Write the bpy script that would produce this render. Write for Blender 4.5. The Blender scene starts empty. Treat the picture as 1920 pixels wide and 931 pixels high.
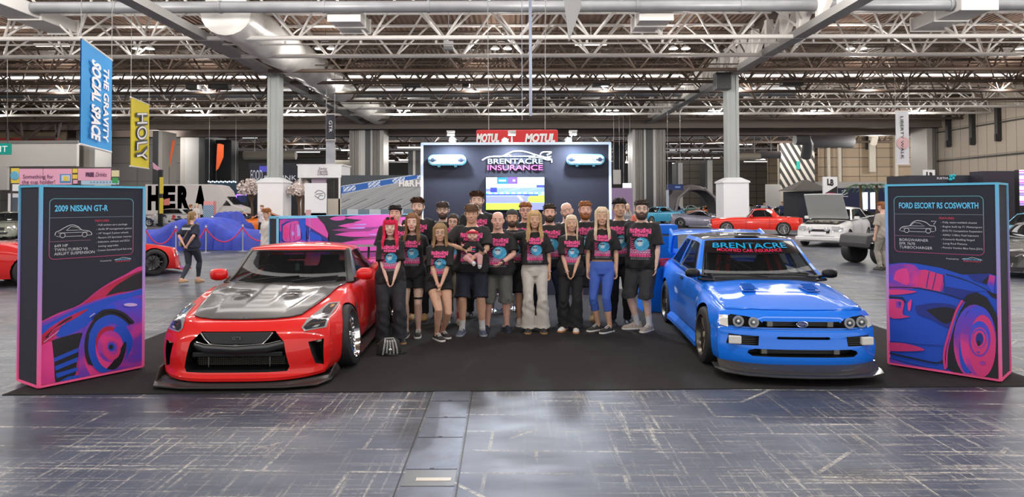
import bpy, bmesh, math, random
from mathutils import Vector, Matrix
from mathutils.bvhtree import BVHTree
from math import sin, cos, pi, radians, sqrt, exp
R = radians
random.seed(7)
SC = bpy.context.scene
COL = SC.collection
F = 1250.0; CAMH = 1.82; PITCH = R(1.2); ROLL = R(0.17); CY = 352.0
cam_d = bpy.data.cameras.new('camera'); cam = bpy.data.objects.new('camera', cam_d); COL.objects.link(cam)
cam_d.sensor_width = 36; cam_d.lens = F / 1920 * 36
cam_d.shift_y = (CY - 465.5) / 1920
cam_d.clip_start = 0.05; cam_d.clip_end = 400
CAMROT = Matrix.Rotation(R(90) + PITCH, 3, 'X') @ Matrix.Rotation(-ROLL, 3, 'Z')
cam.matrix_world = Matrix.Translation((0, 0, CAMH)) @ CAMROT.to_4x4()
SC.camera = cam
def at(px, py, Y):
 d = CAMROT @ Vector(((px - 960) / F, -(py - CY) / F, -1))
 t = Y / d.y
 return Vector((d.x * t, Y, CAMH + d.z * t))
def ground(px, py, z=0.0):
 d = CAMROT @ Vector(((px - 960) / F, -(py - CY) / F, -1))
 t = (z - CAMH) / d.z
 return Vector((d.x * t, d.y * t, z))
SC.view_settings.view_transform = 'Standard'; SC.view_settings.look = 'None'
SC.view_settings.exposure = 0.3; SC.view_settings.gamma = 1; SC.view_settings.use_curve_mapping = False
w = bpy.data.worlds.new('fill_world'); SC.world = w; w.use_nodes = True
w.node_tree.nodes['Background'].inputs[0].default_value = (1.0, 0.97, 0.94, 1)
w.node_tree.nodes['Background'].inputs[1].default_value = 0.95  # added frontal fill, enters through the open rear of the hall
def area_light(name, loc, size, power, col=(1, 0.96, 0.9), rot=(0, 0, 0), sy=None, spread=180):
 l = bpy.data.lights.new(name, 'AREA'); l.energy = power; l.color = col
 l.shape = 'DISK' if sy is None else 'RECTANGLE'; l.size = size
 if sy: l.size_y = sy
 l.spread = R(spread)
 o = bpy.data.objects.new(name, l); o.location = loc; o.rotation_euler = rot; COL.objects.link(o)
 return o
for (y_, p_) in ((1.5, 1700), (13.0, 1700), (26.5, 2200), (55.3, 1700), (92.0, 2600), (120.0, 2600), (150.0, 2000)):
 area_light('roof_light', (0, y_, 12.2), 84, p_, (1, .975, .94), sy=1.6)
def point_light(name, loc, power, col=(1, .965, .92), r=.35):
 l = bpy.data.lights.new(name, 'POINT'); l.energy = power; l.color = col; l.shadow_soft_size = r
 o = bpy.data.objects.new(name, l); o.location = loc; COL.objects.link(o); return o
_M = {}
def mat(name, col, rough=0.5, metal=0.0, emit=0.0, coat=0.0, spec=0.5, alpha=1.0, noise=0.0, nscale=8.0, bump=0.0, bscale=40.0):
 if name in _M: return _M[name]
 m = bpy.data.materials.new(name); m.use_nodes = True
 nt = m.node_tree; b = nt.nodes['Principled BSDF']
 c = (col[0], col[1], col[2], 1)
 b.inputs['Base Color'].default_value = c
 b.inputs['Roughness'].default_value = rough; b.inputs['Metallic'].default_value = metal
 b.inputs['Coat Weight'].default_value = coat; b.inputs['Coat Roughness'].default_value = 0.04
 b.inputs['Specular IOR Level'].default_value = spec
 b.inputs['Alpha'].default_value = alpha
 if emit: b.inputs['Emission Color'].default_value = c; b.inputs['Emission Strength'].default_value = emit
 tc = nt.nodes.new('ShaderNodeTexCoord')
 if noise:
  n = nt.nodes.new('ShaderNodeTexNoise'); n.inputs['Scale'].default_value = nscale; n.inputs['Detail'].default_value = 5
  nt.links.new(tc.outputs['Object'], n.inputs['Vector'])
  mr = nt.nodes.new('ShaderNodeMapRange'); mr.inputs[1].default_value = 0.3; mr.inputs[2].default_value = 0.7
  mr.inputs[3].default_value = 1 - noise; mr.inputs[4].default_value = 1 + noise
  nt.links.new(n.outputs['Fac'], mr.inputs[0])
  v = nt.nodes.new('ShaderNodeVectorMath'); v.operation = 'SCALE'; v.inputs[0].default_value = col[:3]
  nt.links.new(mr.outputs[0], v.inputs['Scale']); nt.links.new(v.outputs[0], b.inputs['Base Color'])
 if bump:
  n2 = nt.nodes.new('ShaderNodeTexNoise'); n2.inputs['Scale'].default_value = bscale; n2.inputs['Detail'].default_value = 4
  nt.links.new(tc.outputs['Object'], n2.inputs['Vector'])
  bp = nt.nodes.new('ShaderNodeBump'); bp.inputs['Strength'].default_value = bump; bp.inputs['Distance'].default_value = 0.01
  nt.links.new(n2.outputs['Fac'], bp.inputs['Height']); nt.links.new(bp.outputs[0], b.inputs['Normal'])
 m.diffuse_color = c
 _M[name] = m
 return m
def glass_mat(name, tint=(0.35, 0.4, 0.4), transp=0.6, dark=(0.012, 0.014, 0.016)):
 if name in _M: return _M[name]
 m = bpy.data.materials.new(name); m.use_nodes = True; nt = m.node_tree; nt.nodes.clear()
 out = nt.nodes.new('ShaderNodeOutputMaterial'); mix = nt.nodes.new('ShaderNodeMixShader'); mix.inputs[0].default_value = 1 - transp
 t = nt.nodes.new('ShaderNodeBsdfTransparent'); t.inputs[0].default_value = (*tint, 1)
 p = nt.nodes.new('ShaderNodeBsdfPrincipled'); p.inputs['Base Color'].default_value = (*dark, 1); p.inputs['Roughness'].default_value = 0.03
 nt.links.new(t.outputs[0], mix.inputs[1]); nt.links.new(p.outputs[0], mix.inputs[2]); nt.links.new(mix.outputs[0], out.inputs[0])
 _M[name] = m; return m
def node_mat(name):
 m = bpy.data.materials.new(name); m.use_nodes = True; _M[name] = m
 return m, m.node_tree, m.node_tree.nodes['Principled BSDF']
def link(name, me, mats=None, parent=None, loc=None, rz=None, smooth=None):
 o = bpy.data.objects.new(name, me); COL.objects.link(o)
 if mats is not None:
  for m in (mats if isinstance(mats, (list, tuple)) else [mats]): me.materials.append(m)
 if parent is not None: o.parent = parent
 if loc is not None: o.location = loc
 if rz is not None: o.rotation_euler = (0, 0, rz)
 if smooth is not None: shade(me, smooth)
 return o
def shade(me, ang=35):
 if ang >= 180:
  for p in me.polygons: p.use_smooth = True
  return
 if ang <= 0: return
 for p in me.polygons: p.use_smooth = True
 try: me.set_sharp_from_angle(angle=R(ang))
 except Exception: pass
def tag(o, label=None, cat=None, group=None, kind=None):
 if label: o['label'] = label
 if cat: o['category'] = cat
 if group: o['group'] = group
 if kind: o['kind'] = kind
 return o
def empty(name, loc=(0, 0, 0), rz=0, label=None, cat=None, group=None, kind=None, scale=1):
 o = bpy.data.objects.new(name, None); o.empty_display_size = 0.1; COL.objects.link(o)
 o.location = loc; o.rotation_euler = (0, 0, rz); o.scale = (scale,) * 3
 return tag(o, label, cat, group, kind)
def copy_tree(o, parent=None):
 c = o.copy(); COL.objects.link(c)
 if parent is not None: c.parent = parent
 for ch in list(o.children): copy_tree(ch, c)
 return c
class MB:
 "collects simple shapes into one mesh"
 def __init__(s): s.v = []; s.f = []; s.m = []
 def add(s, vs, fs, mi=0):
  b = len(s.v); s.v += [tuple(v) for v in vs]; s.f += [tuple(i + b for i in f) for f in fs]; s.m += [mi] * len(fs)
 def box(s, c, d, rz=0, mi=0, rx=0, ry=0):
  M = Matrix.Rotation(rz, 3, 'Z') @ Matrix.Rotation(ry, 3, 'Y') @ Matrix.Rotation(rx, 3, 'X')
  vs = [Vector(c) + M @ Vector((d[0] / 2 * i, d[1] / 2 * j, d[2] / 2 * k)) for k in (-1, 1) for j in (-1, 1) for i in (-1, 1)]
  s.add(vs, [(0, 2, 3, 1), (4, 5, 7, 6), (0, 1, 5, 4), (2, 6, 7, 3), (0, 4, 6, 2), (1, 3, 7, 5)], mi)
 def box2(s, a, b, mi=0):
  s.box([(a[i] + b[i]) / 2 for i in range(3)], [abs(b[i] - a[i]) for i in range(3)], mi=mi)
 def tube(s, pts, r, n=8, mi=0, caps=True, rad=None, closed=False, flat=None):
  pts = [Vector(p) for p in pts]; N = len(pts); rings = []
  t0 = (pts[1] - pts[0]).normalized()
  up = Vector((0, 0, 1)) if abs(t0.z) < 0.9 else Vector((0, 1, 0))
  nx = t0.cross(up).normalized()
  for i, p in enumerate(pts):
   if closed: t = (pts[(i + 1) % N] - pts[i - 1])
   else: t = pts[min(i + 1, N - 1)] - pts[max(i - 1, 0)]
   t = t.normalized() if t.length > 1e-9 else t0
   nx = (nx - t * nx.dot(t)); nx = nx.normalized() if nx.length > 1e-6 else t.orthogonal().normalized()
   ny = t.cross(nx)
   rr = rad[i] if rad else r
   ra, rb = (rr if isinstance(rr, tuple) else (rr, rr))
   rings.append([p + nx * (ra * cos(2 * pi * k / n)) + ny * (rb * sin(2 * pi * k / n)) for k in range(n)])
  vs = [v for ring in rings for v in ring]; fs = []
  M_ = N if closed else N - 1
  for i in range(M_):
   a = i * n; b = ((i + 1) % N) * n
   for k in range(n): fs.append((a + k, a + (k + 1) % n, b + (k + 1) % n, b + k))
  if caps and not closed:
   fs.append(tuple(range(n - 1, -1, -1))); fs.append(tuple((N - 1) * n + k for k in range(n)))
  s.add(vs, fs, mi)
 def lathe(s, prof, c=(0, 0, 0), axis='z', n=24, mi=0, close=False):
  "prof list of (r, h)"
  vs = []; c = Vector(c)
  for r, h in prof:
   for k in range(n):
    a = 2 * pi * k / n
    if axis == 'z': p = Vector((r * cos(a), r * sin(a), h))
    elif axis == 'y': p = Vector((r * cos(a), h, r * sin(a)))
    else: p = Vector((h, r * cos(a), r * sin(a)))
    vs.append(c + p)
  fs = []; P = len(prof)
  for i in range(P if close else P - 1):
   a = i * n; b = ((i + 1) % P) * n
   for k in range(n): fs.append((a + k, a + (k + 1) % n, b + (k + 1) % n, b + k))
  if not close:
   if prof[0][0] > 1e-6: fs.append(tuple(range(n - 1, -1, -1)))
   if prof[-1][0] > 1e-6: fs.append(tuple((P - 1) * n + k for k in range(n)))
  s.add(vs, fs, mi)
 def loft(s, rings, mi=0, caps=True, closed=True):
  n = len(rings[0]); vs = [v for r in rings for v in r]; fs = []
  for i in range(len(rings) - 1):
   a = i * n; b = a + n
   for k in range(n if closed else n - 1): fs.append((a + k, a + (k + 1) % n, b + (k + 1) % n, b + k))
  if caps and closed:
   fs.append(tuple(range(n - 1, -1, -1))); fs.append(tuple((len(rings) - 1) * n + k for k in range(n)))
  s.add(vs, fs, mi)
 def prism(s, poly, fn0, fn1, mi=0):
  "poly: 2D points; fn0/fn1 map them to 3D for the two caps"
  n = len(poly); vs = [fn0(*p) for p in poly] + [fn1(*p) for p in poly]
  fs = [tuple(range(n - 1, -1, -1)), tuple(range(n, 2 * n))] + [(k, (k + 1) % n, n + (k + 1) % n, n + k) for k in range(n)]
  s.add(vs, fs, mi)
 def ico(s, c, r, sub=1, mi=0, sc=(1, 1, 1)):
  bm = bmesh.new(); bmesh.ops.create_icosphere(bm, subdivisions=sub, radius=r)
  bm.verts.index_update()
  s.add([(c[0] + v.co.x * sc[0], c[1] + v.co.y * sc[1], c[2] + v.co.z * sc[2]) for v in bm.verts], [tuple(v.index for v in f.verts) for f in bm.faces], mi); bm.free()
 def mesh(s, name='m', fix=True):
  me = bpy.data.meshes.new(name); me.from_pydata(s.v, [], s.f)
  for p, mi in zip(me.polygons, s.m): p.material_index = mi
  if fix:
   bm = bmesh.new(); bm.from_mesh(me); bmesh.ops.remove_doubles(bm, verts=bm.verts, dist=1e-6); bmesh.ops.recalc_face_normals(bm, faces=bm.faces); bm.to_mesh(me); bm.free()
  me.validate(); me.update(); return me
 def build(s, name, mats, parent=None, smooth=None, **k):
  return link(name, s.mesh(name), mats, parent, smooth=smooth, **k)
def bevel(o, wdt=0.01, seg=2, ang=40):
 m = o.modifiers.new('bevel', 'BEVEL'); m.width = wdt; m.segments = seg; m.limit_method = 'ANGLE'; m.angle_limit = R(ang)
 return o
def apply_mods(o):
 dg = bpy.context.evaluated_depsgraph_get(); dg.update()
 me = bpy.data.meshes.new_from_object(o.evaluated_get(dg), preserve_all_data_layers=False, depsgraph=dg)
 o.modifiers.clear(); o.data = me; return o
def text_mesh(body, size=1, sx=1, shear=0, offset=0, extrude=0.0, spacing=1.0, align='CENTER', res=3):
 cu = bpy.data.curves.new('t', 'FONT'); cu.body = body; cu.size = size; cu.shear = shear; cu.offset = offset
 cu.extrude = extrude; cu.space_character = spacing; cu.align_x = align; cu.align_y = 'CENTER'; cu.resolution_u = res
 o = bpy.data.objects.new('t', cu); COL.objects.link(o)
 dg = bpy.context.evaluated_depsgraph_get(); dg.update()
 me = bpy.data.meshes.new_from_object(o.evaluated_get(dg))
 bpy.data.objects.remove(o); bpy.data.curves.remove(cu)
 for v in me.vertices: v.co.x *= sx
 me.materials.clear()
 return me
def put_text(name, body, m, M, width=None, parent=None, **k):
 "M maps text plane (x right, y up, z out) to place"
 me = text_mesh(body, **k)
 if width:
  xs = [v.co.x for v in me.vertices]; s_ = width / (max(xs) - min(xs))
  for v in me.vertices: v.co.x *= s_
 me.transform(M)
 return link(name, me, m, parent)
def plane_mat(org, xdir, ydir):
 "frame matrix: origin, x and y direction"
 x = Vector(xdir).normalized(); y = Vector(ydir).normalized(); z = x.cross(y)
 return Matrix(((x.x, y.x, z.x, org[0]), (x.y, y.y, z.y, org[1]), (x.z, y.z, z.z, org[2]), (0, 0, 0, 1)))
def lerp(a, b, t): return a + (b - a) * t
def smooth(t): t = max(0, min(1, t)); return t * t * (3 - 2 * t)
def interp(keys, x, col=1):
 "monotone cubic (Catmull with clamps) through (x, val...) keys"
 if x <= keys[0][0]: return keys[0][col]
 if x >= keys[-1][0]: return keys[-1][col]
 for i in range(len(keys) - 1):
  if keys[i][0] <= x <= keys[i + 1][0]: break
 x0, x1 = keys[i][0], keys[i + 1][0]; y0, y1 = keys[i][col], keys[i + 1][col]; h = x1 - x0
 d = (y1 - y0) / h
 def slope(j):
  if j <= 0 or j >= len(keys) - 1: return None
  a = (keys[j][col] - keys[j - 1][col]) / (keys[j][0] - keys[j - 1][0]); b = (keys[j + 1][col] - keys[j][col]) / (keys[j + 1][0] - keys[j][0])
  if a * b <= 0: return 0.0
  return 2 * a * b / (a + b)
 m0 = slope(i); m1 = slope(i + 1)
 m0 = d if m0 is None else m0; m1 = d if m1 is None else m1
 t = (x - x0) / h; t2 = t * t; t3 = t2 * t
 return (2 * t3 - 3 * t2 + 1) * y0 + (t3 - 2 * t2 + t) * h * m0 + (-2 * t3 + 3 * t2) * y1 + (t3 - t2) * h * m1
def bvh_of(me):
 return BVHTree.FromPolygons([v.co.copy() for v in me.vertices], [tuple(p.vertices) for p in me.polygons])
def flat_mesh(poly, maxlen=0.05):
 "fine flat 2D mesh (x, y) of a polygon"
 bm = bmesh.new(); vs = [bm.verts.new((p[0], p[1], 0)) for p in poly]; bm.faces.new(vs)
 bmesh.ops.triangulate(bm, faces=bm.faces)
 for it in range(5):
  es = [e for e in bm.edges if e.calc_length() > maxlen]
  if not es: break
  bmesh.ops.subdivide_edges(bm, edges=es, cuts=1)
  bmesh.ops.triangulate(bm, faces=[f for f in bm.faces if len(f.verts) > 3])
 me = bpy.data.meshes.new('p'); bm.to_mesh(me); bm.free(); return me
def project(me, bvh, axis, off=0.003, far=5.0):
 """drop a flat mesh (x,y) onto a surface. axis: 'front' (y,z) seen from -x; 'left'/'right' (x,z); 'top' (x,y); 'person' (x,z) from -y"""
 bad = set()
 for v in me.vertices:
  a, b = v.co.x, v.co.y
  if axis == 'front': o, d = Vector((-far, a, b)), Vector((1, 0, 0))
  elif axis == 'rear': o, d = Vector((far + 3, a, b)), Vector((-1, 0, 0))
  elif axis == 'left': o, d = Vector((a, -far, b)), Vector((0, 1, 0))
  elif axis == 'right': o, d = Vector((a, far, b)), Vector((0, -1, 0))
  elif axis == 'top': o, d = Vector((a, b, far)), Vector((0, 0, -1))
  elif axis == 'person': o, d = Vector((a, -far, b)), Vector((0, 1, 0))
  hit = bvh.ray_cast(o, d)
  if hit[0] is None: bad.add(v.index); v.co = o + d * far; continue
  v.co = hit[0] - d * off * 0.6 + hit[1] * (off if hit[1].dot(d) < 0 else -off)
 if bad:
  bm = bmesh.new(); bm.from_mesh(me); bm.verts.ensure_lookup_table()
  bmesh.ops.delete(bm, geom=[bm.verts[i] for i in bad], context='VERTS'); bm.to_mesh(me); bm.free()
 me.update(); return me
def strip2d(pts, wd, closed=False):
 "polyline to thin quads, as a flat mesh"
 me = bpy.data.meshes.new('s'); vs = []; fs = []
 P = [Vector((p[0], p[1])) for p in pts]
 Q = []
 N = len(P)
 for i in range(N if closed else N - 1):
  a, b = P[i], P[(i + 1) % N]; k = max(1, int((b - a).length / 0.05))
  for j in range(k): Q.append(a.lerp(b, j / k))
 if not closed: Q.append(P[-1])
 N = len(Q)
 for i, p in enumerate(Q):
  t = (Q[(i + 1) % N] - Q[i - 1]) if closed else (Q[min(i + 1, N - 1)] - Q[max(i - 1, 0)])
  if t.length < 1e-9: t = Vector((1, 0))
  nrm = Vector((-t.y, t.x)).normalized() * wd / 2
  vs += [(p.x + nrm.x, p.y + nrm.y, 0), (p.x - nrm.x, p.y - nrm.y, 0)]
 for i in range(N if closed else N - 1):
  j = (i + 1) % N; fs.append((2 * i, 2 * i + 1, 2 * j + 1, 2 * j))
 me.from_pydata(vs, [], fs); return me
def remesh(mb, voxel=0.008, sm=3, fac=0.6, name='body'):
 me = mb.mesh(name); o = bpy.data.objects.new('tmp', me); COL.objects.link(o)
 m = o.modifiers.new('r', 'REMESH'); m.mode = 'VOXEL'; m.voxel_size = voxel; m.use_smooth_shade = True
 if sm: s_ = o.modifiers.new('s', 'SMOOTH'); s_.iterations = sm; s_.factor = fac
 dg = bpy.context.evaluated_depsgraph_get(); dg.update()
 out = bpy.data.meshes.new_from_object(o.evaluated_get(dg), preserve_all_data_layers=False, depsgraph=dg)
 bpy.data.objects.remove(o); bpy.data.meshes.remove(me)
 out.materials.clear()
 for p in out.polygons: p.use_smooth = True; p.material_index = 0
 return out
chrome = mat('chrome', (0.82, 0.83, 0.85), .08, metal=1)
# ================================================================ materials of the hall
def floor_material():
 m, nt, b = node_mat('worn_hall_floor'); N = nt.nodes; Lk = nt.links
 tc = N.new('ShaderNodeTexCoord')
 def mp(scale, rot=0, loc=(0, 0, 0)):
  x = N.new('ShaderNodeMapping'); x.inputs['Scale'].default_value = scale; x.inputs['Rotation'].default_value = (0, 0, rot); x.inputs['Location'].default_value = loc
  Lk.new(tc.outputs['Object'], x.inputs[0]); return x.outputs[0]
 def noise(v, sc, det=4, rough=0.55):
  x = N.new('ShaderNodeTexNoise'); x.inputs['Scale'].default_value = sc; x.inputs['Detail'].default_value = det; x.inputs['Roughness'].default_value = rough
  Lk.new(v, x.inputs['Vector']); return x.outputs['Fac']
 def rng(v, a, b_, c=0, d=1):
  x = N.new('ShaderNodeMapRange'); x.inputs[1].default_value = a; x.inputs[2].default_value = b_; x.inputs[3].default_value = c; x.inputs[4].default_value = d
  Lk.new(v, x.inputs[0]); return x.outputs[0]
 def op(o, a, c):
  x = N.new('ShaderNodeMath'); x.operation = o; x.use_clamp = True
  for i, q in enumerate((a, c)):
   if isinstance(q, (int, float)): x.inputs[i].default_value = q
   else: Lk.new(q, x.inputs[i])
  return x.outputs[0]
 def mix(f, a, c):
  x = N.new('ShaderNodeMix'); x.data_type = 'RGBA'; Lk.new(f, x.inputs[0])
  for i, q in ((6, a), (7, c)):
   if isinstance(q, tuple): x.inputs[i].default_value = (*q, 1)
   else: Lk.new(q, x.inputs[i])
  return x.outputs[2]
 base = mix(rng(noise(mp((1, 1, 1)), 0.35), .42, .6), (0.046, 0.058, 0.092), (0.030, 0.031, 0.048))
 base = mix(rng(noise(mp((0.5, 4, 1)), 0.9), .35, .75), base, (0.062, 0.076, 0.110))
 base = mix(op('MULTIPLY', rng(noise(mp((1, 1, 1), loc=(7, 3, 0)), 0.5, 2), .56, .62), 0.55), base, (0.020, 0.016, 0.021))
 patch = rng(noise(mp((1, 1, 1), loc=(3, 9, 0)), 0.55, 3), .40, .60)
 ang = R(4)
 s1 = rng(noise(mp((0.5, 18, 1), ang), 1.5, 7, .75), .525, .64)
 s2 = rng(noise(mp((16, 0.5, 1), ang, (5, 0, 0)), 1.5, 7, .75), .535, .64)
 s3 = rng(noise(mp((9, 0.8, 1), R(38), (1, 8, 0)), 1.2, 6, .7), .66, .71)
 fine = rng(noise(mp((1, 1, 1)), 24, 6, .8), .40, .54)
 st = op('MULTIPLY', op('MULTIPLY', op('MAXIMUM', op('MAXIMUM', s1, s2), s3), fine), patch)
 br = N.new('ShaderNodeTexBrick'); br.inputs['Scale'].default_value = 1.0; br.inputs['Mortar Size'].default_value = 0.014; br.inputs['Mortar Smooth'].default_value = 0.2
 br.inputs['Brick Width'].default_value = .93; br.inputs['Row Height'].default_value = 0.41; br.offset = 0.37
 Lk.new(mp((1, 1, 1), R(2)), br.inputs['Vector'])
 tp = op('MULTIPLY', op('MULTIPLY', br.outputs['Fac'], rng(noise(mp((1, 1, 1), loc=(2, 2, 0)), 2.3, 4), .44, .62)), rng(noise(mp((1, 1, 1)), 22, 6, .85), .42, .6))
 br2 = N.new('ShaderNodeTexBrick'); br2.inputs['Scale'].default_value = 1.0; br2.inputs['Mortar Size'].default_value = 0.016
 br2.inputs['Brick Width'].default_value = 1.9; br2.inputs['Row Height'].default_value = 2.7; br2.offset = 0.6
 Lk.new(mp((1, 1, 1), R(47)), br2.inputs['Vector'])
 tp2 = op('MULTIPLY', op('MULTIPLY', br2.outputs['Fac'], rng(noise(mp((1, 1, 1), loc=(4, 1, 0)), 0.9, 3), .55, .6)), rng(noise(mp((1, 1, 1)), 26, 6, .85), .42, .62))
 allm = op('MAXIMUM', op('MAXIMUM', st, tp), tp2)
 col = mix(op('MULTIPLY', allm, 1.0), base, (0.56, 0.52, 0.44))
 j = N.new('ShaderNodeTexBrick'); j.inputs['Scale'].default_value = 1.0; j.inputs['Mortar Size'].default_value = 0.006; j.inputs['Brick Width'].default_value = 6.0; j.inputs['Row Height'].default_value = 1.5; j.offset = 0
 Lk.new(mp((1, 1, 1), R(1)), j.inputs['Vector'])
 col = mix(op('MULTIPLY', j.outputs['Fac'], 0.6), col, (0.05, 0.05, 0.055))
 Lk.new(col, b.inputs['Base Color'])
 ro = rng(noise(mp((1, 3, 1)), 1.2, 5), .3, .7, .36, .52); ro = op('ADD', ro, op('MULTIPLY', allm, 0.25)); Lk.new(ro, b.inputs['Roughness'])
 bp = N.new('ShaderNodeBump'); bp.inputs['Strength'].default_value = 0.12; bp.inputs['Distance'].default_value = 0.01
 Lk.new(noise(mp((1, 1, 1)), 3, 4), bp.inputs['Height']); Lk.new(bp.outputs[0], b.inputs['Normal'])
 b.inputs['Specular IOR Level'].default_value = 0.38
 return m
def deck_material():
 m, nt, b = node_mat('corrugated_deck'); N = nt.nodes; Lk = nt.links
 tc = N.new('ShaderNodeTexCoord'); wv = N.new('ShaderNodeTexWave'); wv.bands_direction = 'X'; wv.inputs['Scale'].default_value = 1.0; wv.wave_profile = 'SIN'
 Lk.new(tc.outputs['Object'], wv.inputs[0])
 n = N.new('ShaderNodeTexNoise'); n.inputs['Scale'].default_value = 0.4; Lk.new(tc.outputs['Object'], n.inputs['Vector'])
 cr = N.new('ShaderNodeValToRGB'); cr.color_ramp.elements[0].color = (0.14, 0.082, 0.055, 1); cr.color_ramp.elements[1].color = (0.22, 0.138, 0.094, 1)
 Lk.new(n.outputs['Fac'], cr.inputs[0]); Lk.new(cr.outputs[0], b.inputs['Base Color'])
 bp = N.new('ShaderNodeBump'); bp.inputs['Strength'].default_value = 1.0; bp.inputs['Distance'].default_value = 0.12
 Lk.new(wv.outputs['Fac'], bp.inputs['Height']); Lk.new(bp.outputs[0], b.inputs['Normal']); b.inputs['Roughness'].default_value = 0.7
 return m
def stripes_material(name, c1, c2, scale, rot=0, axis='X', rough=.6, plane='XZ', th=.5):
 m, nt, b = node_mat(name); N = nt.nodes; Lk = nt.links
 tc = N.new('ShaderNodeTexCoord'); mp = N.new('ShaderNodeMapping'); mp.inputs['Rotation'].default_value = (0, rot, 0) if plane == 'XZ' else (rot, 0, 0)
 Lk.new(tc.outputs['Object'], mp.inputs[0])
 wv = N.new('ShaderNodeTexWave'); wv.bands_direction = axis; wv.inputs['Scale'].default_value = scale; Lk.new(mp.outputs[0], wv.inputs[0])
 cr = N.new('ShaderNodeValToRGB'); cr.color_ramp.interpolation = 'CONSTANT'; cr.color_ramp.elements[0].color = (*c1, 1); cr.color_ramp.elements[1].color = (*c2, 1); cr.color_ramp.elements[1].position = th
 Lk.new(wv.outputs['Fac'], cr.inputs[0]); Lk.new(cr.outputs[0], b.inputs['Base Color']); b.inputs['Roughness'].default_value = rough
 return m
def panel_material(name, col, joint, bw, rh, ms=0.02, rough=.6, var=.12, plane='XZ'):
 m, nt, b = node_mat(name); N = nt.nodes; Lk = nt.links
 tc = N.new('ShaderNodeTexCoord'); sp = N.new('ShaderNodeSeparateXYZ'); cb = N.new('ShaderNodeCombineXYZ')
 Lk.new(tc.outputs['Object'], sp.inputs[0]); Lk.new(sp.outputs['X' if plane == 'XZ' else 'Y'], cb.inputs[0]); Lk.new(sp.outputs['Z'], cb.inputs[1])
 br = N.new('ShaderNodeTexBrick'); br.inputs['Scale'].default_value = 1; br.inputs['Brick Width'].default_value = bw; br.inputs['Row Height'].default_value = rh; br.inputs['Mortar Size'].default_value = ms; br.offset = 0
 c2 = tuple(x * (1 - var) for x in col); br.inputs['Color1'].default_value = (*col, 1); br.inputs['Color2'].default_value = (*c2, 1); br.inputs['Mortar'].default_value = (*joint, 1)
 Lk.new(cb.outputs[0], br.inputs[0]); Lk.new(br.outputs['Color'], b.inputs['Base Color']); b.inputs['Roughness'].default_value = rough
 return m
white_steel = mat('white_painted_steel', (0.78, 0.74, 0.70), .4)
shaded_steel = mat('shaded_painted_steel', (0.095, 0.066, 0.050), .5)  # white roof steel with shade put into its colour
dark_steel = mat('dark_steel', (0.035, 0.033, 0.033), .5)
duct_metal = mat('galvanised_duct', (0.24, 0.24, 0.25), .45, metal=.3, noise=.12, nscale=1.2)
black_plastic = mat('black_plastic', (0.012, 0.012, 0.013), .35)
lamp_glow = mat('lamp_glow', (1.0, 0.93, 0.82), emit=9)
tube_glow = mat('strip_glow', (1.0, 0.93, 0.82), emit=2.2)
# ================================================================ floor, walls, roof
mb = MB(); mb.box2((-62, -8, -0.3), (62, 190, 0)); tag(mb.build('floor', floor_material()), kind='structure')
mb = MB(); mb.box2((-62, -8, 12.3), (62, 190, 12.6)); tag(mb.build('ceiling', deck_material()), kind='structure')
wall_panel_r = panel_material('beige_wall_panels', (0.56, 0.48, 0.39), (0.20, 0.16, 0.12), 1.25, 3.1, .03, plane='YZ')
wall_panel_f = panel_material('brown_wall_panels', (0.42, 0.32, 0.22), (0.10, 0.075, 0.05), 2.4, 1.3, .05, var=.2)
mb = MB(); mb.box2((45.5, -8, 0), (46, 71.5, 12.3)); tag(mb.build('wall_right', wall_panel_r), kind='structure')
mb = MB(); mb.box2((-61.9, -8, 0), (-61.4, 80, 12.3)); tag(mb.build('wall_left', mat('pale_hall_wall', (.5, .48, .45), .6)), kind='structure')
def wall_seg(name, x0, x1, y0, y1, z0, z1, m):
 mb = MB(); mb.box2((x0, y0, z0), (x1, y1, z1)); return tag(mb.build(name, m), kind='structure')
wall_seg('wall_back_right', at(1536, 300, 92).x, 62, 92, 92.4, 0, 12.3, wall_panel_f)
wall_seg('wall_back_left', -62, at(395, 300, 80).x, 80, 80.4, 0, 12.3, panel_material('grey_wall_panels', (.33, .315, .30), (.16, .15, .14), 3.0, 2.2, .04))
wall_seg('wall_back', -62, 62, 180, 180.4, 0, 12.3, mat('far_dark_wall', (.10, .095, .09), .7))
wall_seg('wall_back_centre_left', at(400, 300, 110).x, at(652, 300, 110).x, 110, 110.4, 0, 10.5, panel_material('dark_shutter', (.085, .078, .07), (.03, .03, .03), 9, .35, .04))
wall_seg('wall_back_far_right', at(1440, 300, 112).x, 62, 112, 112.4, 0, 12.3, wall_panel_f)
wall_seg('wall_back_centre_right', at(1268, 300, 120).x, at(1450, 300, 120).x, 120, 120.4, 0, 9.2, panel_material('dim_shutter', (.16, .145, .12), (.05, .05, .05), 4, 1.2, .06))
for i, (y, z0, z1) in enumerate(((70.4, 9.55, 10.9), (74.5, 9.2, 10.3))):
 mb = MB(); mb.box2((-61, y, z0), (45.5, y + .5, z1)); mb.box2((-61, y - .15, z0), (45.5, y + .65, z0 + .1)); mb.box2((-61, y - .15, z1 - .1), (45.5, y + .65, z1))
 tag(mb.build('trim_%d' % (i + 1), mat('brown_header', (.20, .16, .14), .6)), kind='structure')
ORD = ['first', 'second', 'third', 'fourth', 'fifth', 'sixth', 'seventh', 'eighth', 'ninth', 'tenth', 'eleventh', 'twelfth', 'thirteenth', 'fourteenth', 'fifteenth', 'sixteenth']
TZ = CAMH + 8.3; MOD = 3.72; TOP = 2.06
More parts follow.
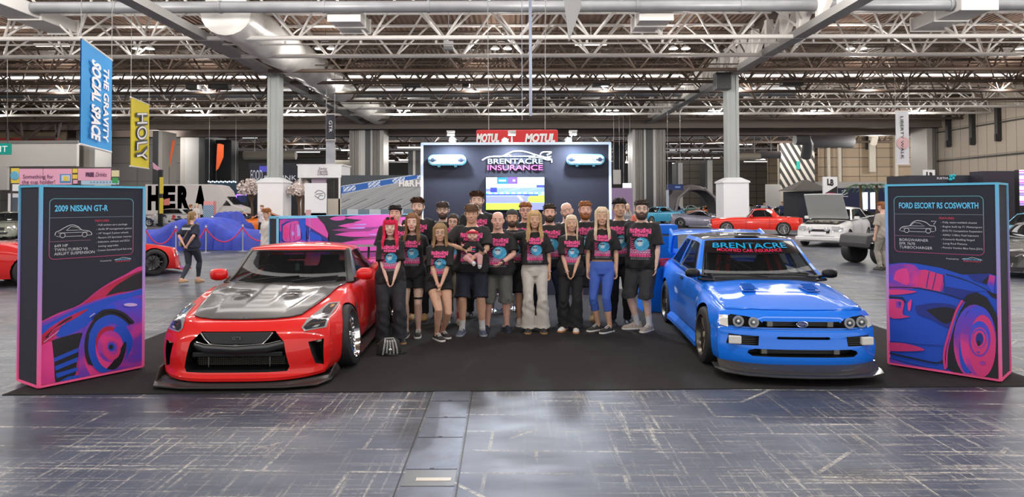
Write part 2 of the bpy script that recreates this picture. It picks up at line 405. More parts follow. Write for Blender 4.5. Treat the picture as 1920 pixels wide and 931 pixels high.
def truss(y, x0, x1, m, label, zb=TZ, off=0.0, r=.12, n=6, top=TOP, group='tubular roof trusses'):
 root = empty('roof_truss', (0, y, zb), label=label, cat='roof truss', group=group)
 k0 = int(math.floor(x0 / MOD)); k1 = int(math.ceil(x1 / MOD))
 b = MB(); b.tube([(x0, 0, 0), (x1, 0, 0)], r, 8); b.build('bottom_chord', m, root, 60)
 for s in (-1, 1):
  t = MB(); t.tube([(x0, s * 1.3, top), (x1, s * 1.3, top)], r * .8, 6); t.build('top_chord', m, root, 60)
 wb = MB()
 for k in range(k0, k1):
  xc = k * MOD + off
  for sx in (-1, 1):
   for s in (-1, 1):
    wb.tube([(xc + sx * .12, 0, .05), (xc + sx * MOD / 2 * .94, s * 1.27, top - .04)], r * .5, n, caps=False)
 wb.build('web_bracing', m, root, 60)
 return root
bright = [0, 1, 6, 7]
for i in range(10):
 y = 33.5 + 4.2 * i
 m = white_steel if i in bright else shaded_steel  # less lit rows take the shade-darkened copy of the steel
 truss(y, -61, 45.5, m, ('white' if i in bright else 'shade-darkened') + ' tubular roof truss spanning the hall, %s row from the camera' % ORD[i], off=1.05 * (i % 2) + [0.3, -.25, .5][i % 3])
for i, y in enumerate((80, 88, 97, 108, 122)):
 truss(y, -50, 50, shaded_steel if i % 2 else mat('shaded_blue_steel', (.10, .095, .10), .5), 'dark truss of the farther hall beyond the header beam, %s row' % ORD[i], zb=TZ - .35 - .15 * i, off=i * .6, r=.16, top=1.6, group='trusses of the farther hall')
for i, (y, z) in enumerate(((35.2, 10.2), (43.0, 10.7), (47.5, 10.6), (52.4, 11.0), (56.5, 10.2))):
 mb = MB(); mb.tube([(-61, y, z), (45.4, y, z)], .045, 6)
 for k in range(-11, 12):
  if abs(k * 4.0) < 45: mb.tube([(k * 4.0, y, z), (k * 4.0, y, z + .18)], .07, 6)
 tag(mb.build('sprinkler_pipe', white_steel if i == 0 else shaded_steel, smooth=50), '%s sprinkler pipe running across the hall, %s from the camera' % (('thin white', 'thin dull')[i > 0], ORD[i]), 'pipe', 'overhead sprinkler pipes')
for i, (y, z, r_) in enumerate(((31.2, at(900, 12, 31.2).z, .27), (56.3, at(900, 173.5, 56.3).z, .40))):
 mb = MB(); mb.tube([(-61, y, z), (45.4 if i == 0 else 24, y, z)], r_, 20)
 for k in range(-12, 10):
  x = k * 4.9 + 1
  if x < (45 if i == 0 else 24): mb.tube([(x - .06, y, z), (x + .06, y, z)], r_ + .03, 20)
 tag(mb.build('round_duct', duct_metal, smooth=40), ('grey round ventilation duct along the top edge of the view', 'bright round ventilation duct behind the middle roof trusses')[i], 'duct', 'round ducts across the hall')
def box_duct(px0, px1, py, y0, y1, lab, wdt=1.5, hgt=.63, m=None):
 p = at((px0 + px1) / 2, py, y1); wdt = (px1 - px0) * y1 / F
 root = empty('box_duct', (p.x, y0, p.z + hgt / 2), label=lab, cat='duct', group='box shaped duct outlets')
 b = MB(); b.box2((-wdt / 2, 0, -hgt / 2), (wdt / 2, y1 - y0, hgt / 2)); o = b.build('duct_body', mat('pale_duct', (.62, .60, .58), .45, metal=.15), root); bevel(o, .03)
 for q in (0.02, (y1 - y0) / 2, y1 - y0 - .02):
  f = MB(); f.box((0, q, 0), (wdt + .12, .07, hgt + .12)); f.build('flange', white_steel, root)
 return root
for j, (a, b_, c, y0, y1, lab) in enumerate(((92, 146, 63, 29, 34.5, 'left of the blue hanging banner'), (640, 694, 62, 31.6, 34, 'left of the centre, under the front duct'), (1184, 1240, 60, 31.6, 34, 'right of the centre, under the front duct'), (1708, 1765, 58, 30.5, 34.5, 'at the top right over the hall'),
  (772, 805, 192, 57.5, 62, 'hanging behind the middle duct left of centre'), (1090, 1118, 190, 57.5, 62, 'hanging behind the middle duct right of centre'), (432, 470, 185, 57.5, 62, 'behind the left steel column'), (1395, 1432, 185, 57.5, 62, 'behind the right steel column'))):
 box_duct(a, b_, c, y0, y1, 'grey box shaped duct outlet ' + lab)
for (px, py, Y, w_) in ((134 / 1, 0, 0, 0),)[:0]: pass
for (px, py, Y, w_, h_, lab) in ((363, 161, 50, .9, .6, 'small black speaker box left of the left steel column'), (412, 161, 50, 1.5, .55, 'wide black unit beside the left steel column'), (772, 157, 50, 1.4, .5, 'wide black unit above the billboard'), (874, 159, 50, .55, .4, 'small black box left of centre over the middle duct'), (1127, 157, 50, 1.3, .45, 'wide black unit right of centre over the middle duct'), (1484, 155, 50, 1.6, .5, 'wide black unit right of the right steel column'), (1354, 153, 43, 1.0, 1.1, 'large black speaker on the right steel column head')):
 p = at(px, py, Y); root = empty('roof_speaker', p, label=lab, cat='speaker', group='black units hung in the roof')
 b = MB(); b.box((0, 0, 0), (w_, .7, h_)); bevel(b.build('housing', black_plastic, root), .04)
 b = MB(); b.tube([(-w_ * .3, 0, h_ / 2), (-w_ * .3, 0, h_ / 2 + .5)], .02, 5); b.tube([(w_ * .3, 0, h_ / 2), (w_ * .3, 0, h_ / 2 + .5)], .02, 5); b.build('hanger', dark_steel, root)
for i, (px, px_s, lab) in enumerate(((516, 1, 'left'), (1372, -1, 'right'))):
 p = at(px, 378, 43.6); X = p.x; W_ = .62
 mb = MB(); mb.box2((X - W_ / 2, 43.2, 0), (X + W_ / 2, 43.9, TZ + .3)); mb.box2((X - W_ / 2 - .07, 43.15, 0), (X - W_ / 2 + .1, 43.95, TZ)); mb.box2((X + W_ / 2 - .1, 43.15, 0), (X + W_ / 2 + .07, 43.95, TZ))
 cm, nt, b = node_mat('column_steel_%s' % lab); b.inputs['Base Color'].default_value = (.36, .38, .37, 1); b.inputs['Roughness'].default_value = .5
 c = tag(mb.build('column', cm), 'grey steel column carrying the roof, %s of the stand' % lab, 'column', 'steel columns', 'thing')
 top = at(px, 336, 43.6).z
 root = empty('column_casing', (X, 43.5, 0), label='white box casing around the foot of the %s steel column' % lab, cat='column casing', group='white column casings')
 hw = .82
 b = MB(); b.box2((-hw, -hw, 0), (hw, hw, top - .25)); bevel(b.build('casing', mat('casing_white', (.88, .89, .92), .5), root), .03)
 b = MB(); r0 = [(-hw - .06, -hw - .06), (hw + .06, -hw - .06), (hw + .06, hw + .06), (-hw - .06, hw + .06)]
 b.loft([[(x, y, top - .25) for x, y in r0], [(x, y, top - .15) for x, y in r0], [(x * .5, y * .5, top + .1) for x, y in r0]]); b.build('cap', mat('casing_white', (.66, .67, .70)), root)
def girder(X, lab, wrap, y0=10, y1=71):
 root = empty('roof_girder', (X, 0, TZ), label=lab, cat='girder')
 m = white_steel
 b = MB()
 b.box2((-.32, y0, -.1), (.32, y1, .28)); b.build('bottom_chord', mat('girder_grey', (.30, .29, .28), .5), root)
 b = MB(); b.box2((-.25, y0, 1.9), (.25, y1, 2.1)); b.build('top_chord', shaded_steel, root)
 b = MB(); n = 0
 y = y0 if not wrap else y1
 while y < y1 - 2:
  b.box((0, y + .1, 1.1), (.38, .34, 1.7)); L_ = sqrt(2.05 ** 2 + 1.7 ** 2)
  b.box((0, y + 1.1, 1.1), (.26, .22, L_), rx=math.atan2(2.05, 1.7)); y += 2.1
 if b.v: b.build('web_plates', m, root)
 return root
girder(at(1376, 378, 43.6).x, 'white plate lattice girder running away overhead on the right', False)
girder(at(511, 378, 43.6).x, 'box girder running away overhead on the left, beside the wrapped duct', True)
p = at(515, 378, 43.6)
mb = MB(); rings = []
random.seed(3)
for k in range(38):
 y = 32.4 + k; bul = 1.0 + .06 * sin(k * 1.9) + random.uniform(-.03, .03)
 rings.append([(p.x + 1.55 + 1.25 * bul * cos(a), y, TZ + .95 + 1.1 * bul * sin(a)) for a in [2 * pi * j / 20 for j in range(20)]])
for seg, lab in ((rings[:23], 'big silver wrapped duct beside the left roof girder, between the two round ducts'), (rings[26:], 'far end of the silver wrapped duct beside the left girder, beyond the second round duct')):
 mb = MB(); mb.loft(seg); tag(mb.build('wrapped_duct', mat('silver_wrap', (.80, .78, .74), .35, metal=.2, bump=.5, bscale=1.6, noise=.18, nscale=.8), smooth=60), lab, 'duct')
def twin_lamp(p, lab, lit=True, power=0):
 root = empty('ceiling_lamp', p, label=lab, cat='ceiling lamp', group='twin round hall lamps')
 for s in (-1, 1):
  b = MB(); b.lathe([(.02, .16), (.12, .15), (.22, .05), (.26, 0), (.24, -.02)], (s * .36, 0, 0), n=14); sh = b.build('lamp_shade', mat('lamp_white', (.75, .75, .72), .4), root, 40)
  g = MB(); g.lathe([(.0, -.025), (.235, -.02)], (s * .36, 0, 0), n=14); g.build('lens', lamp_glow, sh)
 b = MB(); b.tube([(-.36, 0, .16), (-.2, 0, .42), (.2, 0, .42), (.36, 0, .16)], .03, 6); b.tube([(0, 0, .42), (0, 0, 1.2)], .02, 6); b.build('bracket', dark_steel, root)
 return root
k = 0
for row, (Y, py, xs) in enumerate(((38.0, 91, (-40, 269, 610, 940, 1274, 1605, 1925)), (62.0, 207, (-30, 167, 361, 559, 757, 951, 1148, 1340, 1532, 1724, 1900)), (14.0, None, (-26, -13, 0, 13, 26)), (26.0, None, (-30, -19, -9, 1, 11, 21, 31)), (50.0, None, (-34, -23, -13, -3, 7, 17, 27, 37)), (2.0, None, (-26, -13, 0, 13, 26)))):
 for j, q in enumerate(xs):
  if py: p = at(q, py, Y)
  else: p = Vector((q, Y, 10.9))
  if py or Y in (50.0,):
   if py: twin_lamp(p, 'twin round hall lamp hanging from the roof, %s row of lamps, %s from the left' % ('near' if Y == 38 else 'far', ORD[j]))
  point_light('hall_lamp_light', (p.x, p.y, p.z - .45), {2.0: 750, 14.0: 700, 26.0: 700, 38.0: 520, 50.0: 450, 62.0: 380}[Y])
for (px0, px1, py, Y, lab) in ((66, 129, 85.5, 39, 'pale strip light left of the blue banner'), (1078, 1138, 83.5, 39, 'pale strip light right of the centre'), (443, 480, 205.5, 63, 'thin strip light left of the left steel column'), (1030, 1068, 203, 63, 'thin strip light over the stand wall'), (1610, 1650, 200, 63, 'thin strip light near the right pilaster')):
 a = at(px0, py, Y); b_ = at(px1, py, Y); root = empty('strip_light', (a + b_) / 2, label=lab, cat='strip light', group='strip lights in the roof')
 L_ = b_.x - a.x; b = MB(); b.box((0, 0, .06), (L_, .3, .08)); b.tube([(0, 0, .1), (0, 0, 12.3 - root.location.z)], .02, 4); b.build('housing', white_steel, root)
 b = MB(); b.box((0, 0, 0), (L_ * .98, .24, .05)); b.build('diffuser', tube_glow, root)
for i, (y0, y1) in enumerate(((29.2, 30.8), (55.0, 56.0))):
 for k in range(-7, 7):
  root = empty('skylight', (k * 6.2 + 3.1, (y0 + y1) / 2, 12.28), label='bright skylight panel in the roof deck, %s row, %s' % (('front', 'middle')[i], ('%s from the centre to the %s' % (ORD[abs(k + .5).__int__()], 'left' if k < 0 else 'right'))), cat='skylight', group='skylights in the roof deck')
  b = MB(); b.box((0, 0, 0), (5.9, y1 - y0, .04)); b.build('glazing', mat('sky_panel', (1, .98, .95), emit=2.2), root)
  b = MB(); b.box((-3.02, 0, 0), (.12, y1 - y0, .1)); b.build('frame_bar', white_steel, root)
for (px, pyb, Y, lab) in ((995, 217, 24, 'thin bluish steel tube hanging from the roof above the stand'), (979, 225, 24.5, 'thin wire hanging beside the steel tube')):
 a = at(px, pyb, Y); mb = MB(); mb.tube([(a.x, Y, a.z), (a.x, Y, 12.3)], .055 if px == 995 else .012, 8); tag(mb.build('hanging_tube', mat('tube_blue', (.30, .34, .45), .35, metal=.4), smooth=50), lab, 'hanging tube')
a = at(1067, 78, 22); mb = MB(); mb.prism([(0, 0), (-.22, 1.9), (.25, 2.4), (.42, 1.2)], lambda x, z: (a.x + x, 22, a.z + z), lambda x, z: (a.x + x, 22.05, a.z + z)); mb.tube([(a.x, 22.02, a.z + 2), (a.x, 22.02, 12.3)], .015, 5); tag(mb.build('folded_sheet', mat('panel_grey', (.36, .36, .36), .4)), 'grey folded sheet hanging edge-on at the top of the view', 'sheet')
a = at(841, 86, 36); mb = MB(); mb.box((a.x, 36, a.z), (.5, .4, .45)); mb.tube([(a.x, 36, a.z), (a.x, 36, 12.3)], .03, 5); tag(mb.build('junction_box', mat('box_grey', (.45, .45, .46), .4)), 'grey box hanging under the roof left of the stand', 'box')
random.seed(11)
for i, (px0, px1, py, Y) in enumerate(((402, 426, 243, 84), (428, 468, 249, 88), (390, 440, 253, 84), (455, 482, 258, 86), (570, 640, 279, 100), (540, 600, 285, 104), (640, 668, 282, 96), (1160, 1240, 268, 100), (1248, 1345, 269, 110), (1255, 1330, 281, 118), (1252, 1350, 296, 126), (1380, 1410, 271, 100), (745, 790, 277, 96), (748, 790, 300, 118), (560, 655, 297, 118), (1165, 1185, 305, 120), (740, 790, 286, 110), (700, 740, 301, 130), (1395, 1450, 303, 115), (1260, 1310, 306, 140))):
 a = at(px0, py, Y); b_ = at(px1, py, Y); L_ = b_.x - a.x
 root = empty('strip_light', (a + b_) / 2, label='distant bright strip light in the roof of the farther hall', cat='strip light', group='strip lights of the farther hall')
 b = MB(); b.box((0, 0, .1), (L_, .4, .12)); b.tube([(0, 0, .1), (0, 0, 12.3 - root.location.z)], .03, 4); b.build('housing', white_steel, root)
 b = MB(); b.box((0, 0, 0), (L_ * .98, .3, .08)); b.build('diffuser', mat('far_strip_glow', (.95, .96, 1.0), emit=2.2), root)
for (x, y) in ((-28, 88), (-9, 90), (10, 90), (28, 88), (-20, 118), (0, 130), (20, 118), (44, 80), (-38, 72), (54, 82), (36, 84), (0, 155)):
 point_light('far_hall_fill', (x, y, 8.6), 1300, (1, .95, .90), .8)  # added fill without fixtures, brightens the farther hall
def pier(px0, px1, ptop, Y, lab, ribs, depth=3.0, dark=False):
 a = at(px0, ptop, Y); b_ = at(px1, ptop, Y)
 root = empty('folding_wall_pier', ((a.x + b_.x) / 2, Y, 0), label=lab, cat='pier', group='ribbed piers of folded wall panels')
 W_ = b_.x - a.x; x = -W_ / 2; H_ = a.z
 cols = [mat('rib_grey', (.22, .205, .19), .4, metal=.2), mat('rib_light', (.52, .49, .45), .4), mat('rib_white', (.62, .62, .60), .45), mat('rib_dark', (.06, .062, .066), .4)]
 for (fr, kind) in ribs:
  w_ = W_ * fr; b = MB()
  if kind == 'r':
   n = max(2, int(w_ / .16))
   for q in range(n): b.box2((x + q * w_ / n + .015, .0 + .05 * (q % 2), 0), (x + (q + 1) * w_ / n - .02, depth, H_))
   b.build('rib_panels', cols[0], root)
  else:
   b.box2((x, .05, 0), (x + w_, depth, H_)); b.build('post', {'l': cols[1], 'w': cols[2], 'd': cols[3]}[kind], root)
  x += w_
 return root
pier(655, 719, 232, 71.5, 'ribbed grey pier behind the billboard', [(.26, 'r'), (.07, 'l'), (.13, 'w'), (.16, 'd'), (.05, 'w'), (.22, 'r'), (.04, 'w'), (.07, 'l')])
pier(1186, 1248, 229, 71.5, 'ribbed grey pier right of the stand wall', [(.08, 'w'), (.22, 'r'), (.04, 'd'), (.06, 'w'), (.22, 'd'), (.08, 'w'), (.30, 'r')])
pier(1738, 1766, 225, 71.0, 'ribbed dark pier at the near end of the far right wall', [(.35, 'l'), (.35, 'r'), (.3, 'd')])
pier(143, 178, 232, 71.0, 'ribbed pier behind the lower end of the blue banner', [(.4, 'r'), (.3, 'l'), (.3, 'w')])
pier(286, 304, 245, 70, 'dark pier behind the yellow banner', [(.6, 'd'), (.4, 'l')])
pier(338, 384, 245, 76, 'pale ribbed pier over the white truck', [(.2, 'l'), (.55, 'w'), (.25, 'd')])
pier(386, 404, 255, 79, 'white rounded post left of the dark doorway', [(.6, 'w'), (.4, 'd')])
pier(765, 788, 268, 100, 'dark pier behind the left end of the stand wall', [(.4, 'd'), (.2, 'l'), (.4, 'd')])
pier(1322, 1336, 300, 110, 'white post beyond the small tent', [(.3, 'd'), (.7, 'w')])
pier(1268, 1280, 305, 112, 'pale post beyond the parked cars', [(.3, 'd'), (.7, 'w')])
for i, (px, p0, p1) in enumerate(((1779, 216, 274), (1824, 208, 270), (1872, 198, 263))):
 x = 45.3; Y = (x / ((px - 960) / F))
 a = at(px, p0, Y); b_ = at(px, p1, Y)
 mb = MB(); mb.box2((45.1, Y - .3, b_.z), (45.5, Y + .1, a.z)); mb.box2((45.0, Y - .2, b_.z - .1), (45.5, Y, b_.z + .6))
 tag(mb.build('wall_bracket', dark_steel), 'dark vertical bracket on the beige side wall, %s from the pier' % ORD[i], 'bracket', 'brackets on the side wall')
for i, z in enumerate((CAMH + 7.2, CAMH + 4.15)):
 mb = MB(); mb.box2((45.3, 30, z), (45.5, 71, z + .12)); tag(mb.build('trim_%d' % (3 + i), dark_steel), kind='structure')
# ================================================================ carpet
def carpet_mat():
 return mat('black_carpet', (.024, .022, .022), .9, noise=.25, nscale=90, bump=.35, bscale=400, spec=.2)
mb = MB(); FY = ground(960, 731).y
mb.prism([(ground(4, 741).x, ground(4, 741).y), (ground(1925, 724).x + .25, ground(1925, 724).y), (5.25, 13.9), (-4.95, 13.9)], lambda x, y: (x, y, 0.0), lambda x, y: (x, y, .008))
tag(mb.build('carpet', carpet_mat()), 'large black carpet on which both show cars and the group stand', 'carpet')
dc = empty('service_duct_cover', (0, 0, 0), label='strip of steel trench covers in the floor running towards the camera', cat='floor hatch')
cm = mat('trench_cover', (.06, .07, .10), .46, noise=.3, nscale=7, bump=.1); dk = mat('trench_gap', (.02, .018, .016), .7)
yl = [(990, 715, 845), (912, 738, 862), (880, 745, 868), (820, 774, 868), (783, 792, 874), (752, 806, 882), (732, 812, 886)]
pts = []
for (py, a, b) in yl: A = ground(a, py); B = ground(b, py); pts.append((A, B))
mb = MB()
for s in (0, 1):
 for (i, j) in ((0, len(pts) - 1),):
  p0, p1 = pts[i][s], pts[j][s]; w_ = .012
  mb.add([(p0.x - w_ / 2, p0.y, .0012), (p0.x + w_ / 2, p0.y, .0012), (p1.x + w_ / 2, p1.y, .0012), (p1.x - w_ / 2, p1.y, .0012)], [(0, 1, 2, 3)])
X0 = pts[0][0].lerp(pts[-1][0], .5).x
mb.build('edge_gap', dk, dc, loc=(0, 0, 0))
def edge_at(s, y):
 p0, p1 = pts[0][s], pts[-1][s]; t = (y - p0.y) / (p1.y - p0.y); return lerp(p0.x, p1.x, t)
for i in range(len(yl) - 1):
 y0 = ground(820, yl[i][0]).y; y1 = ground(820, yl[i + 1][0]).y
 mb = MB(); g = .008
 mb.prism([(edge_at(0, y0) + .02, y0 + g), (edge_at(1, y0) - .02, y0 + g), (edge_at(1, y1) - .02, y1 - g), (edge_at(0, y1) + .02, y1 - g)], lambda x, y: (x, y, 0.0), lambda x, y: (x, y, .003))
 o = mb.build('cover_plate', mat('trench_cover_dark', (.07, .07, .065), .4) if i == 1 else cm, dc)
 if i != 1:
  mb = MB(); mb.box(((edge_at(0, y0) + edge_at(1, y0)) / 2, y0 + .015, .0035), (.03, .018, .002)); mb.build('lifting_hole', dk, o)
 else:
  mb = MB(); ym = ground(800, 899).y; mb.box(((edge_at(0, ym) + edge_at(1, ym)) / 2 + .03, ym, .004), (.23, .05, .003)); mb.build('slot_inlay', mat('brass_inlay', (.42, .36, .27), .5), o)
mb = MB(); mb.box2((edge_at(0, 4.0) - .01, 3.9, 0), (edge_at(1, 4.0) + .01, 6.1, .0008)); 
# ================================================================ stand back wall
WD = 13.0
navy = mat('navy_fabric', (.017, .019, .034), .75, bump=.1, bscale=200)
cyan_edge = mat('cyan_edge', (.20, .55, .80), .4)
a = at(790, 268, WD); b = at(1145, 268, WD)
SW = b.x - a.x; SH = a.z; SX = (a.x + b.x) / 2
st = empty('stand_back_wall', (SX, WD, 0), label='tall navy stand wall with the white and pink company logo and a screen', cat='display wall')
mb = MB(); mb.box2((-SW / 2, 0, 0), (SW / 2, .35, SH)); mb.build('panel', navy, st)
mb = MB()
for (x0, z0, x1, z1) in ((-SW / 2 - .01, 0, -SW / 2 + .04, SH), (SW / 2 - .04, 0, SW / 2 + .01, SH), (-SW / 2, SH - .04, SW / 2, SH + .01)): mb.box2((x0, -.012, z0), (x1, .36, z1))
mb.build('edge_trim', mat('pale_edge', (.62, .74, .92), .35, emit=.25), st)
FM = lambda px, py, Y, dy: at(px, py, Y - dy)
def wall_text(body, px0, px1, py, hpx, m, Y, dy, parent, name='lettering', **k):
 A = at(px0, py, Y - dy); B = at(px1, py, Y - dy); s_ = (B.x - A.x) / (px1 - px0)
 M = plane_mat((A + B) / 2 - (parent.location if parent else Vector()), (1, 0, 0), (0, 0, 1))
 me = text_mesh(body, size=hpx * s_ / .70, **k)
 ys = [v.co.y for v in me.vertices]; cy = (min(ys) + max(ys)) / 2
 xs = [v.co.x for v in me.vertices]; sc = (B.x - A.x) / (max(xs) - min(xs)); cx = (min(xs) + max(xs)) / 2
 for v in me.vertices: v.co.x = (v.co.x - cx) * sc; v.co.y -= cy
 me.transform(M); return link(name, me, m, parent)
logo_w = mat('logo_white', (.85, .92, 1.0), .4, emit=.35); logo_p = mat('logo_pink', (.85, .12, .42), .4, emit=.35); logo_c = mat('logo_cyan', (.55, .85, 1.0), .4, emit=.35)
wall_text('BRENTACRE', 915, 1017.5, 302, 9.5, logo_c, WD, .02, st, 'upper_lettering', extrude=.008)
wall_text('INSURANCE', 914, 1017.5, 314, 9.5, logo_p, WD, .02, st, 'lower_lettering', extrude=.008)
def swoosh(pxs, wd, name, m, org=(880, 270), sc=170 / 1217., Y=WD, parent=st, dy=.018, cl=False):
 me = strip2d([(p[0], p[1]) for p in pxs], wd, cl)
 for v in me.vertices:
  P = at(org[0] + v.co.x * sc, org[1] + v.co.y * sc, Y - dy) - parent.location; v.co = P
 return link(name, me, m, parent)
def spl(pts, n=6):
 out = []
 for i in range(len(pts) - 1):
  p0 = pts[max(i - 1, 0)]; p1 = pts[i]; p2 = pts[i + 1]; p3 = pts[min(i + 2, len(pts) - 1)]
  for k in range(n):
   t = k / n; out.append(tuple(.5 * ((2 * p1[j]) + (-p0[j] + p2[j]) * t + (2 * p0[j] - 5 * p1[j] + 4 * p2[j] - p3[j]) * t * t + (-p0[j] + 3 * p1[j] - 3 * p2[j] + p3[j]) * t ** 3) for j in range(len(p1))))
 out.append(pts[-1]); return out
LOGO = [spl([(172, 215), (240, 178), (330, 165), (440, 162), (520, 125), (600, 96), (690, 92), (790, 112), (880, 140), (1000, 172), (1085, 195), (1105, 215), (1106, 245)]), [(440, 166), (880, 160)], spl([(560, 150), (520, 140), (490, 165)]), [(800, 175), (1010, 178)],
  spl([(950, 140), (985, 108), (1090, 104), (1090, 118), (1040, 145)]), [(1040, 172), (1100, 165)], spl([(700, 98), (800, 118), (880, 150), (860, 162)]), spl([(990, 190), (1050, 210), (1100, 205)])]
for i, l in enumerate(LOGO): swoosh(l, (16, 9, 9, 12, 16, 12, 8, 14)[i], 'car_outline', logo_w)
def oval_sign(px0, px1, py0, py1, lab):
 A = at(px0, py1, WD - .06); B = at(px1, py0, WD - .06); cx = (A.x + B.x) / 2; cz = (A.z + B.z) / 2; W_ = B.x - A.x; H_ = B.z - A.z
 root = empty('oval_sign', (cx, WD, cz), label=lab, cat='sign', group='oval lit signs on the stand wall')
 def pill(w_, h_, n=12):
  r = h_ / 2; return [(w_ / 2 - r + r * cos(a), r * sin(a)) for a in [-pi / 2 + pi * k / n for k in range(n + 1)]] + [(-w_ / 2 + r + r * cos(a), r * sin(a)) for a in [pi / 2 + pi * k / n for k in range(n + 1)]]
 b = MB(); b.prism(pill(W_, H_), lambda x, z: (x, -.10, z), lambda x, z: (x, 0, z)); b.build('housing', mat('sign_cyan', (.18, .55, .72), .35, emit=.15), root)
 b = MB(); b.prism(pill(W_ * .93, H_ * .72), lambda x, z: (x, -.115, z), lambda x, z: (x, -.1, z)); b.build('face', mat('sign_pale', (.62, .72, .82), .3, emit=.25), root)
 b = MB()
 for s in (-1, 1): b = MB(); b.lathe([(H_ * .2, -.125), (0, -.127)], (s * (W_ / 2 - H_ * .45), 0, 0), 'y', 14); b.box((s * (W_ / 2 - H_ * .45), -.124, 0), (H_ * .7, .012, H_ * .09)); b.build('end_ring', mat('sign_dark', (.03, .05, .09), .3), root)
 b = MB(); r_ = random.Random(5)
 for k in range(13): b.box(((k - 6) * W_ * .045, -.118, r_.uniform(-.01, .01)), (W_ * .028, .006, H_ * (.42 if k % 3 else .3)))
 b.build('plate_lettering', mat('sign_letter', (.30, .34, .40), .4), root)
 b = MB()
 for s in (-1, 1): b.box((s * W_ * .22, -.05, -H_ * .53), (.05, .04, .05))
 b.build('clip', mat('sign_cyan', (.18, .55, .72)), root)
oval_sign(803, 874, 290, 310, 'left oval sign on the stand wall, pale face with a cyan rim')
oval_sign(1062, 1133, 289, 309, 'right oval sign on the stand wall, pale face with a cyan rim')
for (px, pym, lit, lab) in ((848, 264, 1, 'left'), (960, 266, 0, 'middle'), (1072, 263, 1, 'right')):
 p = at(px, 268, WD); root = empty('arm_spotlight', (p.x, WD, SH), label='%s arm spotlight clamped to the top of the stand wall' % lab, cat='spotlight', group='arm spotlights over the stand wall')
 b = MB(); b.tube([(0, .1, 0), (0, .02, .12), (0, -.28, .16)], .012, 6); b.build('arm', chrome, root)
 b = MB(); b.box((0, -.3, .19), (.15, .12, .03)); b.lathe([(.02, .0), (.075, .02), (.075, .05), (.02, .06)], (0, -.3, .11), n=14); hd = b.build('lamp_head', mat('lamp_white', (.75, .75, .72)), root)
 g = MB(); g.lathe([(0, -.005), (.07, .0)], (0, -.3, .115), n=14); g.build('lens', mat('spot_glow', (.85, .92, 1), emit=30), hd)
 area_light('arm_spot_light', (p.x, WD - .3, SH + .09), .12, 70, (.75, .85, 1.0), rot=(R(-25), 0, 0))
for (px, py, lab) in ((848, 262, 'left'), (947, 264, 'middle'), (1066, 263, 'right')):
 p = at(px, py, WD + .2); root = empty('flood_lamp', (p.x, p.y, SH), label='small glaring %s flood lamp on the top edge of the stand wall' % lab, cat='lamp', group='flood lamps over the stand wall'); zc = p.z - SH
 b = MB(); b.lathe([(.03, -.02), (.075, .03), (.08, .06)], (0, 0, zc), 'y', 14); b.tube([(0, .04, zc), (0, .04, 0)], .015, 6); b.build('housing', chrome, root, 40)
 b = MB(); b.ico((0, -.03, zc), .055, 2); b.build('bulb', mat('flood_glow', (.85, .9, 1), emit=60), root, 180)
A = at(911.5, 393, WD - .05); B = at(1020.5, 332, WD - .05)
tv = empty('wall_screen', ((A.x + B.x) / 2, WD, (A.z + B.z) / 2), label='wide television on the stand wall showing a motor race', cat='television')
W_ = B.x - A.x; H_ = B.z - A.z
b = MB(); b.box((0, -.035, 0), (W_ + .03, .06, H_ + .03)); bevel(b.build('bezel', black_plastic, tv), .006)
def px_panel(name, parent, x0, x1, z0, z1, y, nx, nz, fn, emit, rough=.4):
 "flat pictorial panel made of small cells; fn(u, v) -> colour, u,v in 0..1 from the top left"
 cols = {}; vs = []; fs = []; mi = []
 for j in range(nz + 1):
  for i in range(nx + 1): vs.append((lerp(x0, x1, i / nx), y, lerp(z1, z0, j / nz)))
 for j in range(nz):
  for i in range(nx):
   c = fn((i + .5) / nx, (j + .5) / nz)
   if c is None: continue
   k = tuple(round(q, 2) for q in c)
   if k not in cols: cols[k] = len(cols)
   a_ = j * (nx + 1) + i; fs.append((a_, a_ + nx + 1, a_ + nx + 2, a_ + 1)); mi.append(cols[k])
 me = bpy.data.meshes.new(name); me.from_pydata(vs, [], fs)
 for k in sorted(cols, key=cols.get): me.materials.append(mat('print_%02d_%02d_%02d_%s' % (k[0] * 99, k[1] * 99, k[2] * 99, emit), k, rough, emit=emit))
 for p, q in zip(me.polygons, mi): p.material_index = q
 return link(name, me, None, parent)
def race(u, v):
 if v < .20:
  if u < .19: return (.75, .82, .9) if .06 < v < .17 else (.7, .8, .9)
  if u < .37: return (.02, .14, .2) if not (.08 < v < .13 and .22 < u < .34) else (.3, .6, .6)
  if u < .54: return (.12, .06, .65) if not (abs(u - .48) < .02 and .07 < v < .13) else (.6, .6, .9)
  return (.55, .68, .95)
 if v < .25: return (.30, .5, .85)
 if v < .31: return (.75, .85, 1) if u > .18 and u < .86 else ((.05, .05, .25) if u > .86 else (.4, .5, .7))
 if u < .19 and v < .47: return (.03, .04, .3) if u > .07 or int(v * 40) % 2 else (.5, .6, .9)
 if v < .46: return (.17, .25, .68) if (u * 3 + v * 7) % 1 > .15 else (.22, .32, .75)
 if v < .52: return (.35, .65, .85) if int(u * 30) % 3 else (.1, .5, .5)
 if v < .56 and u < .75: return (.04, .05, .40)
 if .66 < u < .9 and v < .58: return (.05, .09, .32)
 if u > .8 - (v - .5) * .6 and .55 < v < .78 and u > .72: return (.35, .75, .07)
 if v > .80 and u < .62 - (v - .8) * .3: return (.38, .78, .06)
 if abs(u - (.55 + (v - .55) * .4)) < .025 and v < .72: return (.55, .62, .85)
 return (.20, .22, .55) if v > .6 else (.25, .32, .72)
px_panel('picture', tv, -W_ / 2, W_ / 2, -H_ / 2, H_ / 2, -.067, 96, 54, race, .75)
ZW = 1.53 / 1.75 * CAMH
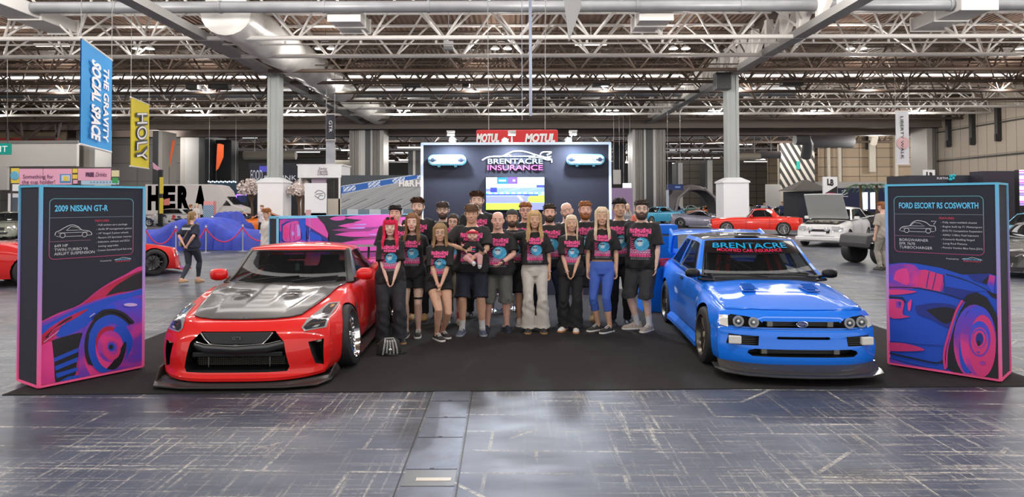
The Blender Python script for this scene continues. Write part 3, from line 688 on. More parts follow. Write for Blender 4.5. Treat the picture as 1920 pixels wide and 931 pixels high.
def pt_h(px, py, z):
 d = CAMROT @ Vector(((px - 960) / F, -(py - CY) / F, -1)); t = (z - CAMH) / d.z; return Vector((d.x * t, d.y * t, z))
ZW = 1.58
q1 = pt_h(520, 406.5, ZW); q2 = pt_h(790, 400.5, ZW); q0 = pt_h(497, 406.2, ZW)
q2.y = min(q2.y, 13.0)
dirv = (q2 - q1); dirv.z = 0; LW = dirv.length; dn = dirv.normalized(); nrm = Vector((dn.y, -dn.x, 0))
if nrm.y > 0: nrm = -nrm
wg = empty('wing_wall', (q1.x, q1.y, 0), math.atan2(dn.y, dn.x), label='low angled wing wall with pink and blue car print behind the red car', cat='display wall')
b = MB(); b.box2((0, 0, 0), (LW, .32, ZW)); b.build('panel', navy, wg)
b = MB()
b.box2((-.01, -.012, 0), (.02, .02, ZW)); b.box2((-.01, .30, 0), (.02, .33, ZW)); b.box2((-.01, -.012, ZW - .03), (LW, .02, ZW + .01)); b.box2((-.01, .30, ZW - .03), (LW, .33, ZW + .01)); b.box2((-.01, 0, ZW - .03), (.02, .33, ZW + .01)); b.build('edge_trim', cyan_edge, wg)
q = pt_h(1234, 422, 1.36); q_ = pt_h(1270, 422, 1.36)
bc = empty('blue_counter', (q.x, 11.0, 0), label='plain bright blue counter box behind the blue car', cat='counter')
x0 = at(1205, 400, 11).x - q.x; x1 = at(1270.5, 400, 11).x - q.x; zt = at(1250, 421.5, 11).z; zs = at(1250, 440.5, 11).z
b = MB(); b.box2((x0, 0, 0), (x1, .5, zs - .02)); b.build('lower_box', mat('counter_blue', (.0, .145, .62), .35), bc)
b = MB(); b.box2((x0, 0, zs + .02), (x1, .5, zt)); b.build('upper_box', mat('counter_blue', (.0, .145, .62), .35), bc)
b = MB(); b.box2((x0, .02, zs - .02), (x1, .48, zs + .02)); b.build('groove', mat('groove_grey', (.10, .10, .12), .3), bc)
A = at(893, 268, 22); B = at(1046, 243, 22)
bn = empty('red_banner', ((A.x + B.x) / 2, 22, (A.z + B.z) / 2), label='red hanging banner with large white letters over the stand wall', cat='banner')
W_ = B.x - A.x; H_ = (B.z - A.z) * 1.25
b = MB(); b.box((0, .35, -.05), (W_, .7, H_)); bevel(b.build('cloth', mat('banner_red', (.62, .015, .02), .5), bn), .04)
for (body, x0p, x1p) in (('MOTUL', 880, 936), ('MOTUL', 984, 1041)):
 o = wall_text(body, x0p if x0p > 890 else 893, x1p, 258.5, 14.5, mat('banner_white', (.85, .82, .82), .5), 22, .02, None, 'lettering', offset=.02, shear=.2, extrude=.01)
 o.parent = bn; o.data.transform(Matrix.Translation(-bn.location))
b = MB()
for s in (-.35, .35): b.tube([(W_ * s, .35, H_ / 2 - .05), (W_ * s * 1.05, .35, 7)], .012, 5)
b.build('wire', mat('wire', (.35, .35, .35), .4), bn)
# ================================================================ totems
def totem(pn, pf, po, label, mirror, title, specs, feats, hand):
 "pn: near bottom edge px of the face, pf: far bottom edge of the face, po: other bottom corner of the side"
 n = ground(*pn); f = ground(*pf); 
 fd = (f - n); fd.z = 0; FW = fd.length; fd.normalize()
 sd = Vector((-fd.y, fd.x, 0))
 if sd.y < 0: sd = -sd
 H_ = 2.0
 if hand == 'L': left, right = n, f      # face runs from left (near) to right (far)
 else: left, right = f, n
 xd = (right - left).normalized()
 root = empty('display_totem', (left.x, left.y, 0), math.atan2(xd.y, xd.x), label=label, cat='display totem', group='lit display totems')
 dp = .48; zb = .035
 b = MB(); b.box2((0, 0, zb), (FW, dp, H_ - .02)); b.build('body', navy, root)
 if 'totem_edge' not in _M:
  m, nt, bs = node_mat('totem_edge'); tc = nt.nodes.new('ShaderNodeTexCoord'); sp = nt.nodes.new('ShaderNodeSeparateXYZ'); mr = nt.nodes.new('ShaderNodeMapRange'); cr = nt.nodes.new('ShaderNodeValToRGB')
  nt.links.new(tc.outputs['Object'], sp.inputs[0]); nt.links.new(sp.outputs['Z'], mr.inputs[0]); mr.inputs[2].default_value = 2.0
  nt.links.new(mr.outputs[0], cr.inputs[0]); e = cr.color_ramp.elements; e[0].color = (.85, .09, .25, 1); e[1].color = (.09, .42, .62, 1); k = e.new(.5); k.color = (.36, .22, .55, 1)
  nt.links.new(cr.outputs[0], bs.inputs['Base Color']); nt.links.new(cr.outputs[0], bs.inputs['Emission Color']); bs.inputs['Emission Strength'].default_value = .12; bs.inputs['Roughness'].default_value = .4
 E = _M['totem_edge']; e_ = .022
 for (x, y) in ((0, 0), (FW, 0), (0, dp), (FW, dp)):
  b = MB(); b.box((x, y, H_ / 2 + zb / 2), (e_ * 1.3, e_ * 1.3, H_ - zb)); b.build('edge_post', E, root)
 for z in (zb, H_ - .01):
  for (c, d) in (((FW / 2, 0, z), (FW, e_, e_)), ((FW / 2, dp, z), (FW, e_, e_)), ((0, dp / 2, z), (e_, dp, e_)), ((FW, dp / 2, z), (e_, dp, e_))):
   b = MB(); b.box(c, d); b.build('edge_rail', E, root)
 for x in (.05, FW - .05):
  for y in (.06, dp - .06):
   b = MB(); b.lathe([(.03, 0), (.03, .012), (.012, .02), (.012, zb)], (x, y, 0), n=10); b.build('foot', chrome, root)
 y0 = -.004
 fm = node_grad('totem_frame', [(0, (.32, .05, .13)), (1, (.10, .30, .36))], 1.25, 1.87)
 def rrect(x0, z0, x1, z1, r, n=6):
  out = []
  for (cx, cz, a0) in ((x1 - r, z1 - r, 0), (x0 + r, z1 - r, pi / 2), (x0 + r, z0 + r, pi), (x1 - r, z0 + r, 3 * pi / 2)):
   out += [(cx + r * cos(a0 + k * pi / 2 / n), cz + r * sin(a0 + k * pi / 2 / n)) for k in range(n + 1)]
  return out
 def flat(me, name, m, dy=0.0):
  for v in me.vertices: v.co = (v.co.x, y0 - dy, v.co.y)
  return link(name, me, m, root)
 fx0, fx1, fz0, fz1 = FW * .075, FW * .885, 1.265, 1.865
 if hand == 'R': fx0, fx1 = FW * .075, FW * .885
 flat(strip2d(rrect(fx0, fz0, fx1, fz1, .045), .008, True), 'frame_line', fm)
 flat(strip2d([(fx0, 1.675), (fx1, 1.675)], .005), 'rule', fm); flat(strip2d([(fx0, 1.44), (fx0 + (fx1 - fx0) * .47, 1.44)], .005), 'rule', fm)
 def tx(body, x, z, size, m, name='lettering', width=None, **k):
  me = text_mesh(body, size=size, align='LEFT', **k)
  if width:
   xs = [v.co.x for v in me.vertices]; s_ = width / (max(xs) - min(xs))
   for v in me.vertices: v.co.x *= s_
  for v in me.vertices: v.co = (x + v.co.x, y0, z + v.co.y)
  return link(name, me, m, root)
 tx(title, fx0 + .045, 1.765, .085, mat('totem_title', (.10, .48, .75), .5, emit=.15), 'title', width=(fx1 - fx0) * (.62 if hand == 'L' else .89), offset=.002)
 wt = mat('totem_white', (.55, .55, .58), .5, emit=.08)
 for i, l in enumerate(specs): tx(l, fx0 + .045, 1.395 - i * .040, .040, wt, 'spec_line')
 xf = fx0 + (fx1 - fx0) * .52
 tx('FEATURES:', xf, 1.635, .03, mat('totem_red', (.65, .05, .10), .5, emit=.1), 'features_heading')
 for i, l in enumerate(feats): tx(l, xf + .015, 1.592 - i * .044, .027, wt, 'feature_line', width=min(FW * .36, .0118 * len(l)))
 cx, cz, k = fx0 + .05, 1.50, (fx1 - fx0) * .42
 prof = spl([(0, .06), (.02, .15), (.12, .2), (.28, .3), (.45, .36), (.62, .3), (.72, .2), (.92, .16), (1, .08), (.98, .03)])
 if hand == 'R': prof = spl([(1, .06), (.98, .2), (.86, .22), (.72, .33), (.5, .37), (.36, .3), (.28, .2), (.1, .17), (.02, .1), (.0, .04)])
 flat(strip2d([(cx + k * a_, cz + k * b_ - .02) for a_, b_ in prof], .006), 'car_drawing', wt)
 low = [(.03, .04), (.12, .02)], [(.28, .02), (.72, .02)], [(.88, .03), (.97, .04)], [(.08, .13), (.9, .13)], [(.3, .2), (.7, .2), (.58, .29), (.42, .31), (.3, .2)]
 for l in low: flat(strip2d([(cx + k * a_, cz + k * b_ - .02) for a_, b_ in l], .004), 'car_drawing', wt)
 for q in (.2, .8): flat(strip2d([(cx + k * (q + .07 * cos(t * pi / 6)), cz + k * (.055 + .07 * sin(t * pi / 6)) - .02) for t in range(12)], .005, True), 'car_drawing', wt)
 if hand == 'R': flat(strip2d([(cx + k * .88, cz + k * .3), (cx + k * 1.02, cz + k * .3), (cx + k * .95, cz + k * .2)], .006), 'car_drawing', wt)
 tx('Presented by', fx1 - .33, 1.215, .021, wt, 'small_lettering')
 me = strip2d([(p[0], -p[1]) for p in LOGO[0]], 22); s_ = .17 / 940
 for v in me.vertices: v.co = (fx1 - .19 + (v.co.x - 172) * s_, v.co.y * s_ + 1.255, 0)
 flat(me, 'small_logo', wt)
 tx('BRENTACRE', fx1 - .18, 1.217, .024, mat('totem_title', (.1, .48, .75)), 'small_lettering', width=.15); tx('INSURANCE', fx1 - .18, 1.199, .022, mat('totem_red', (.65, .05, .1)), 'small_lettering', width=.15)
 return root, FW, y0
def node_grad(name, stops, z0, z1, axis='Z'):
 if name in _M: return _M[name]
 m, nt, bs = node_mat(name); tc = nt.nodes.new('ShaderNodeTexCoord'); sp = nt.nodes.new('ShaderNodeSeparateXYZ'); mr = nt.nodes.new('ShaderNodeMapRange'); cr = nt.nodes.new('ShaderNodeValToRGB')
 nt.links.new(tc.outputs['Object'], sp.inputs[0]); nt.links.new(sp.outputs[axis], mr.inputs[0]); mr.inputs[1].default_value = z0; mr.inputs[2].default_value = z1
 nt.links.new(mr.outputs[0], cr.inputs[0]); cr.color_ramp.elements[0].color = (*stops[0][1], 1); cr.color_ramp.elements[1].color = (*stops[-1][1], 1)
 cr.color_ramp.elements[0].position = stops[0][0]; cr.color_ramp.elements[1].position = stops[-1][0]
 for s in stops[1:-1]: e = cr.color_ramp.elements.new(s[0]); e.color = (*s[1], 1)
 nt.links.new(cr.outputs[0], bs.inputs['Base Color']); bs.inputs['Roughness'].default_value = .5; return m
def art_mat(name, cols, scale=2.0, dist=.3, stretch=(1, 1, 1), rot=0):
 "printed duotone: blends several printing inks in soft bands"
 m, nt, bs = node_mat(name); N = nt.nodes; tc = N.new('ShaderNodeTexCoord'); mp = N.new('ShaderNodeMapping'); mp.inputs['Scale'].default_value = stretch; mp.inputs['Rotation'].default_value = (0, rot, 0)
 nt.links.new(tc.outputs['Object'], mp.inputs[0]); n = N.new('ShaderNodeTexNoise'); n.inputs['Scale'].default_value = scale; n.inputs['Detail'].default_value = 2; n.inputs['Distortion'].default_value = dist
 nt.links.new(mp.outputs[0], n.inputs['Vector']); cr = N.new('ShaderNodeValToRGB'); nt.links.new(n.outputs['Fac'], cr.inputs[0])
 e = cr.color_ramp.elements; e[0].position = .32; e[1].position = .68; e[0].color = (*cols[0], 1); e[1].color = (*cols[-1], 1)
 for i, c in enumerate(cols[1:-1]): q = e.new(.32 + .36 * (i + 1) / (len(cols) - 1)); q.color = (*c, 1)
 nt.links.new(cr.outputs[0], bs.inputs['Base Color']); bs.inputs['Roughness'].default_value = .55
 nt.links.new(cr.outputs[0], bs.inputs['Emission Color']); bs.inputs['Emission Strength'].default_value = .08
 return m
PKc, BLc, VIc, DKc, RDc = (.62, .035, .22), (.015, .07, .60), (.16, .035, .36), (.012, .012, .02), (.40, .01, .05)
inks = dict(blue=art_mat('ink_blue', [DKc, (.02, .05, .42), BLc], 1.6), pink=art_mat('ink_pink', [(.32, .02, .16), PKc, (.75, .06, .25)], 2), mix=art_mat('ink_mix', [BLc, (.08, .05, .5), VIc, PKc], 1.9, .4, (1, 1, 1.6), .5), dark=mat('ink_dark', DKc, .6), violet=art_mat('ink_violet', [BLc, VIc, PKc], 2.6, .6), red=art_mat('ink_red', [DKc, RDc, PKc], 1.5), pale=mat('ink_pale', (.55, .4, .75), .6), flatblue=mat('ink_flatblue', (.012, .075, .55), .6), flatpink=mat('ink_flatpink', (.66, .04, .2), .6), navyblue=mat('ink_navyblue', (.015, .03, .25), .6))
def art(root, FW, y0, map_, layers):
 "each layer: (ink, polygon in picture px) or (ink, 'line', pts, width) ; map_ turns px into face coords"
 from mathutils.geometry import tessellate_polygon
 for i, l in enumerate(layers):
  dy = .0006 * (i + 1)
  if l[1] == 'line':
   me = strip2d([map_(*p) for p in spl(l[2], 5)], l[3])
   vs = [(min(max(v.co.x, .012), FW - .012), y0 - dy, max(v.co.y, .05)) for v in me.vertices]
   for v, c in zip(me.vertices, vs): v.co = c
  else:
   P = [map_(*p) for p in (spl(l[1] + [l[1][0]], 5)[:-1] if l[0][0] == '~' else l[1])]
   bm = bmesh.new(); vv = [bm.verts.new((p[0], p[1], 0)) for p in P]; f = bm.faces.new(vv)
   for (co, no) in (((.012, 0, 0), (-1, 0, 0)), ((FW - .012, 0, 0), (1, 0, 0)), ((0, .05, 0), (0, -1, 0)), ((0, 1.97, 0), (0, 1, 0))):
    g = bm.verts[:] + bm.edges[:] + bm.faces[:]
    bmesh.ops.bisect_plane(bm, geom=g, plane_co=co, plane_no=no, clear_outer=True)
   bmesh.ops.triangulate(bm, faces=bm.faces)
   me = bpy.data.meshes.new('art'); bm.to_mesh(me); bm.free()
   for v in me.vertices: v.co = (v.co.x, y0 - dy, v.co.y)
  link('printed_picture', me, inks[l[0].strip('~')], root)
def ell(cx, cy, rx, ry, a0=0, a1=360, n=28, rot=0):
 out = []
 for k in range(n + (a1 - a0 < 360)):
  a = R(a0 + (a1 - a0) * k / n); x, y = rx * cos(a), ry * sin(a); out.append((cx + x * cos(R(rot)) - y * sin(R(rot)), cy + x * sin(R(rot)) + y * cos(R(rot))))
 return out
tl, FWl, y0l = totem((72.5, 732), (267, 692), (32, 722), 'tall black totem about the red car, at the left edge of the carpet', False, '2009 NISSAN GT-R', ['649 HP', 'TWIN-TURBO V6', 'AIRLIFT SUSPENSION'],
 ['- Full carbon aero package', '- Airlift 3P management system', '- 19" forged 3-piece wheels', '- Recaro CS Sportster interior', '- Induction, exhaust and ECU', '  tuning upgrades', '- Custom Gunmetal Liquid Red wrap'], 'L')
def map_l(X, Y):
 "crop px (zoom 968 wide over 20..280, 490..740) -> face coords"
 px = 20 + X * 260 / 968; py = 490 + Y * 250 / 931
 d = CAMROT @ Vector(((px - 960) / F, -(py - CY) / F, -1)); o = Vector((0, 0, CAMH)); xd = Matrix.Rotation(tl.rotation_euler.z, 3, 'Z') @ Vector((1, 0, 0)); nn = Vector((-xd.y, xd.x, 0))
 t = (Vector(tl.location) - o).dot(nn) / d.dot(nn); p = o + d * t - Vector(tl.location); return (p.dot(xd), p.z)
art(tl, FWl, y0l, map_l, [
 ('~pink', [(205, 420), (330, 360), (480, 300), (620, 190), (780, 100), (940, 40), (960, 300), (960, 780), (600, 800), (205, 930)]),
 ('~red', [(500, 300), (640, 190), (800, 105), (950, 60), (950, 180), (800, 215), (640, 250)]), ('~dark', [(660, 240), (760, 150), (930, 70), (950, 160), (880, 195), (760, 215)]),
 ('~violet', [(205, 430), (420, 330), (640, 255), (900, 190), (960, 180), (960, 420), (700, 330), (560, 420), (480, 560), (205, 560)]),
 ('~flatblue', [(205, 460), (420, 350), (640, 265), (900, 195), (950, 150), (950, 215), (700, 290), (600, 380), (520, 450), (380, 520), (300, 520), (205, 530)]),
 ('~mix', [(720, 280), (860, 250), (940, 300), (940, 450), (830, 420), (740, 340)]),
 ('~red', [(205, 520), (300, 440), (430, 370), (540, 330), (440, 400), (350, 450), (290, 560), (215, 590)]),
 ('~pink', [(205, 590), (285, 560), (300, 700), (310, 880), (205, 920)]),
 ('~dark', [(285, 550), (380, 520), (500, 500), (480, 600), (460, 700), (440, 800), (320, 860), (300, 690)]),
 ('flatblue', [(300, 672), (470, 600), (470, 628), (302, 700)]), ('flatblue', [(305, 730), (465, 665), (465, 695), (310, 760)]), ('flatblue', [(310, 780), (465, 735), (465, 760), (320, 812)]), ('flatblue', [(300, 855), (400, 800), (470, 790), (540, 830), (300, 900)]),
 ('~violet', [(470, 600), (510, 470), (560, 420), (530, 560), (510, 700), (560, 820), (480, 850)]),
 ('dark', ell(710, 590, 200, 250, 150, 420, 40)), ('~flatblue', [(545, 500), (600, 410), (700, 370), (800, 420), (860, 520), (860, 640), (800, 730), (700, 770), (600, 760), (540, 640)]),
 ('~mix', [(800, 450), (900, 420), (930, 520), (930, 740), (760, 790), (600, 800), (780, 700), (850, 560)]),
 ('violet', ell(700, 590, 110, 160)), ('pink', ell(690, 600, 102, 150)), ('red', ell(680, 560, 90, 110)), ('flatblue', ell(755, 545, 60, 100)), ('mix', ell(690, 590, 90, 110)),
 ('~dark', [(665, 745), (720, 680), (790, 560), (800, 600), (770, 700), (720, 750)]), ('flatpink', ell(700, 610, 62, 75)), ('violet', ell(700, 600, 42, 50)), ('flatblue', ell(697, 595, 26, 30)), ('dark', ell(694, 594, 14, 17)),
 ('pale', ell(830, 300, 48, 12)), ('pale', 'line', [(545, 385), (565, 370), (580, 360)], .01),
 ('dark', ell(700, 430, 190, 100, 200, 330, 20) + ell(700, 440, 175, 78, 330, 200, 20)) if False else ('dark', 'line', [(570, 400), (640, 345), (720, 340), (790, 370), (850, 430)], .028),
 ('pale', 'line', [(225, 560), (330, 480)], .006), ('dark', 'line', [(240, 530), (290, 480), (360, 420), (420, 385)], .018), ('flatpink', 'line', [(260, 520), (300, 470), (370, 430)], .01),
])
tr, FWr, y0r = totem((1876, 719), (1667, 686), (1899, 704), 'tall black totem about the blue car, at the right edge of the carpet', True, 'FORD ESCORT RS COSWORTH', ['BORGWARNER', 'EFR 7670', 'TURBOCHARGER'],
 ['- Fully seam-welded chassis', '- Engine built by F1 Motorsport', '- EVO-TC Competition Suspension', '- ASNU 1100cc Fuel Injectors', '- Cosworth Badding forged', '  Long Rod Pistons', '- Porsche Voodoo Blue Paint (Z31)'], 'R')
def map_r(X, Y):
 px = 1660 + X * 250 / 970; py = 490 + Y * 240 / 931
 d = CAMROT @ Vector(((px - 960) / F, -(py - CY) / F, -1)); o = Vector((0, 0, CAMH)); xd = Matrix.Rotation(tr.rotation_euler.z, 3, 'Z') @ Vector((1, 0, 0)); nn = Vector((-xd.y, xd.x, 0))
 t = (Vector(tr.location) - o).dot(nn) / d.dot(nn); p = o + d * t - Vector(tr.location); return (p.dot(xd), p.z)
art(tr, FWr, y0r, map_r, [
 ('flatblue', [(20, 20), (120, 8), (230, 15), (400, 45), (560, 95), (650, 92), (760, 88), (830, 110), (830, 870), (400, 800), (20, 760)]),
 ('~violet', [(20, 30), (120, 15), (230, 40), (250, 180), (20, 190)]), ('~pink', [(60, 130), (80, 70), (150, 50), (175, 110), (160, 170)]), ('flatpink', [(235, 65), (290, 58), (430, 100), (400, 218), (215, 180)]),
 ('violet', [(200, 60), (265, 60), (225, 180), (180, 170)]), ('navyblue', 'line', [(320, 70), (300, 190)], .008), ('navyblue', 'line', [(370, 85), (345, 200)], .008), ('pink', 'line', [(440, 95), (410, 215)], .012),
 ('navyblue', [(420, 95), (560, 130), (700, 190), (640, 230), (560, 270), (430, 225)]), ('flatblue', [(430, 95), (620, 150), (760, 215), (640, 215), (440, 180)]),
 ('dark', 'line', [(440, 90), (560, 125), (700, 185), (790, 240)], .008), ('dark', 'line', [(20, 185), (220, 190), (400, 225), (560, 275)], .009), ('navyblue', [(600, 95), (760, 90), (730, 160), (650, 140)]), ('dark', [(700, 150), (760, 100), (740, 165)]), ('violet', [(760, 95), (800, 105), (790, 240), (740, 170)]), ('dark', [(740, 215), (830, 240), (830, 275), (780, 260)]),
 ('~flatpink', [(20, 200), (150, 205), (230, 220), (100, 240), (20, 235)]),
 ('~navyblue', [(220, 320), (380, 300), (520, 330), (500, 440), (460, 480), (340, 420), (240, 380)]), ('~dark', [(300, 350), (420, 330), (510, 350), (490, 420), (440, 450), (360, 400)]),
 ('dark', [(25, 250), (130, 258), (158, 300), (150, 300), (125, 268), (25, 262)]), ('~flatpink', [(30, 270), (110, 275), (140, 300), (130, 380), (180, 400), (40, 405)]), ('violet', [(80, 285), (120, 290), (115, 340), (82, 330)]), ('navyblue', [(100, 290), (118, 295), (116, 320), (102, 318)]), ('~pink', [(165, 300), (195, 275), (185, 350), (170, 350)]),
 ('navyblue', 'line', [(20, 575), (250, 600), (420, 610)], .008), ('~flatpink', [(20, 585), (160, 595), (290, 640), (140, 650), (20, 640)]), ('dark', 'line', [(20, 660), (200, 700), (380, 735), (440, 700)], .016), ('~navyblue', [(20, 690), (200, 740), (420, 790), (430, 810), (20, 750)]), ('~violet', [(30, 700), (160, 740), (420, 800), (200, 790), (30, 750)]),
 ('dark', [(560, 290), (600, 240), (670, 222), (740, 260), (800, 360), (830, 440), (830, 860), (500, 800), (440, 760), (460, 620), (490, 440)]),
 ('flatpink', 'line', [(565, 280), (520, 360), (480, 480), (440, 620), (430, 700), (440, 780)], .02), ('violet', 'line', [(580, 290), (530, 380), (490, 500), (455, 640), (450, 770)], .014),
 ('violet', ell(650, 580, 150, 270)), ('navyblue', ell(620, 580, 60, 230)), ('flatblue', ell(600, 640, 60, 170)), ('mix', ell(680, 570, 130, 250)), ('flatpink', ell(710, 610, 98, 225)), ('violet', ell(690, 560, 80, 130)), ('flatpink', ell(690, 575, 62, 100)), ('violet', ell(690, 555, 52, 72)), ('flatpink', ell(688, 560, 46, 62)), ('navyblue', ell(690, 560, 28, 46)), ('dark', ell(684, 590, 12, 22)), ('violet', ell(712, 735, 22, 15)), ('violet', ell(680, 655, 12, 9)),
])
def map_w(X, Y):
 "crop px (1504 wide over 380..800, 200..460) -> wing wall face coords"
 px = 380 + X / 3.581; py = 200 + Y / 3.581
 d = CAMROT @ Vector(((px - 960) / F, -(py - CY) / F, -1)); o = Vector((0, 0, CAMH)); xd = Matrix.Rotation(wg.rotation_euler.z, 3, 'Z') @ Vector((1, 0, 0)); nn = Vector((-xd.y, xd.x, 0))
 t = (Vector(wg.location) - o).dot(nn) / d.dot(nn); p = o + d * t - Vector(wg.location); return (p.dot(xd), p.z)
inks['magenta'] = mat('ink_magenta', (.62, .07, .36), .6); inks['lav'] = mat('ink_lavender', (.45, .30, .75), .6); inks['dusk'] = mat('ink_dusk', (.26, .03, .17), .6)
art(wg, LW, -.002, map_w, [
 ('flatblue', [(518, 738), (690, 735), (700, 1100), (518, 1100)]), ('~violet', [(518, 760), (600, 735), (690, 733), (660, 760), (560, 790), (518, 840)]),
 ('violet', [(518, 900), (600, 880), (690, 900), (850, 920), (850, 1100), (518, 1100)]), ('navyblue', [(528, 790), (560, 770), (640, 762), (662, 780), (664, 890), (600, 915), (530, 905)]),
 ('~magenta', [(538, 800), (580, 775), (650, 770), (658, 850), (650, 890), (580, 905), (540, 890)]), ('lav', [(632, 790), (654, 788), (655, 868), (634, 870)]), ('navyblue', 'line', [(560, 800), (552, 850), (560, 895)], .008), ('navyblue', 'line', [(592, 785), (584, 850), (590, 900)], .008), ('navyblue', 'line', [(618, 780), (612, 850), (616, 895)], .006),
 ('pink', ell(560, 840, 18, 44)), ('lav', ell(604, 850, 9, 16)),
 ('flatblue', [(640, 760), (700, 745), (690, 860), (670, 880)]), ('magenta', [(690, 732), (760, 732), (815, 790), (842, 850), (838, 880), (690, 790)]), ('navyblue', [(690, 795), (835, 885), (846, 905), (700, 880)]), ('violet', [(700, 885), (846, 910), (850, 1100), (700, 1100)]), ('lav', 'line', [(712, 735), (718, 800), (712, 900)], .01), ('dusk', 'line', [(690, 792), (838, 884)], .012), ('flatblue', [(715, 830), (790, 870), (800, 900), (716, 890)]),
 ('dark', [(762, 732), (1480, 722), (1480, 1100), (852, 1100), (846, 850), (815, 790)]),
] + [('~' + c, [(x, y), (x + w_ * .3, y - h_ * .6), (x + w_, y - h_ * .7 - 3), (x + w_ * .98, y + h_ * .2), (x + w_ * .4, y + h_ * .5)]) for (c, x, y, w_, h_) in (('magenta', 850, 752, 100, 22), ('magenta', 905, 800, 330, 34), ('dusk', 860, 828, 380, 26), ('magenta', 880, 858, 340, 30), ('magenta', 940, 745, 330, 26), ('magenta', 1010, 775, 420, 44), ('dusk', 1000, 890, 420, 26), ('magenta', 930, 912, 400, 28), ('lav', 960, 815, 120, 6), ('lav', 1000, 792, 90, 5), ('magenta', 1120, 830, 340, 40), ('lav', 1100, 858, 120, 5), ('magenta', 860, 950, 420, 34), ('dusk', 900, 1000, 420, 34))])
# ================================================================ car builder (x: nose 0 -> tail L, y: +y is the viewer's left when the nose faces the camera)
def paint(name, col, rough=.22, coat=1.0, flake=0.0): return mat('paint_' + name, col, .5, coat=coat, metal=flake, spec=.25)
tyre_m = mat('tyre_rubber', (.018, .018, .019), .6); trim_m = mat('car_trim_black', (.010, .010, .011), .4, spec=.35); cav_m = mat('car_cavity', (.006, .006, .007), .6)
cabin_m = mat('car_interior', (.022, .023, .026), .6)
glass_w = glass_mat('car_glass', (.55, .60, .60), .55); glass_d = glass_mat('dark_glass', (.25, .28, .3), .25)
lens_clear = mat('lamp_clear', (.75, .76, .78), .08, metal=.6); lens_dark = mat('lamp_dark', (.03, .035, .045), .06, coat=1); lens_red = mat('lamp_red', (.5, .01, .01), .15, coat=1); lens_white = mat('lamp_frost', (.72, .70, .66), .2, coat=1)
def carbon_mat():
 if 'carbon' in _M: return _M['carbon']
 m, nt, b = node_mat('carbon'); N = nt.nodes; tc = N.new('ShaderNodeTexCoord'); ck = N.new('ShaderNodeTexChecker'); ck.inputs['Scale'].default_value = 130
 ck.inputs['Color1'].default_value = (.030, .028, .027, 1); ck.inputs['Color2'].default_value = (.052, .048, .045, 1)
 nt.links.new(tc.outputs['Object'], ck.inputs[0]); nt.links.new(ck.outputs[0], b.inputs['Base Color']); b.inputs['Roughness'].default_value = .38; b.inputs['Coat Weight'].default_value = .35; b.inputs['Specular IOR Level'].default_value = .3; b.inputs['Coat Roughness'].default_value = .08
 return m
def boxgrid(us, vs, ws, P, skip=()):
 nu, nv, nw = len(us) - 1, len(vs) - 1, len(ws) - 1; idx = {}; verts = []; faces = []; info = []
 def vid(i, j, k):
  q = (i, j, k)
  if q not in idx: idx[q] = len(verts); verts.append(P(us[i], vs[j], ws[k]))
  return idx[q]
 def quad(a, b, c, d, s, u, v, w): faces.append((vid(*a), vid(*b), vid(*c), vid(*d))); info.append((s, u, v, w))
 mid = lambda L, i: (L[i] + L[i + 1]) / 2
 for s in ('front', 'rear'):
  i = 0 if s == 'front' else nu
  for j in range(nv):
   for k in range(nw):
    q = [(i, j, k), (i, j + 1, k), (i, j + 1, k + 1), (i, j, k + 1)]
    if s == 'front': q.reverse()
    quad(*q, s, us[i], mid(vs, j), mid(ws, k))
 for s in ('right', 'left'):
  j = 0 if s == 'right' else nv
  for i in range(nu):
   for k in range(nw):
    q = [(i, j, k), (i + 1, j, k), (i + 1, j, k + 1), (i, j, k + 1)]
    if s == 'left': q.reverse()
    quad(*q, s, mid(us, i), vs[j], mid(ws, k))
 for s in ('bottom', 'top'):
  if s in skip: continue
  k = 0 if s == 'bottom' else nw
  for i in range(nu):
   for j in range(nv):
    q = [(i, j, k), (i + 1, j, k), (i + 1, j + 1, k), (i, j + 1, k)]
    if s == 'bottom': q.reverse()
    quad(*q, s, mid(us, i), mid(vs, j), ws[k])
 return verts, faces, info
def dens(n, e=.6):
 "0..1 with more points towards the ends"
 return [.5 - .5 * (abs(cos(pi * i / n)) ** e) * (1 if cos(pi * i / n) > 0 else -1) for i in range(n + 1)]
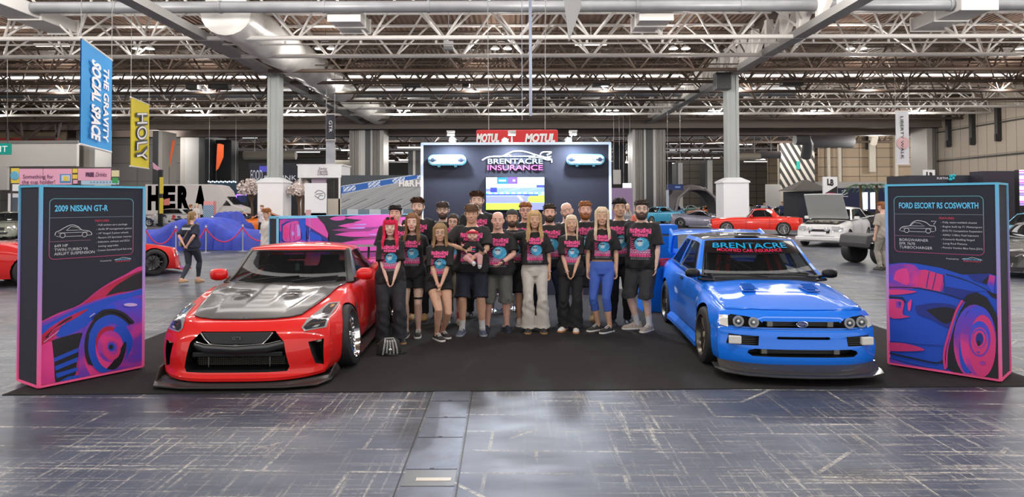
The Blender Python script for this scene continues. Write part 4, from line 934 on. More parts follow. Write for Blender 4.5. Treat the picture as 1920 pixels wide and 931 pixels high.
class Body:
 def __init__(s, **k):
  s.__dict__.update(dict(nose=[(0, 0), (1, .1)], tail=[(0, .05), (1, .1)], A=.35, pa=2.6, B=.25, pb=3, prof=[(0, .93), (.2, .98), (.5, 1), (.8, .97), (1, .86)], pc=3.2, flare=.03, fr=.40, Rw=.33))
  s.__dict__.update(k)
 def P(s, u, v, w):
  av = abs(v)
  xf = interp(s.nose, w) + s.A * av ** s.pa; xr = s.L - interp(s.tail, w) - s.B * av ** s.pb
  x = lerp(xf, xr, u)
  hw = interp(s.keys, x, 4) * interp(s.prof, w)
  if s.flare:
   for xw in s.axles: hw += s.flare * exp(-((x - xw) / s.fr) ** 4) * exp(-((w - .42) / .42) ** 4) * smooth((av - .6) / .4)
  zb = interp(s.keys, x, 1); zt = interp(s.keys, x, 2) - interp(s.keys, x, 3) * av ** s.pc
  z = zb + (zt - zb) * w
  if hasattr(s, 'extra'): z += s.extra(x, v, w)
  return Vector((x, v * hw, z))
 def build(s, root, m, nu=64, nv=30, nw=16, name='body_shell', cutters=(), arch=True, mats=None, arch_r=None, seg=28):
  us = dens(nu, .75); vs = [-1 + 2 * q for q in dens(nv, .8)]; ws = [q / nw for q in range(nw + 1)]
  V, Fc, I = boxgrid(us, vs, ws, s.P); mb = MB(); mb.add(V, Fc)
  me = mb.mesh('body'); s.clean = bvh_of(me)
  o = link(name, me, [m, cav_m], root); shade(me, 32)
  cut = MB()
  if arch:
   for xw in s.axles:
    r = arch_r or s.Rw * 1.10
    for sd in (-1, 1):
     cut.lathe([(0, sd * .58), (r, sd * .58), (r, sd * 1.3), (0, sd * 1.3)], (xw, 0, s.Rw + getattr(s, 'arch_up', .0)), 'y', seg)
  tmp = []
  for c in [cut] + list(cutters):
   if not c.v: continue
   cme = c.mesh('cut'); co = link('cutter', cme, [cav_m, cav_m], root); tmp.append(co)
   for p in cme.polygons: p.material_index = 1
   md = o.modifiers.new('b', 'BOOLEAN'); md.operation = 'DIFFERENCE'; md.object = co; md.solver = 'EXACT'
   try: md.material_mode = 'INDEX'
   except Exception: pass
  if tmp:
   apply_mods(o)
   for co in tmp: bpy.data.objects.remove(co)
   shade(o.data, 32)
  s.bvh = bvh_of(o.data); s.obj = o
  return o
def prism_x(poly, x0, x1):
 b = MB(); b.prism(poly, lambda y, z: (x0, y, z), lambda y, z: (x1, y, z)); return b
def mir(poly): return [(-p[0], p[1]) for p in poly]
class House:
 "greenhouse: windscreen, side glass, roof"
 def __init__(s, **k):
  s.__dict__.update(dict(wa=.18, crown=.05, wpow=1.15, fw=(.9, .07, .92), rw=(.85, .12, .85), side=(.05, .55, .60, .86, .12, .88), rear_curve=.08)); s.__dict__.update(k)
 def P(s, u, v, w):
  av = abs(v)
  xf = lerp(s.x0, s.x1, w) + s.wa * av ** 2 * (1 - .5 * w) * (1 if u < .5 else 1)
  xr = lerp(s.x3, s.x2, w ** getattr(s, 'rp', 1.0)) - s.rear_curve * av ** 2
  x = lerp(xf, xr, u)
  hw = interp(s.wb, x, 1) * (1 - w ** s.wpow) + interp(s.wt, x, 1) * w ** s.wpow
  zt = interp(s.roof, x, 1) - s.crown * av ** 2.4
  zb = interp(s.belt, x, 1)
  return Vector((x, v * hw, zb + (zt - zb) * w))
 def build(s, root, roofm, pillar, seal=trim_m, glass=None, strip=None, n=1, rearglass=None, front_frame=None, thick=.02):
  glass = glass or glass_w; fv, f0, f1 = s.fw; rv, r0, r1 = s.rw; a, b_, c, d, w0, w1 = s.side
  e = .022
  U = sorted(set([0, a - e, a, b_, (b_ + c) / 2, c, d, d + e, 1] + [lerp(a, b_, q / 6) for q in range(1, 6)] + [lerp(c, d, q / 4) for q in range(1, 4)] + [lerp(d, 1, q / 3) for q in range(1, 3)]))
  Vv = [-1, -fv - .03, -fv, -rv] + [lerp(-min(fv, rv), min(fv, rv), q / 14) for q in range(1, 14)] + [rv, fv, fv + .03, 1]; Vv = sorted(set(round(q, 4) for q in Vv))
  W = sorted(set(round(q, 4) for q in [0, f0 - .03, f0, r0, r1, w0 - .03, w0, w1, w1 + .03, f1, f1 + .025, 1] + [.2, .35, .5, .65] if 0 <= q <= 1))
  Vt, Fc, I = boxgrid(U, Vv, W, s.P, skip=('bottom',))
  parts = {}
  def put(k, f, m): parts.setdefault(k, []).append((f, m))
  for f, (sd, u, v, w) in zip(Fc, I):
   if sd == 'front':
    if abs(v) < fv and f0 < w < f1: put('windscreen', f, 0)
    else: put('roof_frame', f, (2 if front_frame is None else front_frame) if (abs(v) < fv + .03 and f0 - .04 < w < f1 + .03) or w < f0 + .01 else (1 if front_frame is None or abs(v) < fv + .03 else front_frame))
   elif sd == 'rear':
    if abs(v) < rv and r0 < w < r1: put('rear_window', f, 0)
    else: put('roof_frame', f, 1)
   elif sd in ('left', 'right'):
    if w0 < w < w1 and (a < u < b_): put('side_window_' + sd, f, 0)
    elif w0 < w < w1 and (c < u < d): put('quarter_window_' + sd, f, 0)
    elif w0 < w < w1 and b_ <= u <= c: put('roof_frame', f, 2 if s.__dict__.get('bpillar_black', True) else 1)
    elif w0 - .03 < w < w1 + .03 and a - e < u < d + e: put('roof_frame', f, 2)
    else: put('roof_frame', f, 1 if front_frame is None or u > a else front_frame)
   else: put('roof_frame', f, 0)
  s.objs = {}
  for k, L in parts.items():
   used = sorted(set(i for f, _ in L for i in f)); mp = {i: j for j, i in enumerate(used)}
   me = bpy.data.meshes.new(k); me.from_pydata([Vt[i] for i in used], [], [tuple(mp[i] for i in f) for f, _ in L])
   for p, (_, mi) in zip(me.polygons, L): p.material_index = mi
   if k == 'roof_frame': mats = [roofm, pillar, seal]
   else: mats = [rearglass or glass] if k in ('rear_window',) else [glass]
   nm = k.replace('_left', '').replace('_right', '')
   o = link(nm, me, mats, root); shade(me, 40)
   if k == 'roof_frame' and thick:
    md = o.modifiers.new('s', 'SOLIDIFY'); md.thickness = thick; md.offset = -1
   s.objs[k] = o
  s.bvh = BVHTree.FromPolygons([v.copy() for v in Vt], [tuple(f) for f in Fc])
  return s
def make_wheel(root, x, y, Rw, wdt, rimR, style, rim_m, camber=0, steer=0, detail=True, face=1, tyre=None, hub_m=None):
 "face: +1 outer side towards +y"
 z = Rw; b = MB(); h = wdt / 2
 prof = [(rimR, -h * .86), (rimR + .01, -h), (Rw - .05, -h * 1.02), (Rw - .012, -h * .86), (Rw, -h * .6), (Rw, h * .6), (Rw - .012, h * .86), (Rw - .05, h * 1.02), (rimR + .01, h), (rimR, h * .86)]
 b.lathe(prof, (0, 0, 0), 'y', 40 if detail else 20, close=True)
 if detail:
  for k in range(4): b.lathe([(Rw - .006, -h * .5 + k * h * .33), (Rw + .001, -h * .5 + k * h * .33 + .01)], (0, 0, 0), 'y', 40)
 o = b.build('wheel', tyre or tyre_m, root, 40); o.location = (x, y, z); o.rotation_euler = (R(camber) * face, 0, steer)
 f = face; r = MB(); n = 40 if detail else 16
 dish = h * (.1 if style in ('dish', 'mesh') else .55)
 r.lathe([(rimR + .012, f * h), (rimR - .008, f * h), (rimR - .02, f * h * .8), (rimR - .03, f * dish), (rimR - .035, -f * h), (rimR + .005, -f * h)], (0, 0, 0), 'y', n, close=True)
 r.build('rim_barrel', rim_m, o, 40)
 s_ = MB()
 if style == 'mesh':
  for k in range(20):
   a = 2 * pi * k / 20
   for q in (-1, 1):
    a2 = a + q * pi / 20 * 1.0
    s_.tube([(rimR * .20 * cos(a), f * h * .35, rimR * .20 * sin(a)), (rimR * .6 * cos((a + a2) / 2), f * h * .45, rimR * .6 * sin((a + a2) / 2)), ((rimR - .02) * cos(a2), f * h * .55, (rimR - .02) * sin(a2))], .006, 5, rad=[(.008, .012)] * 3)
 else:
  ns, wd = {'5': (5, .055), '10': (10, .022), '14': (14, .02), 'dish': (5, .09), '6': (6, .04), 'y10': (10, .026)}[style]
  for k in range(ns):
   a = 2 * pi * k / ns
   for q in ((-1, 1) if style == 'y10' else (0,)):
    a2 = a + q * .14
    p0 = Vector((rimR * .16 * cos(a), f * h * .45, rimR * .16 * sin(a))); p1 = Vector(((rimR - .02) * cos(a2), f * (dish + .01), (rimR - .02) * sin(a2)))
    s_.tube([p0, p0.lerp(p1, .5) + Vector((0, f * .012, 0)), p1], .01, 6, rad=[(wd * .6, .014), (wd * .45, .014), (wd * .55, .012)])
 s_.build('spokes', rim_m, o, 50)
 c = MB(); c.lathe([(0, f * (h * .45 + .03)), (rimR * .13, f * (h * .45 + .028)), (rimR * .2, f * h * .4), (rimR * .2, f * h * .2)], (0, 0, 0), 'y', 16)
 if detail:
  for k in range(5): a = 2 * pi * k / 5 + .3; c.lathe([(0, f * (h * .42 + .02)), (.010, f * (h * .42 + .018)), (.010, f * h * .3)], (rimR * .27 * cos(a), 0, rimR * .27 * sin(a)), 'y', 6)
 c.build('hub', hub_m or rim_m, o, 40)
 d = MB(); d.lathe([(rimR * .25, f * .0), (rimR * .74, f * .0), (rimR * .74, -f * .03), (rimR * .25, -f * .03)], (0, 0, 0), 'y', n, close=True)
 d.build('brake_disc', mat('disc_steel', (.22, .22, .22), .4, metal=.7), o, 40)
 return o
def patch(body, poly, axis, m, name, root, off=.004, maxlen=.04, thick=0.0, bvh=None):
 me = project(flat_mesh(poly, maxlen), bvh or body.clean, axis, off)
 o = link(name, me, m, root)
 for p in me.polygons: p.use_smooth = True
 if thick: md = o.modifiers.new('s', 'SOLIDIFY'); md.thickness = thick; md.offset = 0
 return o
def line(body, pts, axis, m, name, root, wd=.006, off=.002, closed=False, bvh=None):
 me = project(strip2d(pts, wd, closed), bvh or body.clean, axis, off); return link(name, me, m, root)
def seat_pair(root, xs=(2.0,), z0=.45, ys=(.36, -.36), m=None, h=.72, lean=.2):
 for x in xs:
  for y in ys:
   b = MB(); rings = []
   for (t, wd, dp) in ((0, .24, .10), (.25, .25, .11), (.6, .23, .10), (.8, .15, .08), (.86, .13, .07), (1.0, .12, .06)):
    cx, cz = x + lean * t, z0 + .05 + h * t
    rings.append([(cx + dp / 2 * cos(a), y + wd * sin(a), cz) for a in [2 * pi * k / 12 for k in range(12)]])
   b.loft(rings); b.box((x - .18, y, z0 + .08), (.45, .46, .14)); b.build('seat', m or cabin_m, root, 50)
def steering(root, x, y, z, m=None, r=.18):
 b = MB(); c = Vector((x, y, z)); pts = [c + Vector((-.35 * r * sin(a) * -1, r * cos(a), r * sin(a) * .93)) for a in [2 * pi * k / 20 for k in range(20)]]
 b.tube(pts, .014, 6, closed=True)
 for a in (0, pi, -pi / 2): b.tube([c, c + Vector((.35 * r * sin(a), r * cos(a), r * sin(a) * .93))], .012, 5)
 b.tube([c, c + Vector((-.25, 0, -.12))], .02, 6); b.build('steering_wheel', m or cabin_m, root, 60)
def mirror_part(root, x, y, z, m, stalk, sd, w_=.2, h_=.13, d_=.11):
 b = MB(); rings = []
 for t in (0, .12, .35, .7, .92, 1):
  k = {0: .45, .12: .8, .35: 1, .7: 1, .92: .85, 1: .5}[t]; yy = y + sd * (.04 + w_ * t)
  rings.append([(x + d_ / 2 * (1.0 if cos(a) < 0 else .5) * k * cos(a), yy, z + h_ / 2 * k * (abs(sin(a)) ** .7) * (1 if sin(a) > 0 else -1)) for a in [2 * pi * q / 14 for q in range(14)]])
 b.loft(rings); o = b.build('door_mirror', m, root, 50)
 g = MB(); g.box((x + d_ * .26, y + sd * (.04 + w_ / 2), z), (.006, w_ * .78, h_ * .72)); g.build('mirror_glass', chrome, o)
 b = MB(); b.tube([(x, y - sd * .05, z - h_ * .35), (x, y + sd * .08, z - h_ * .2)], .02, 6, rad=[(.03, .014)] * 2); b.build('mirror_arm', stalk, o, 50)
 return o
def seen_patch(body, root, pxs, m, name, parent=None, off=.005, maxlen=4, both=True):
 "panel outlined as seen from the photo's viewpoint, laid on the body surface, plus its mirror twin"
 Mi = (Matrix.Translation(root.location) @ Matrix.Rotation(root.rotation_euler.z, 4, 'Z')).inverted()
 o = Mi @ Vector((0, 0, CAMH)); out = []
 me = flat_mesh([(p[0], -p[1]) for p in pxs], maxlen); bad = set(); vs = []
 for v in me.vertices:
  d = (Mi.to_3x3() @ (CAMROT @ Vector(((v.co.x - 960) / F, -(-v.co.y - CY) / F, -1)))).normalized()
  h = body.clean.ray_cast(o, d)
  if h[0] is None: bad.add(v.index); vs.append(o); continue
  n = h[1] if h[1].dot(d) < 0 else -h[1]; vs.append(h[0] + n * off)
 for v, c in zip(me.vertices, vs): v.co = c
 if bad:
  bm = bmesh.new(); bm.from_mesh(me); bm.verts.ensure_lookup_table(); bmesh.ops.delete(bm, geom=[bm.verts[i] for i in bad], context='VERTS'); bm.to_mesh(me); bm.free()
 a = link(name, me, m, parent[0] if parent else root); shade(me, 180); out.append(a)
 if both:
  m2 = me.copy()
  for v in m2.vertices: v.co.y *= -1
  m2.flip_normals(); out.append(link(name, m2, None, parent[1] if parent else root))
 return out
# ================================================================ the red coupe on the left
g0 = ground(470, 722)
GA = R(90 + 1.4)
gtr = empty('sports_car', (-2.70, 6.50, 0), GA, 'glossy red low coupe with a black carbon bonnet and splitter beside the group', 'car')
red = paint('red', (.70, .006, .005), .2); carbon = carbon_mat()
GB = Body(L=4.45, axles=(.98, 3.62), Rw=.335, flare=.055, fr=.42, A=.32, pa=3.8, B=.25,
 keys=[(0, .09, .585, .05, .80), (.12, .09, .615, .05, .815), (.40, .10, .68, .045, .845), (.95, .12, .775, .03, .885), (1.35, .13, .845, .02, .885), (2.1, .14, .86, .03, .885), (3.0, .14, .90, .03, .90), (3.6, .14, .945, .03, .915), (4.1, .16, .95, .03, .88), (4.45, .2, .93, .03, .84)],
 nose=[(0, -.01), (.07, -.015), (.16, .02), (.45, .01), (.7, .03), (.88, .09), (1, .20)], tail=[(0, .12), (.4, .0), (.8, .03), (1, .06)],
 prof=[(0, .95), (.12, .98), (.4, 1.0), (.62, .995), (.82, .975), (.93, .945), (1, .89)], pc=5.0)
grille = [(-.36, .552), (.36, .552), (.455, .455), (.48, .34), (.51, .21), (.49, .17), (-.49, .17), (-.51, .21), (-.48, .34), (-.455, .455)]
cornerv = [(.665, .43), (.79, .44), (.79, .18), (.725, .205)]
cab = MB(); cab.prism([(1.62, .98), (1.62, .5), (3.15, .5), (3.15, .98)], lambda x, z: (x, -.62, z), lambda x, z: (x, .62, z))
GB.build(gtr, red, cutters=[prism_x(grille, -.3, .34), prism_x(cornerv, -.3, .50), prism_x(mir(cornerv), -.3, .50), cab], arch_r=.362)
def P3(poly, x, th=.02):
 b = MB(); b.prism(poly, lambda y, z: (x, y, z), lambda y, z: (x + th, y, z)); return b
vg = MB()
vt = [(-.34, .545), (.34, .545), (.30, .49), (.24, .435), (-.24, .435), (-.30, .49)]
P3(vt, .075, .02).build('grille_shield', mat('grille_mesh_dark', (.035, .036, .04), .35, bump=.12, bscale=120), gtr)
b = MB(); b.tube([(.065, -.35, .545), (.06, -.31, .49), (.055, -.26, .44), (.05, -.17, .425), (.05, .17, .425), (.055, .26, .44), (.06, .31, .49), (.065, .35, .545)], .009, 6); b.build('grille_v_trim', mat('satin_chrome', (.45, .45, .47), .2, metal=1), gtr, 60)
b = MB(); b.tube([(.12, -.46, .43), (.05, -.3, .40), (.03, 0, .385), (.05, .3, .40), (.12, .46, .43)], .03, 8, rad=[(.02, .045)] * 5); b.build('grille_crossbar', mat('gloss_black', (.008, .008, .009), .1, coat=1), gtr, 60)
b = MB()
for k in range(9): b.box((.20, 0, .215 + k * .018), (.02, .86, .004))
for k in range(44): b.box((.205, -.42 + k * .0195, .275), (.012, .004, .15))
b.build('radiator_mesh', mat('mesh_bronze', (.07, .06, .045), .4, metal=.5), gtr)
b = MB(); b.box((.12, 0, .33), (.08, .88, .05)); bevel(b.build('bumper_beam', trim_m, gtr), .01)
for s in (-.30, .30):
 b = MB(); b.tube([(.13, s, .20), (.13, s, .34)], .004, 5); b.build('grille_stay', mat('satin_chrome', (.45, .45, .47)), gtr)
me = text_mesh('GTR', size=.042, sx=1.1, extrude=.004, offset=.001); me.transform(plane_mat((.066, 0, .49), (0, -1, 0), (0, 0, 1))); link('badge', me, mat('badge_grey', (.22, .22, .23), .25, metal=.8), gtr)
for sd in (1, -1):
 for k in range(6):
  b = MB(); b.box((.33 + .018 * k, sd * (.69 + .015 * k), .30), (.012, .004, .22)); b.build('vent_rib', trim_m, gtr)
 b = MB(); b.box((.30, sd * .715, .425), (.05, .10, .028), rz=sd * R(38)); bevel(b.build('running_lamp', mat('drl', (.45, .40, .33), .15, coat=1), gtr), .006)
sp = [(-.87, .36), (-.88, .24), (-.79, .03), (-.5, -.055), (0, -.065), (.5, -.055), (.79, .03), (.88, .24), (.87, .36), (.84, .62), (.6, .60), (-.6, .60), (-.84, .62)]
b = MB(); b.prism(sp, lambda y, x: (x, y, .035), lambda y, x: (x, y, .052)); bevel(b.build('front_splitter', carbon, gtr), .004)
b = MB(); b.loft([[(.055, 0 + y, .052) if False else (x, y, z) for (x, y, z) in ring] for ring in [[(-.035 + .30 * abs(t) ** 3.4, t * .845, .052), (.0 + .30 * abs(t) ** 3.4, t * .84, .072), (.06 + .30 * abs(t) ** 3.4, t * .84, .072), (.06 + .30 * abs(t) ** 3.4, t * .84, .052)] for t in [-1 + k / 10 for k in range(21)]]]); b.build('chin_lip', carbon, gtr, 30)
for sd in (1, -1):
 b = MB(); b.prism([(.20, .052), (.54, .052), (.56, .085), (.42, .165), (.34, .15)], lambda x, z: (x, sd * (.845 + .03 * (x > .3)), z), lambda x, z: (x, sd * (.86 + .03 * (x > .3)), z)); b.build('canard', carbon, gtr)
 b = MB(); b.prism([(1.32, .06), (3.25, .07), (3.25, .085), (1.32, .075)], lambda x, z: (x, sd * .80, z), lambda x, z: (x, sd * (.97 - .02 * (x > 3)), z)); b.build('side_skirt', carbon, gtr)
def top_panel(body, outline, m, name, root, off=.006, maxlen=.05, thick=.008, bump=None):
 me = project(flat_mesh(outline, maxlen), body.clean, 'top', off)
 if bump:
  for v in me.vertices: v.co.z += bump(v.co.x, v.co.y)
 o = link(name, me, m, root); shade(me, 60)
 if thick: md = o.modifiers.new('s', 'SOLIDIFY'); md.thickness = thick; md.offset = 0
 return o
hood = [(.225, 0), (.24, .30), (.29, .46), (.36, .545), (.60, .60), (1.0, .665), (1.40, .72), (1.56, .73), (1.52, .5), (1.47, 0)]
hood = hood + [(x, -y) for x, y in reversed(hood[1:-1])]
def hbump(x, y):
 ay = abs(y); z = 0
 z += .006 * smooth((ay - (.33 + .20 * (x - .3))) / .02) * smooth((x - .3) / .3)      # creases
 for cy in (.27,):
  d2 = ((x - .92) / .10) ** 2 + ((ay - cy) / .075) ** 2; z += .016 * exp(-d2 ** 2) - .014 * exp(-(((x - 1.03) / .035) ** 2 + ((ay - cy) / .075) ** 4))
 d2 = ((x - 1.2) / .07) ** 2 + ((ay - .52) / .08) ** 2; z += .008 * exp(-d2)
 z += .008 * (1 - smooth((ay - .10) / .05)) * smooth((x - .55) / .3)
 return z
HD = top_panel(GB, hood, carbon, 'bonnet', gtr, bump=hbump, maxlen=.028)
for sd in (1, -1):
 b = MB(); b.prism([(-.07, 0), (.07, 0), (.055, .03), (-.055, .03)], lambda y, x: (x + 1.0, y + sd * .27, .842), lambda y, x: (x + 1.0, y + sd * .27, .848)); b.build('bonnet_duct', cav_m, gtr)
HLo = [(.515, .615), (.555, .560), (.60, .545), (.745, .575), (.765, .62), (.80, .71), (.835, .775), (.80, .77), (.70, .715), (.60, .655)]
HLa = [(.545, .60), (.575, .566), (.61, .56), (.735, .588), (.752, .625), (.74, .645), (.62, .628), (.57, .615)]
HLb = [(.63, .660), (.745, .672), (.79, .73), (.808, .758), (.72, .712)]
hl_s = mat('lamp_surround', (.55, .55, .57), .12, metal=.5, coat=1); 
Gp = lambda L: [(262 + X / 2.919, 422 + Y / 2.919) for X, Y in L]
hh = seen_patch(GB, gtr, Gp([(884, 560), (900, 580), (1022, 558), (1038, 500), (1068, 462), (1097, 418), (1032, 425), (985, 462), (915, 515)]), hl_s, 'headlamp', off=.005)
seen_patch(GB, gtr, Gp([(895, 560), (908, 572), (1008, 553), (1024, 512), (1030, 496), (945, 516), (915, 538)]), lens_dark, 'lens', hh, .009)
seen_patch(GB, gtr, Gp([(992, 492), (1040, 484), (1062, 452), (1084, 425), (1036, 432), (1004, 462)]), mat('lamp_mid', (.20, .20, .22), .08, metal=.7, coat=1), 'lens', hh, .009)
seen_patch(GB, gtr, Gp([(900, 552), (935, 536), (990, 530), (1016, 522), (1014, 531), (985, 538), (940, 545), (905, 560)]), chrome, 'lamp_strip', hh, .012)
seen_patch(GB, gtr, Gp([(938, 562), (968, 558), (985, 545), (962, 548)]), lens_clear, 'bulb', hh, .013)
seen_patch(GB, gtr, Gp([(1040, 455), (1056, 448), (1066, 434), (1048, 438)]), mat('amber', (.5, .25, .08), .2, coat=1), 'bulb', hh, .013)
for sd in ('left', 'right'):
 line(GB, [(1.42, .80), (1.40, .55), (1.43, .20), (1.50, .17)], sd, cav_m, 'door_line', gtr); line(GB, [(2.55, .84), (2.62, .55), (2.48, .22), (2.40, .17)], sd, cav_m, 'door_line', gtr)
 patch(GB, [(1.22, .63), (1.31, .67), (1.34, .63), (1.27, .58)], sd, cav_m, 'fender_vent', gtr, .004)
line(GB, [(y, .575 - .02 * (abs(y) > .3)) for y in (-.5, -.3, 0, .3, .5)][:0] or [(-.76, .50), (-.62, .525)], 'front', cav_m, 'bumper_line', gtr, .003)
GH = House(x0=1.40, x1=2.02, x2=2.85, x3=3.85, wa=.30, belt=[(1.3, .845), (1.9, .86), (3.0, .895), (3.6, .93), (4, .94)], roof=[(1.3, .86), (2.0, 1.235), (2.3, 1.295), (2.7, 1.285), (3.2, 1.15), (3.85, .96)],
 wb=[(1.3, .79), (2.2, .80), (3.0, .77), (3.9, .64)], wt=[(1.8, .61), (2.1, .635), (2.6, .62), (3.2, .54), (3.8, .46)], fw=(.90, .05, .93), rw=(.8, .15, .85), side=(.10, .56, .60, .80, .10, .86), crown=.055, rp=1.3)
GH.build(gtr, red, red, front_frame=2, glass=glass_w)
seat_pair(gtr, (2.15,), .42, (.34, -.34), h=.66); seat_pair(gtr, (2.8,), .45, (.3, -.3), h=.5)
steering(gtr, 1.88, .34, .86)
b = MB(); b.prism([(1.50, .80), (1.52, .865), (1.85, .885), (1.95, .80), (1.95, .6), (1.6, .6)], lambda x, z: (x, -.60, z), lambda x, z: (x, .60, z)); b.build('dashboard', cabin_m, gtr)
b = MB(); b.box((2.0, 0, 1.13), (.03, .22, .06)); bevel(b.build('rear_view_mirror', trim_m, gtr), .01)
b = MB(); b.tube([(2.0, -.02, 1.10), (1.99, -.02, 1.04)], .003, 4); b.box((1.99, -.02, 1.0), (.01, .05, .08)); b.build('hanging_charm', mat('charm_green', (.12, .22, .17), .5), gtr)
for (a_, b__) in (((1.50, .45), (1.62, -.15)), ((1.50, -.1), (1.62, -.62))):
 h0 = Vector((a_[0], a_[1], .90)); h1 = Vector((b__[0], b__[1], .93)); q = MB(); q.tube([h0 + Vector((0, 0, -.02)), h0.lerp(h1, .5) + Vector((.0, 0, .0)), h1], .009, 5); q.build('wiper', trim_m, gtr)
for sd in (1, -1): mirror_part(gtr, 1.84, sd * .76, .93, red, red, sd, w_=.20, h_=.15, d_=.16)
b = MB(); b.loft([[(4.02 + x, y, 1.12 + z) for x, z in ((0, 0), (.1, .022), (.3, .02), (.32, .01), (.1, .0))] for y in (-.82, -.4, 0, .4, .82)]); w_ = b.build('rear_wing', carbon, gtr, 30)
for sd in (1, -1):
 b = MB(); b.prism([(3.98, 1.06), (4.36, 1.06), (4.36, 1.18), (4.0, 1.17)], lambda x, z: (x, sd * .82, z), lambda x, z: (x, sd * .835, z)); b.build('end_plate', carbon, w_)
 b = MB(); b.prism([(4.08, .93), (4.2, .93), (4.24, 1.13), (4.14, 1.13)], lambda x, z: (x, sd * .5, z), lambda x, z: (x, sd * .515, z)); b.build('wing_stay', trim_m, w_)
for (xw) in GB.axles:
 for sd in (1, -1): make_wheel(gtr, xw, sd * (.835 if xw < 2 else .84), .335, .25, .262, 'mesh', chrome, camber=7 if xw < 2 else 6, face=sd)
# ================================================================ the blue hatchback on the right
EA = R(90 - 3.7)
esc = empty('hatchback', (2.93, 6.72, 0), EA, 'bright blue winged rally hatchback with black roof and carbon splitter', 'car')
blue = paint('blue', (.0, .175, .84), .18)
EB = Body(L=4.10, axles=(.80, 3.33), Rw=.315, flare=.05, fr=.36, A=.24, pa=3.4, B=.2, arch_up=.015,
 keys=[(0, .165, .635, .03, .80), (.12, .165, .68, .03, .80), (.45, .16, .755, .035, .80), (.85, .15, .825, .045, .815), (1.2, .15, .875, .05, .815), (2.0, .15, .915, .05, .815), (3.0, .15, .93, .05, .815), (3.6, .16, .95, .05, .80), (3.95, .2, .94, .04, .78), (4.10, .24, .92, .04, .75)],
 nose=[(0, .015), (.12, .0), (.30, .0), (.50, .015), (.62, .02), (.70, .05), (.86, .07), (1, .15)], tail=[(0, .1), (.4, .0), (1, .06)],
 prof=[(0, .97), (.08, .985), (.35, 1.0), (.55, .985), (.62, .99), (.85, .97), (.94, .935), (1, .87)], pc=4.5)
upg = [(-.38, .596), (.38, .596), (.40, .533), (-.40, .533)]
lowg = [(-.47, .327), (.47, .327), (.53, .31), (.545, .282), (.50, .252), (-.50, .252), (-.545, .282), (-.53, .31)]
slot = [(-.25, .452), (.25, .452), (.265, .439), (.25, .426), (-.25, .426), (-.265, .439)]
fog = [(.43, .452), (.725, .452), (.725, .352), (.44, .358)]
hlb = [(.375, .575), (.44, .62), (.53, .635), (.70, .645), (.71, .532), (.39, .532)]
cab = MB(); cab.prism([(1.30, 1.02), (1.30, .5), (3.15, .5), (3.15, 1.02)], lambda x, z: (x, -.60, z), lambda x, z: (x, .60, z))
EB.build(esc, blue, cutters=[prism_x(upg, -.3, .22), prism_x(lowg, -.3, .22), prism_x(slot, -.3, .10), prism_x(fog, -.3, .18), prism_x(mir(fog), -.3, .18), prism_x(hlb, -.3, .24), prism_x(mir(hlb), -.3, .24), cab], arch_r=.345)
silver_m = mat('cooler_alloy', (.32, .30, .27), .35, metal=.7)
for (zs, w_, x_) in (([.548, .566, .584], .34, .13), ([.265, .28, .295, .31], .40, .13)):
 b = MB()
 for z in zs: b.box((x_, 0, z), (.012, 2 * w_, .004))
 b.build('grille_bars', mat('bar_alloy', (.16, .15, .14), .3, metal=.6), esc)
 b = MB(); b.box((x_ + .03, 0, sum(zs) / len(zs)), (.02, 2 * w_ - .1, .055)); b.build('radiator_core', mat('core_dark', (.03, .03, .03), .5), esc)
 for s in (-1, 1): b = MB(); b.box((x_ - .004, s * (w_ - .04), sum(zs) / len(zs)), (.02, .055, .07 if w_ > .4 else .055)); b.build('cooler_tank', silver_m, esc)
b = MB(); b.lathe([(0, -.008), (.5, -.006), (.55, 0), (.5, .01)], (0, 0, 0), 'x', 24); o = b.build('badge', mat('badge_navy', (.02, .04, .2), .2, coat=1), esc, 40); o.location = (.062, 0, .57); o.scale = (1, .105, .055)
b = MB(); b.tube([(.054, .055 * cos(a), 0.572 + .028 * sin(a)) for a in [2 * pi * k / 20 for k in range(20)]], .004, 5, closed=True); b.build('badge_rim', chrome, esc)
me = text_mesh('Ford', size=.04, sx=1.2, shear=.4, extrude=.001); me.transform(plane_mat((.050, 0, .572), (0, -1, 0), (0, 0, 1))); link('badge_lettering', me, chrome, esc)
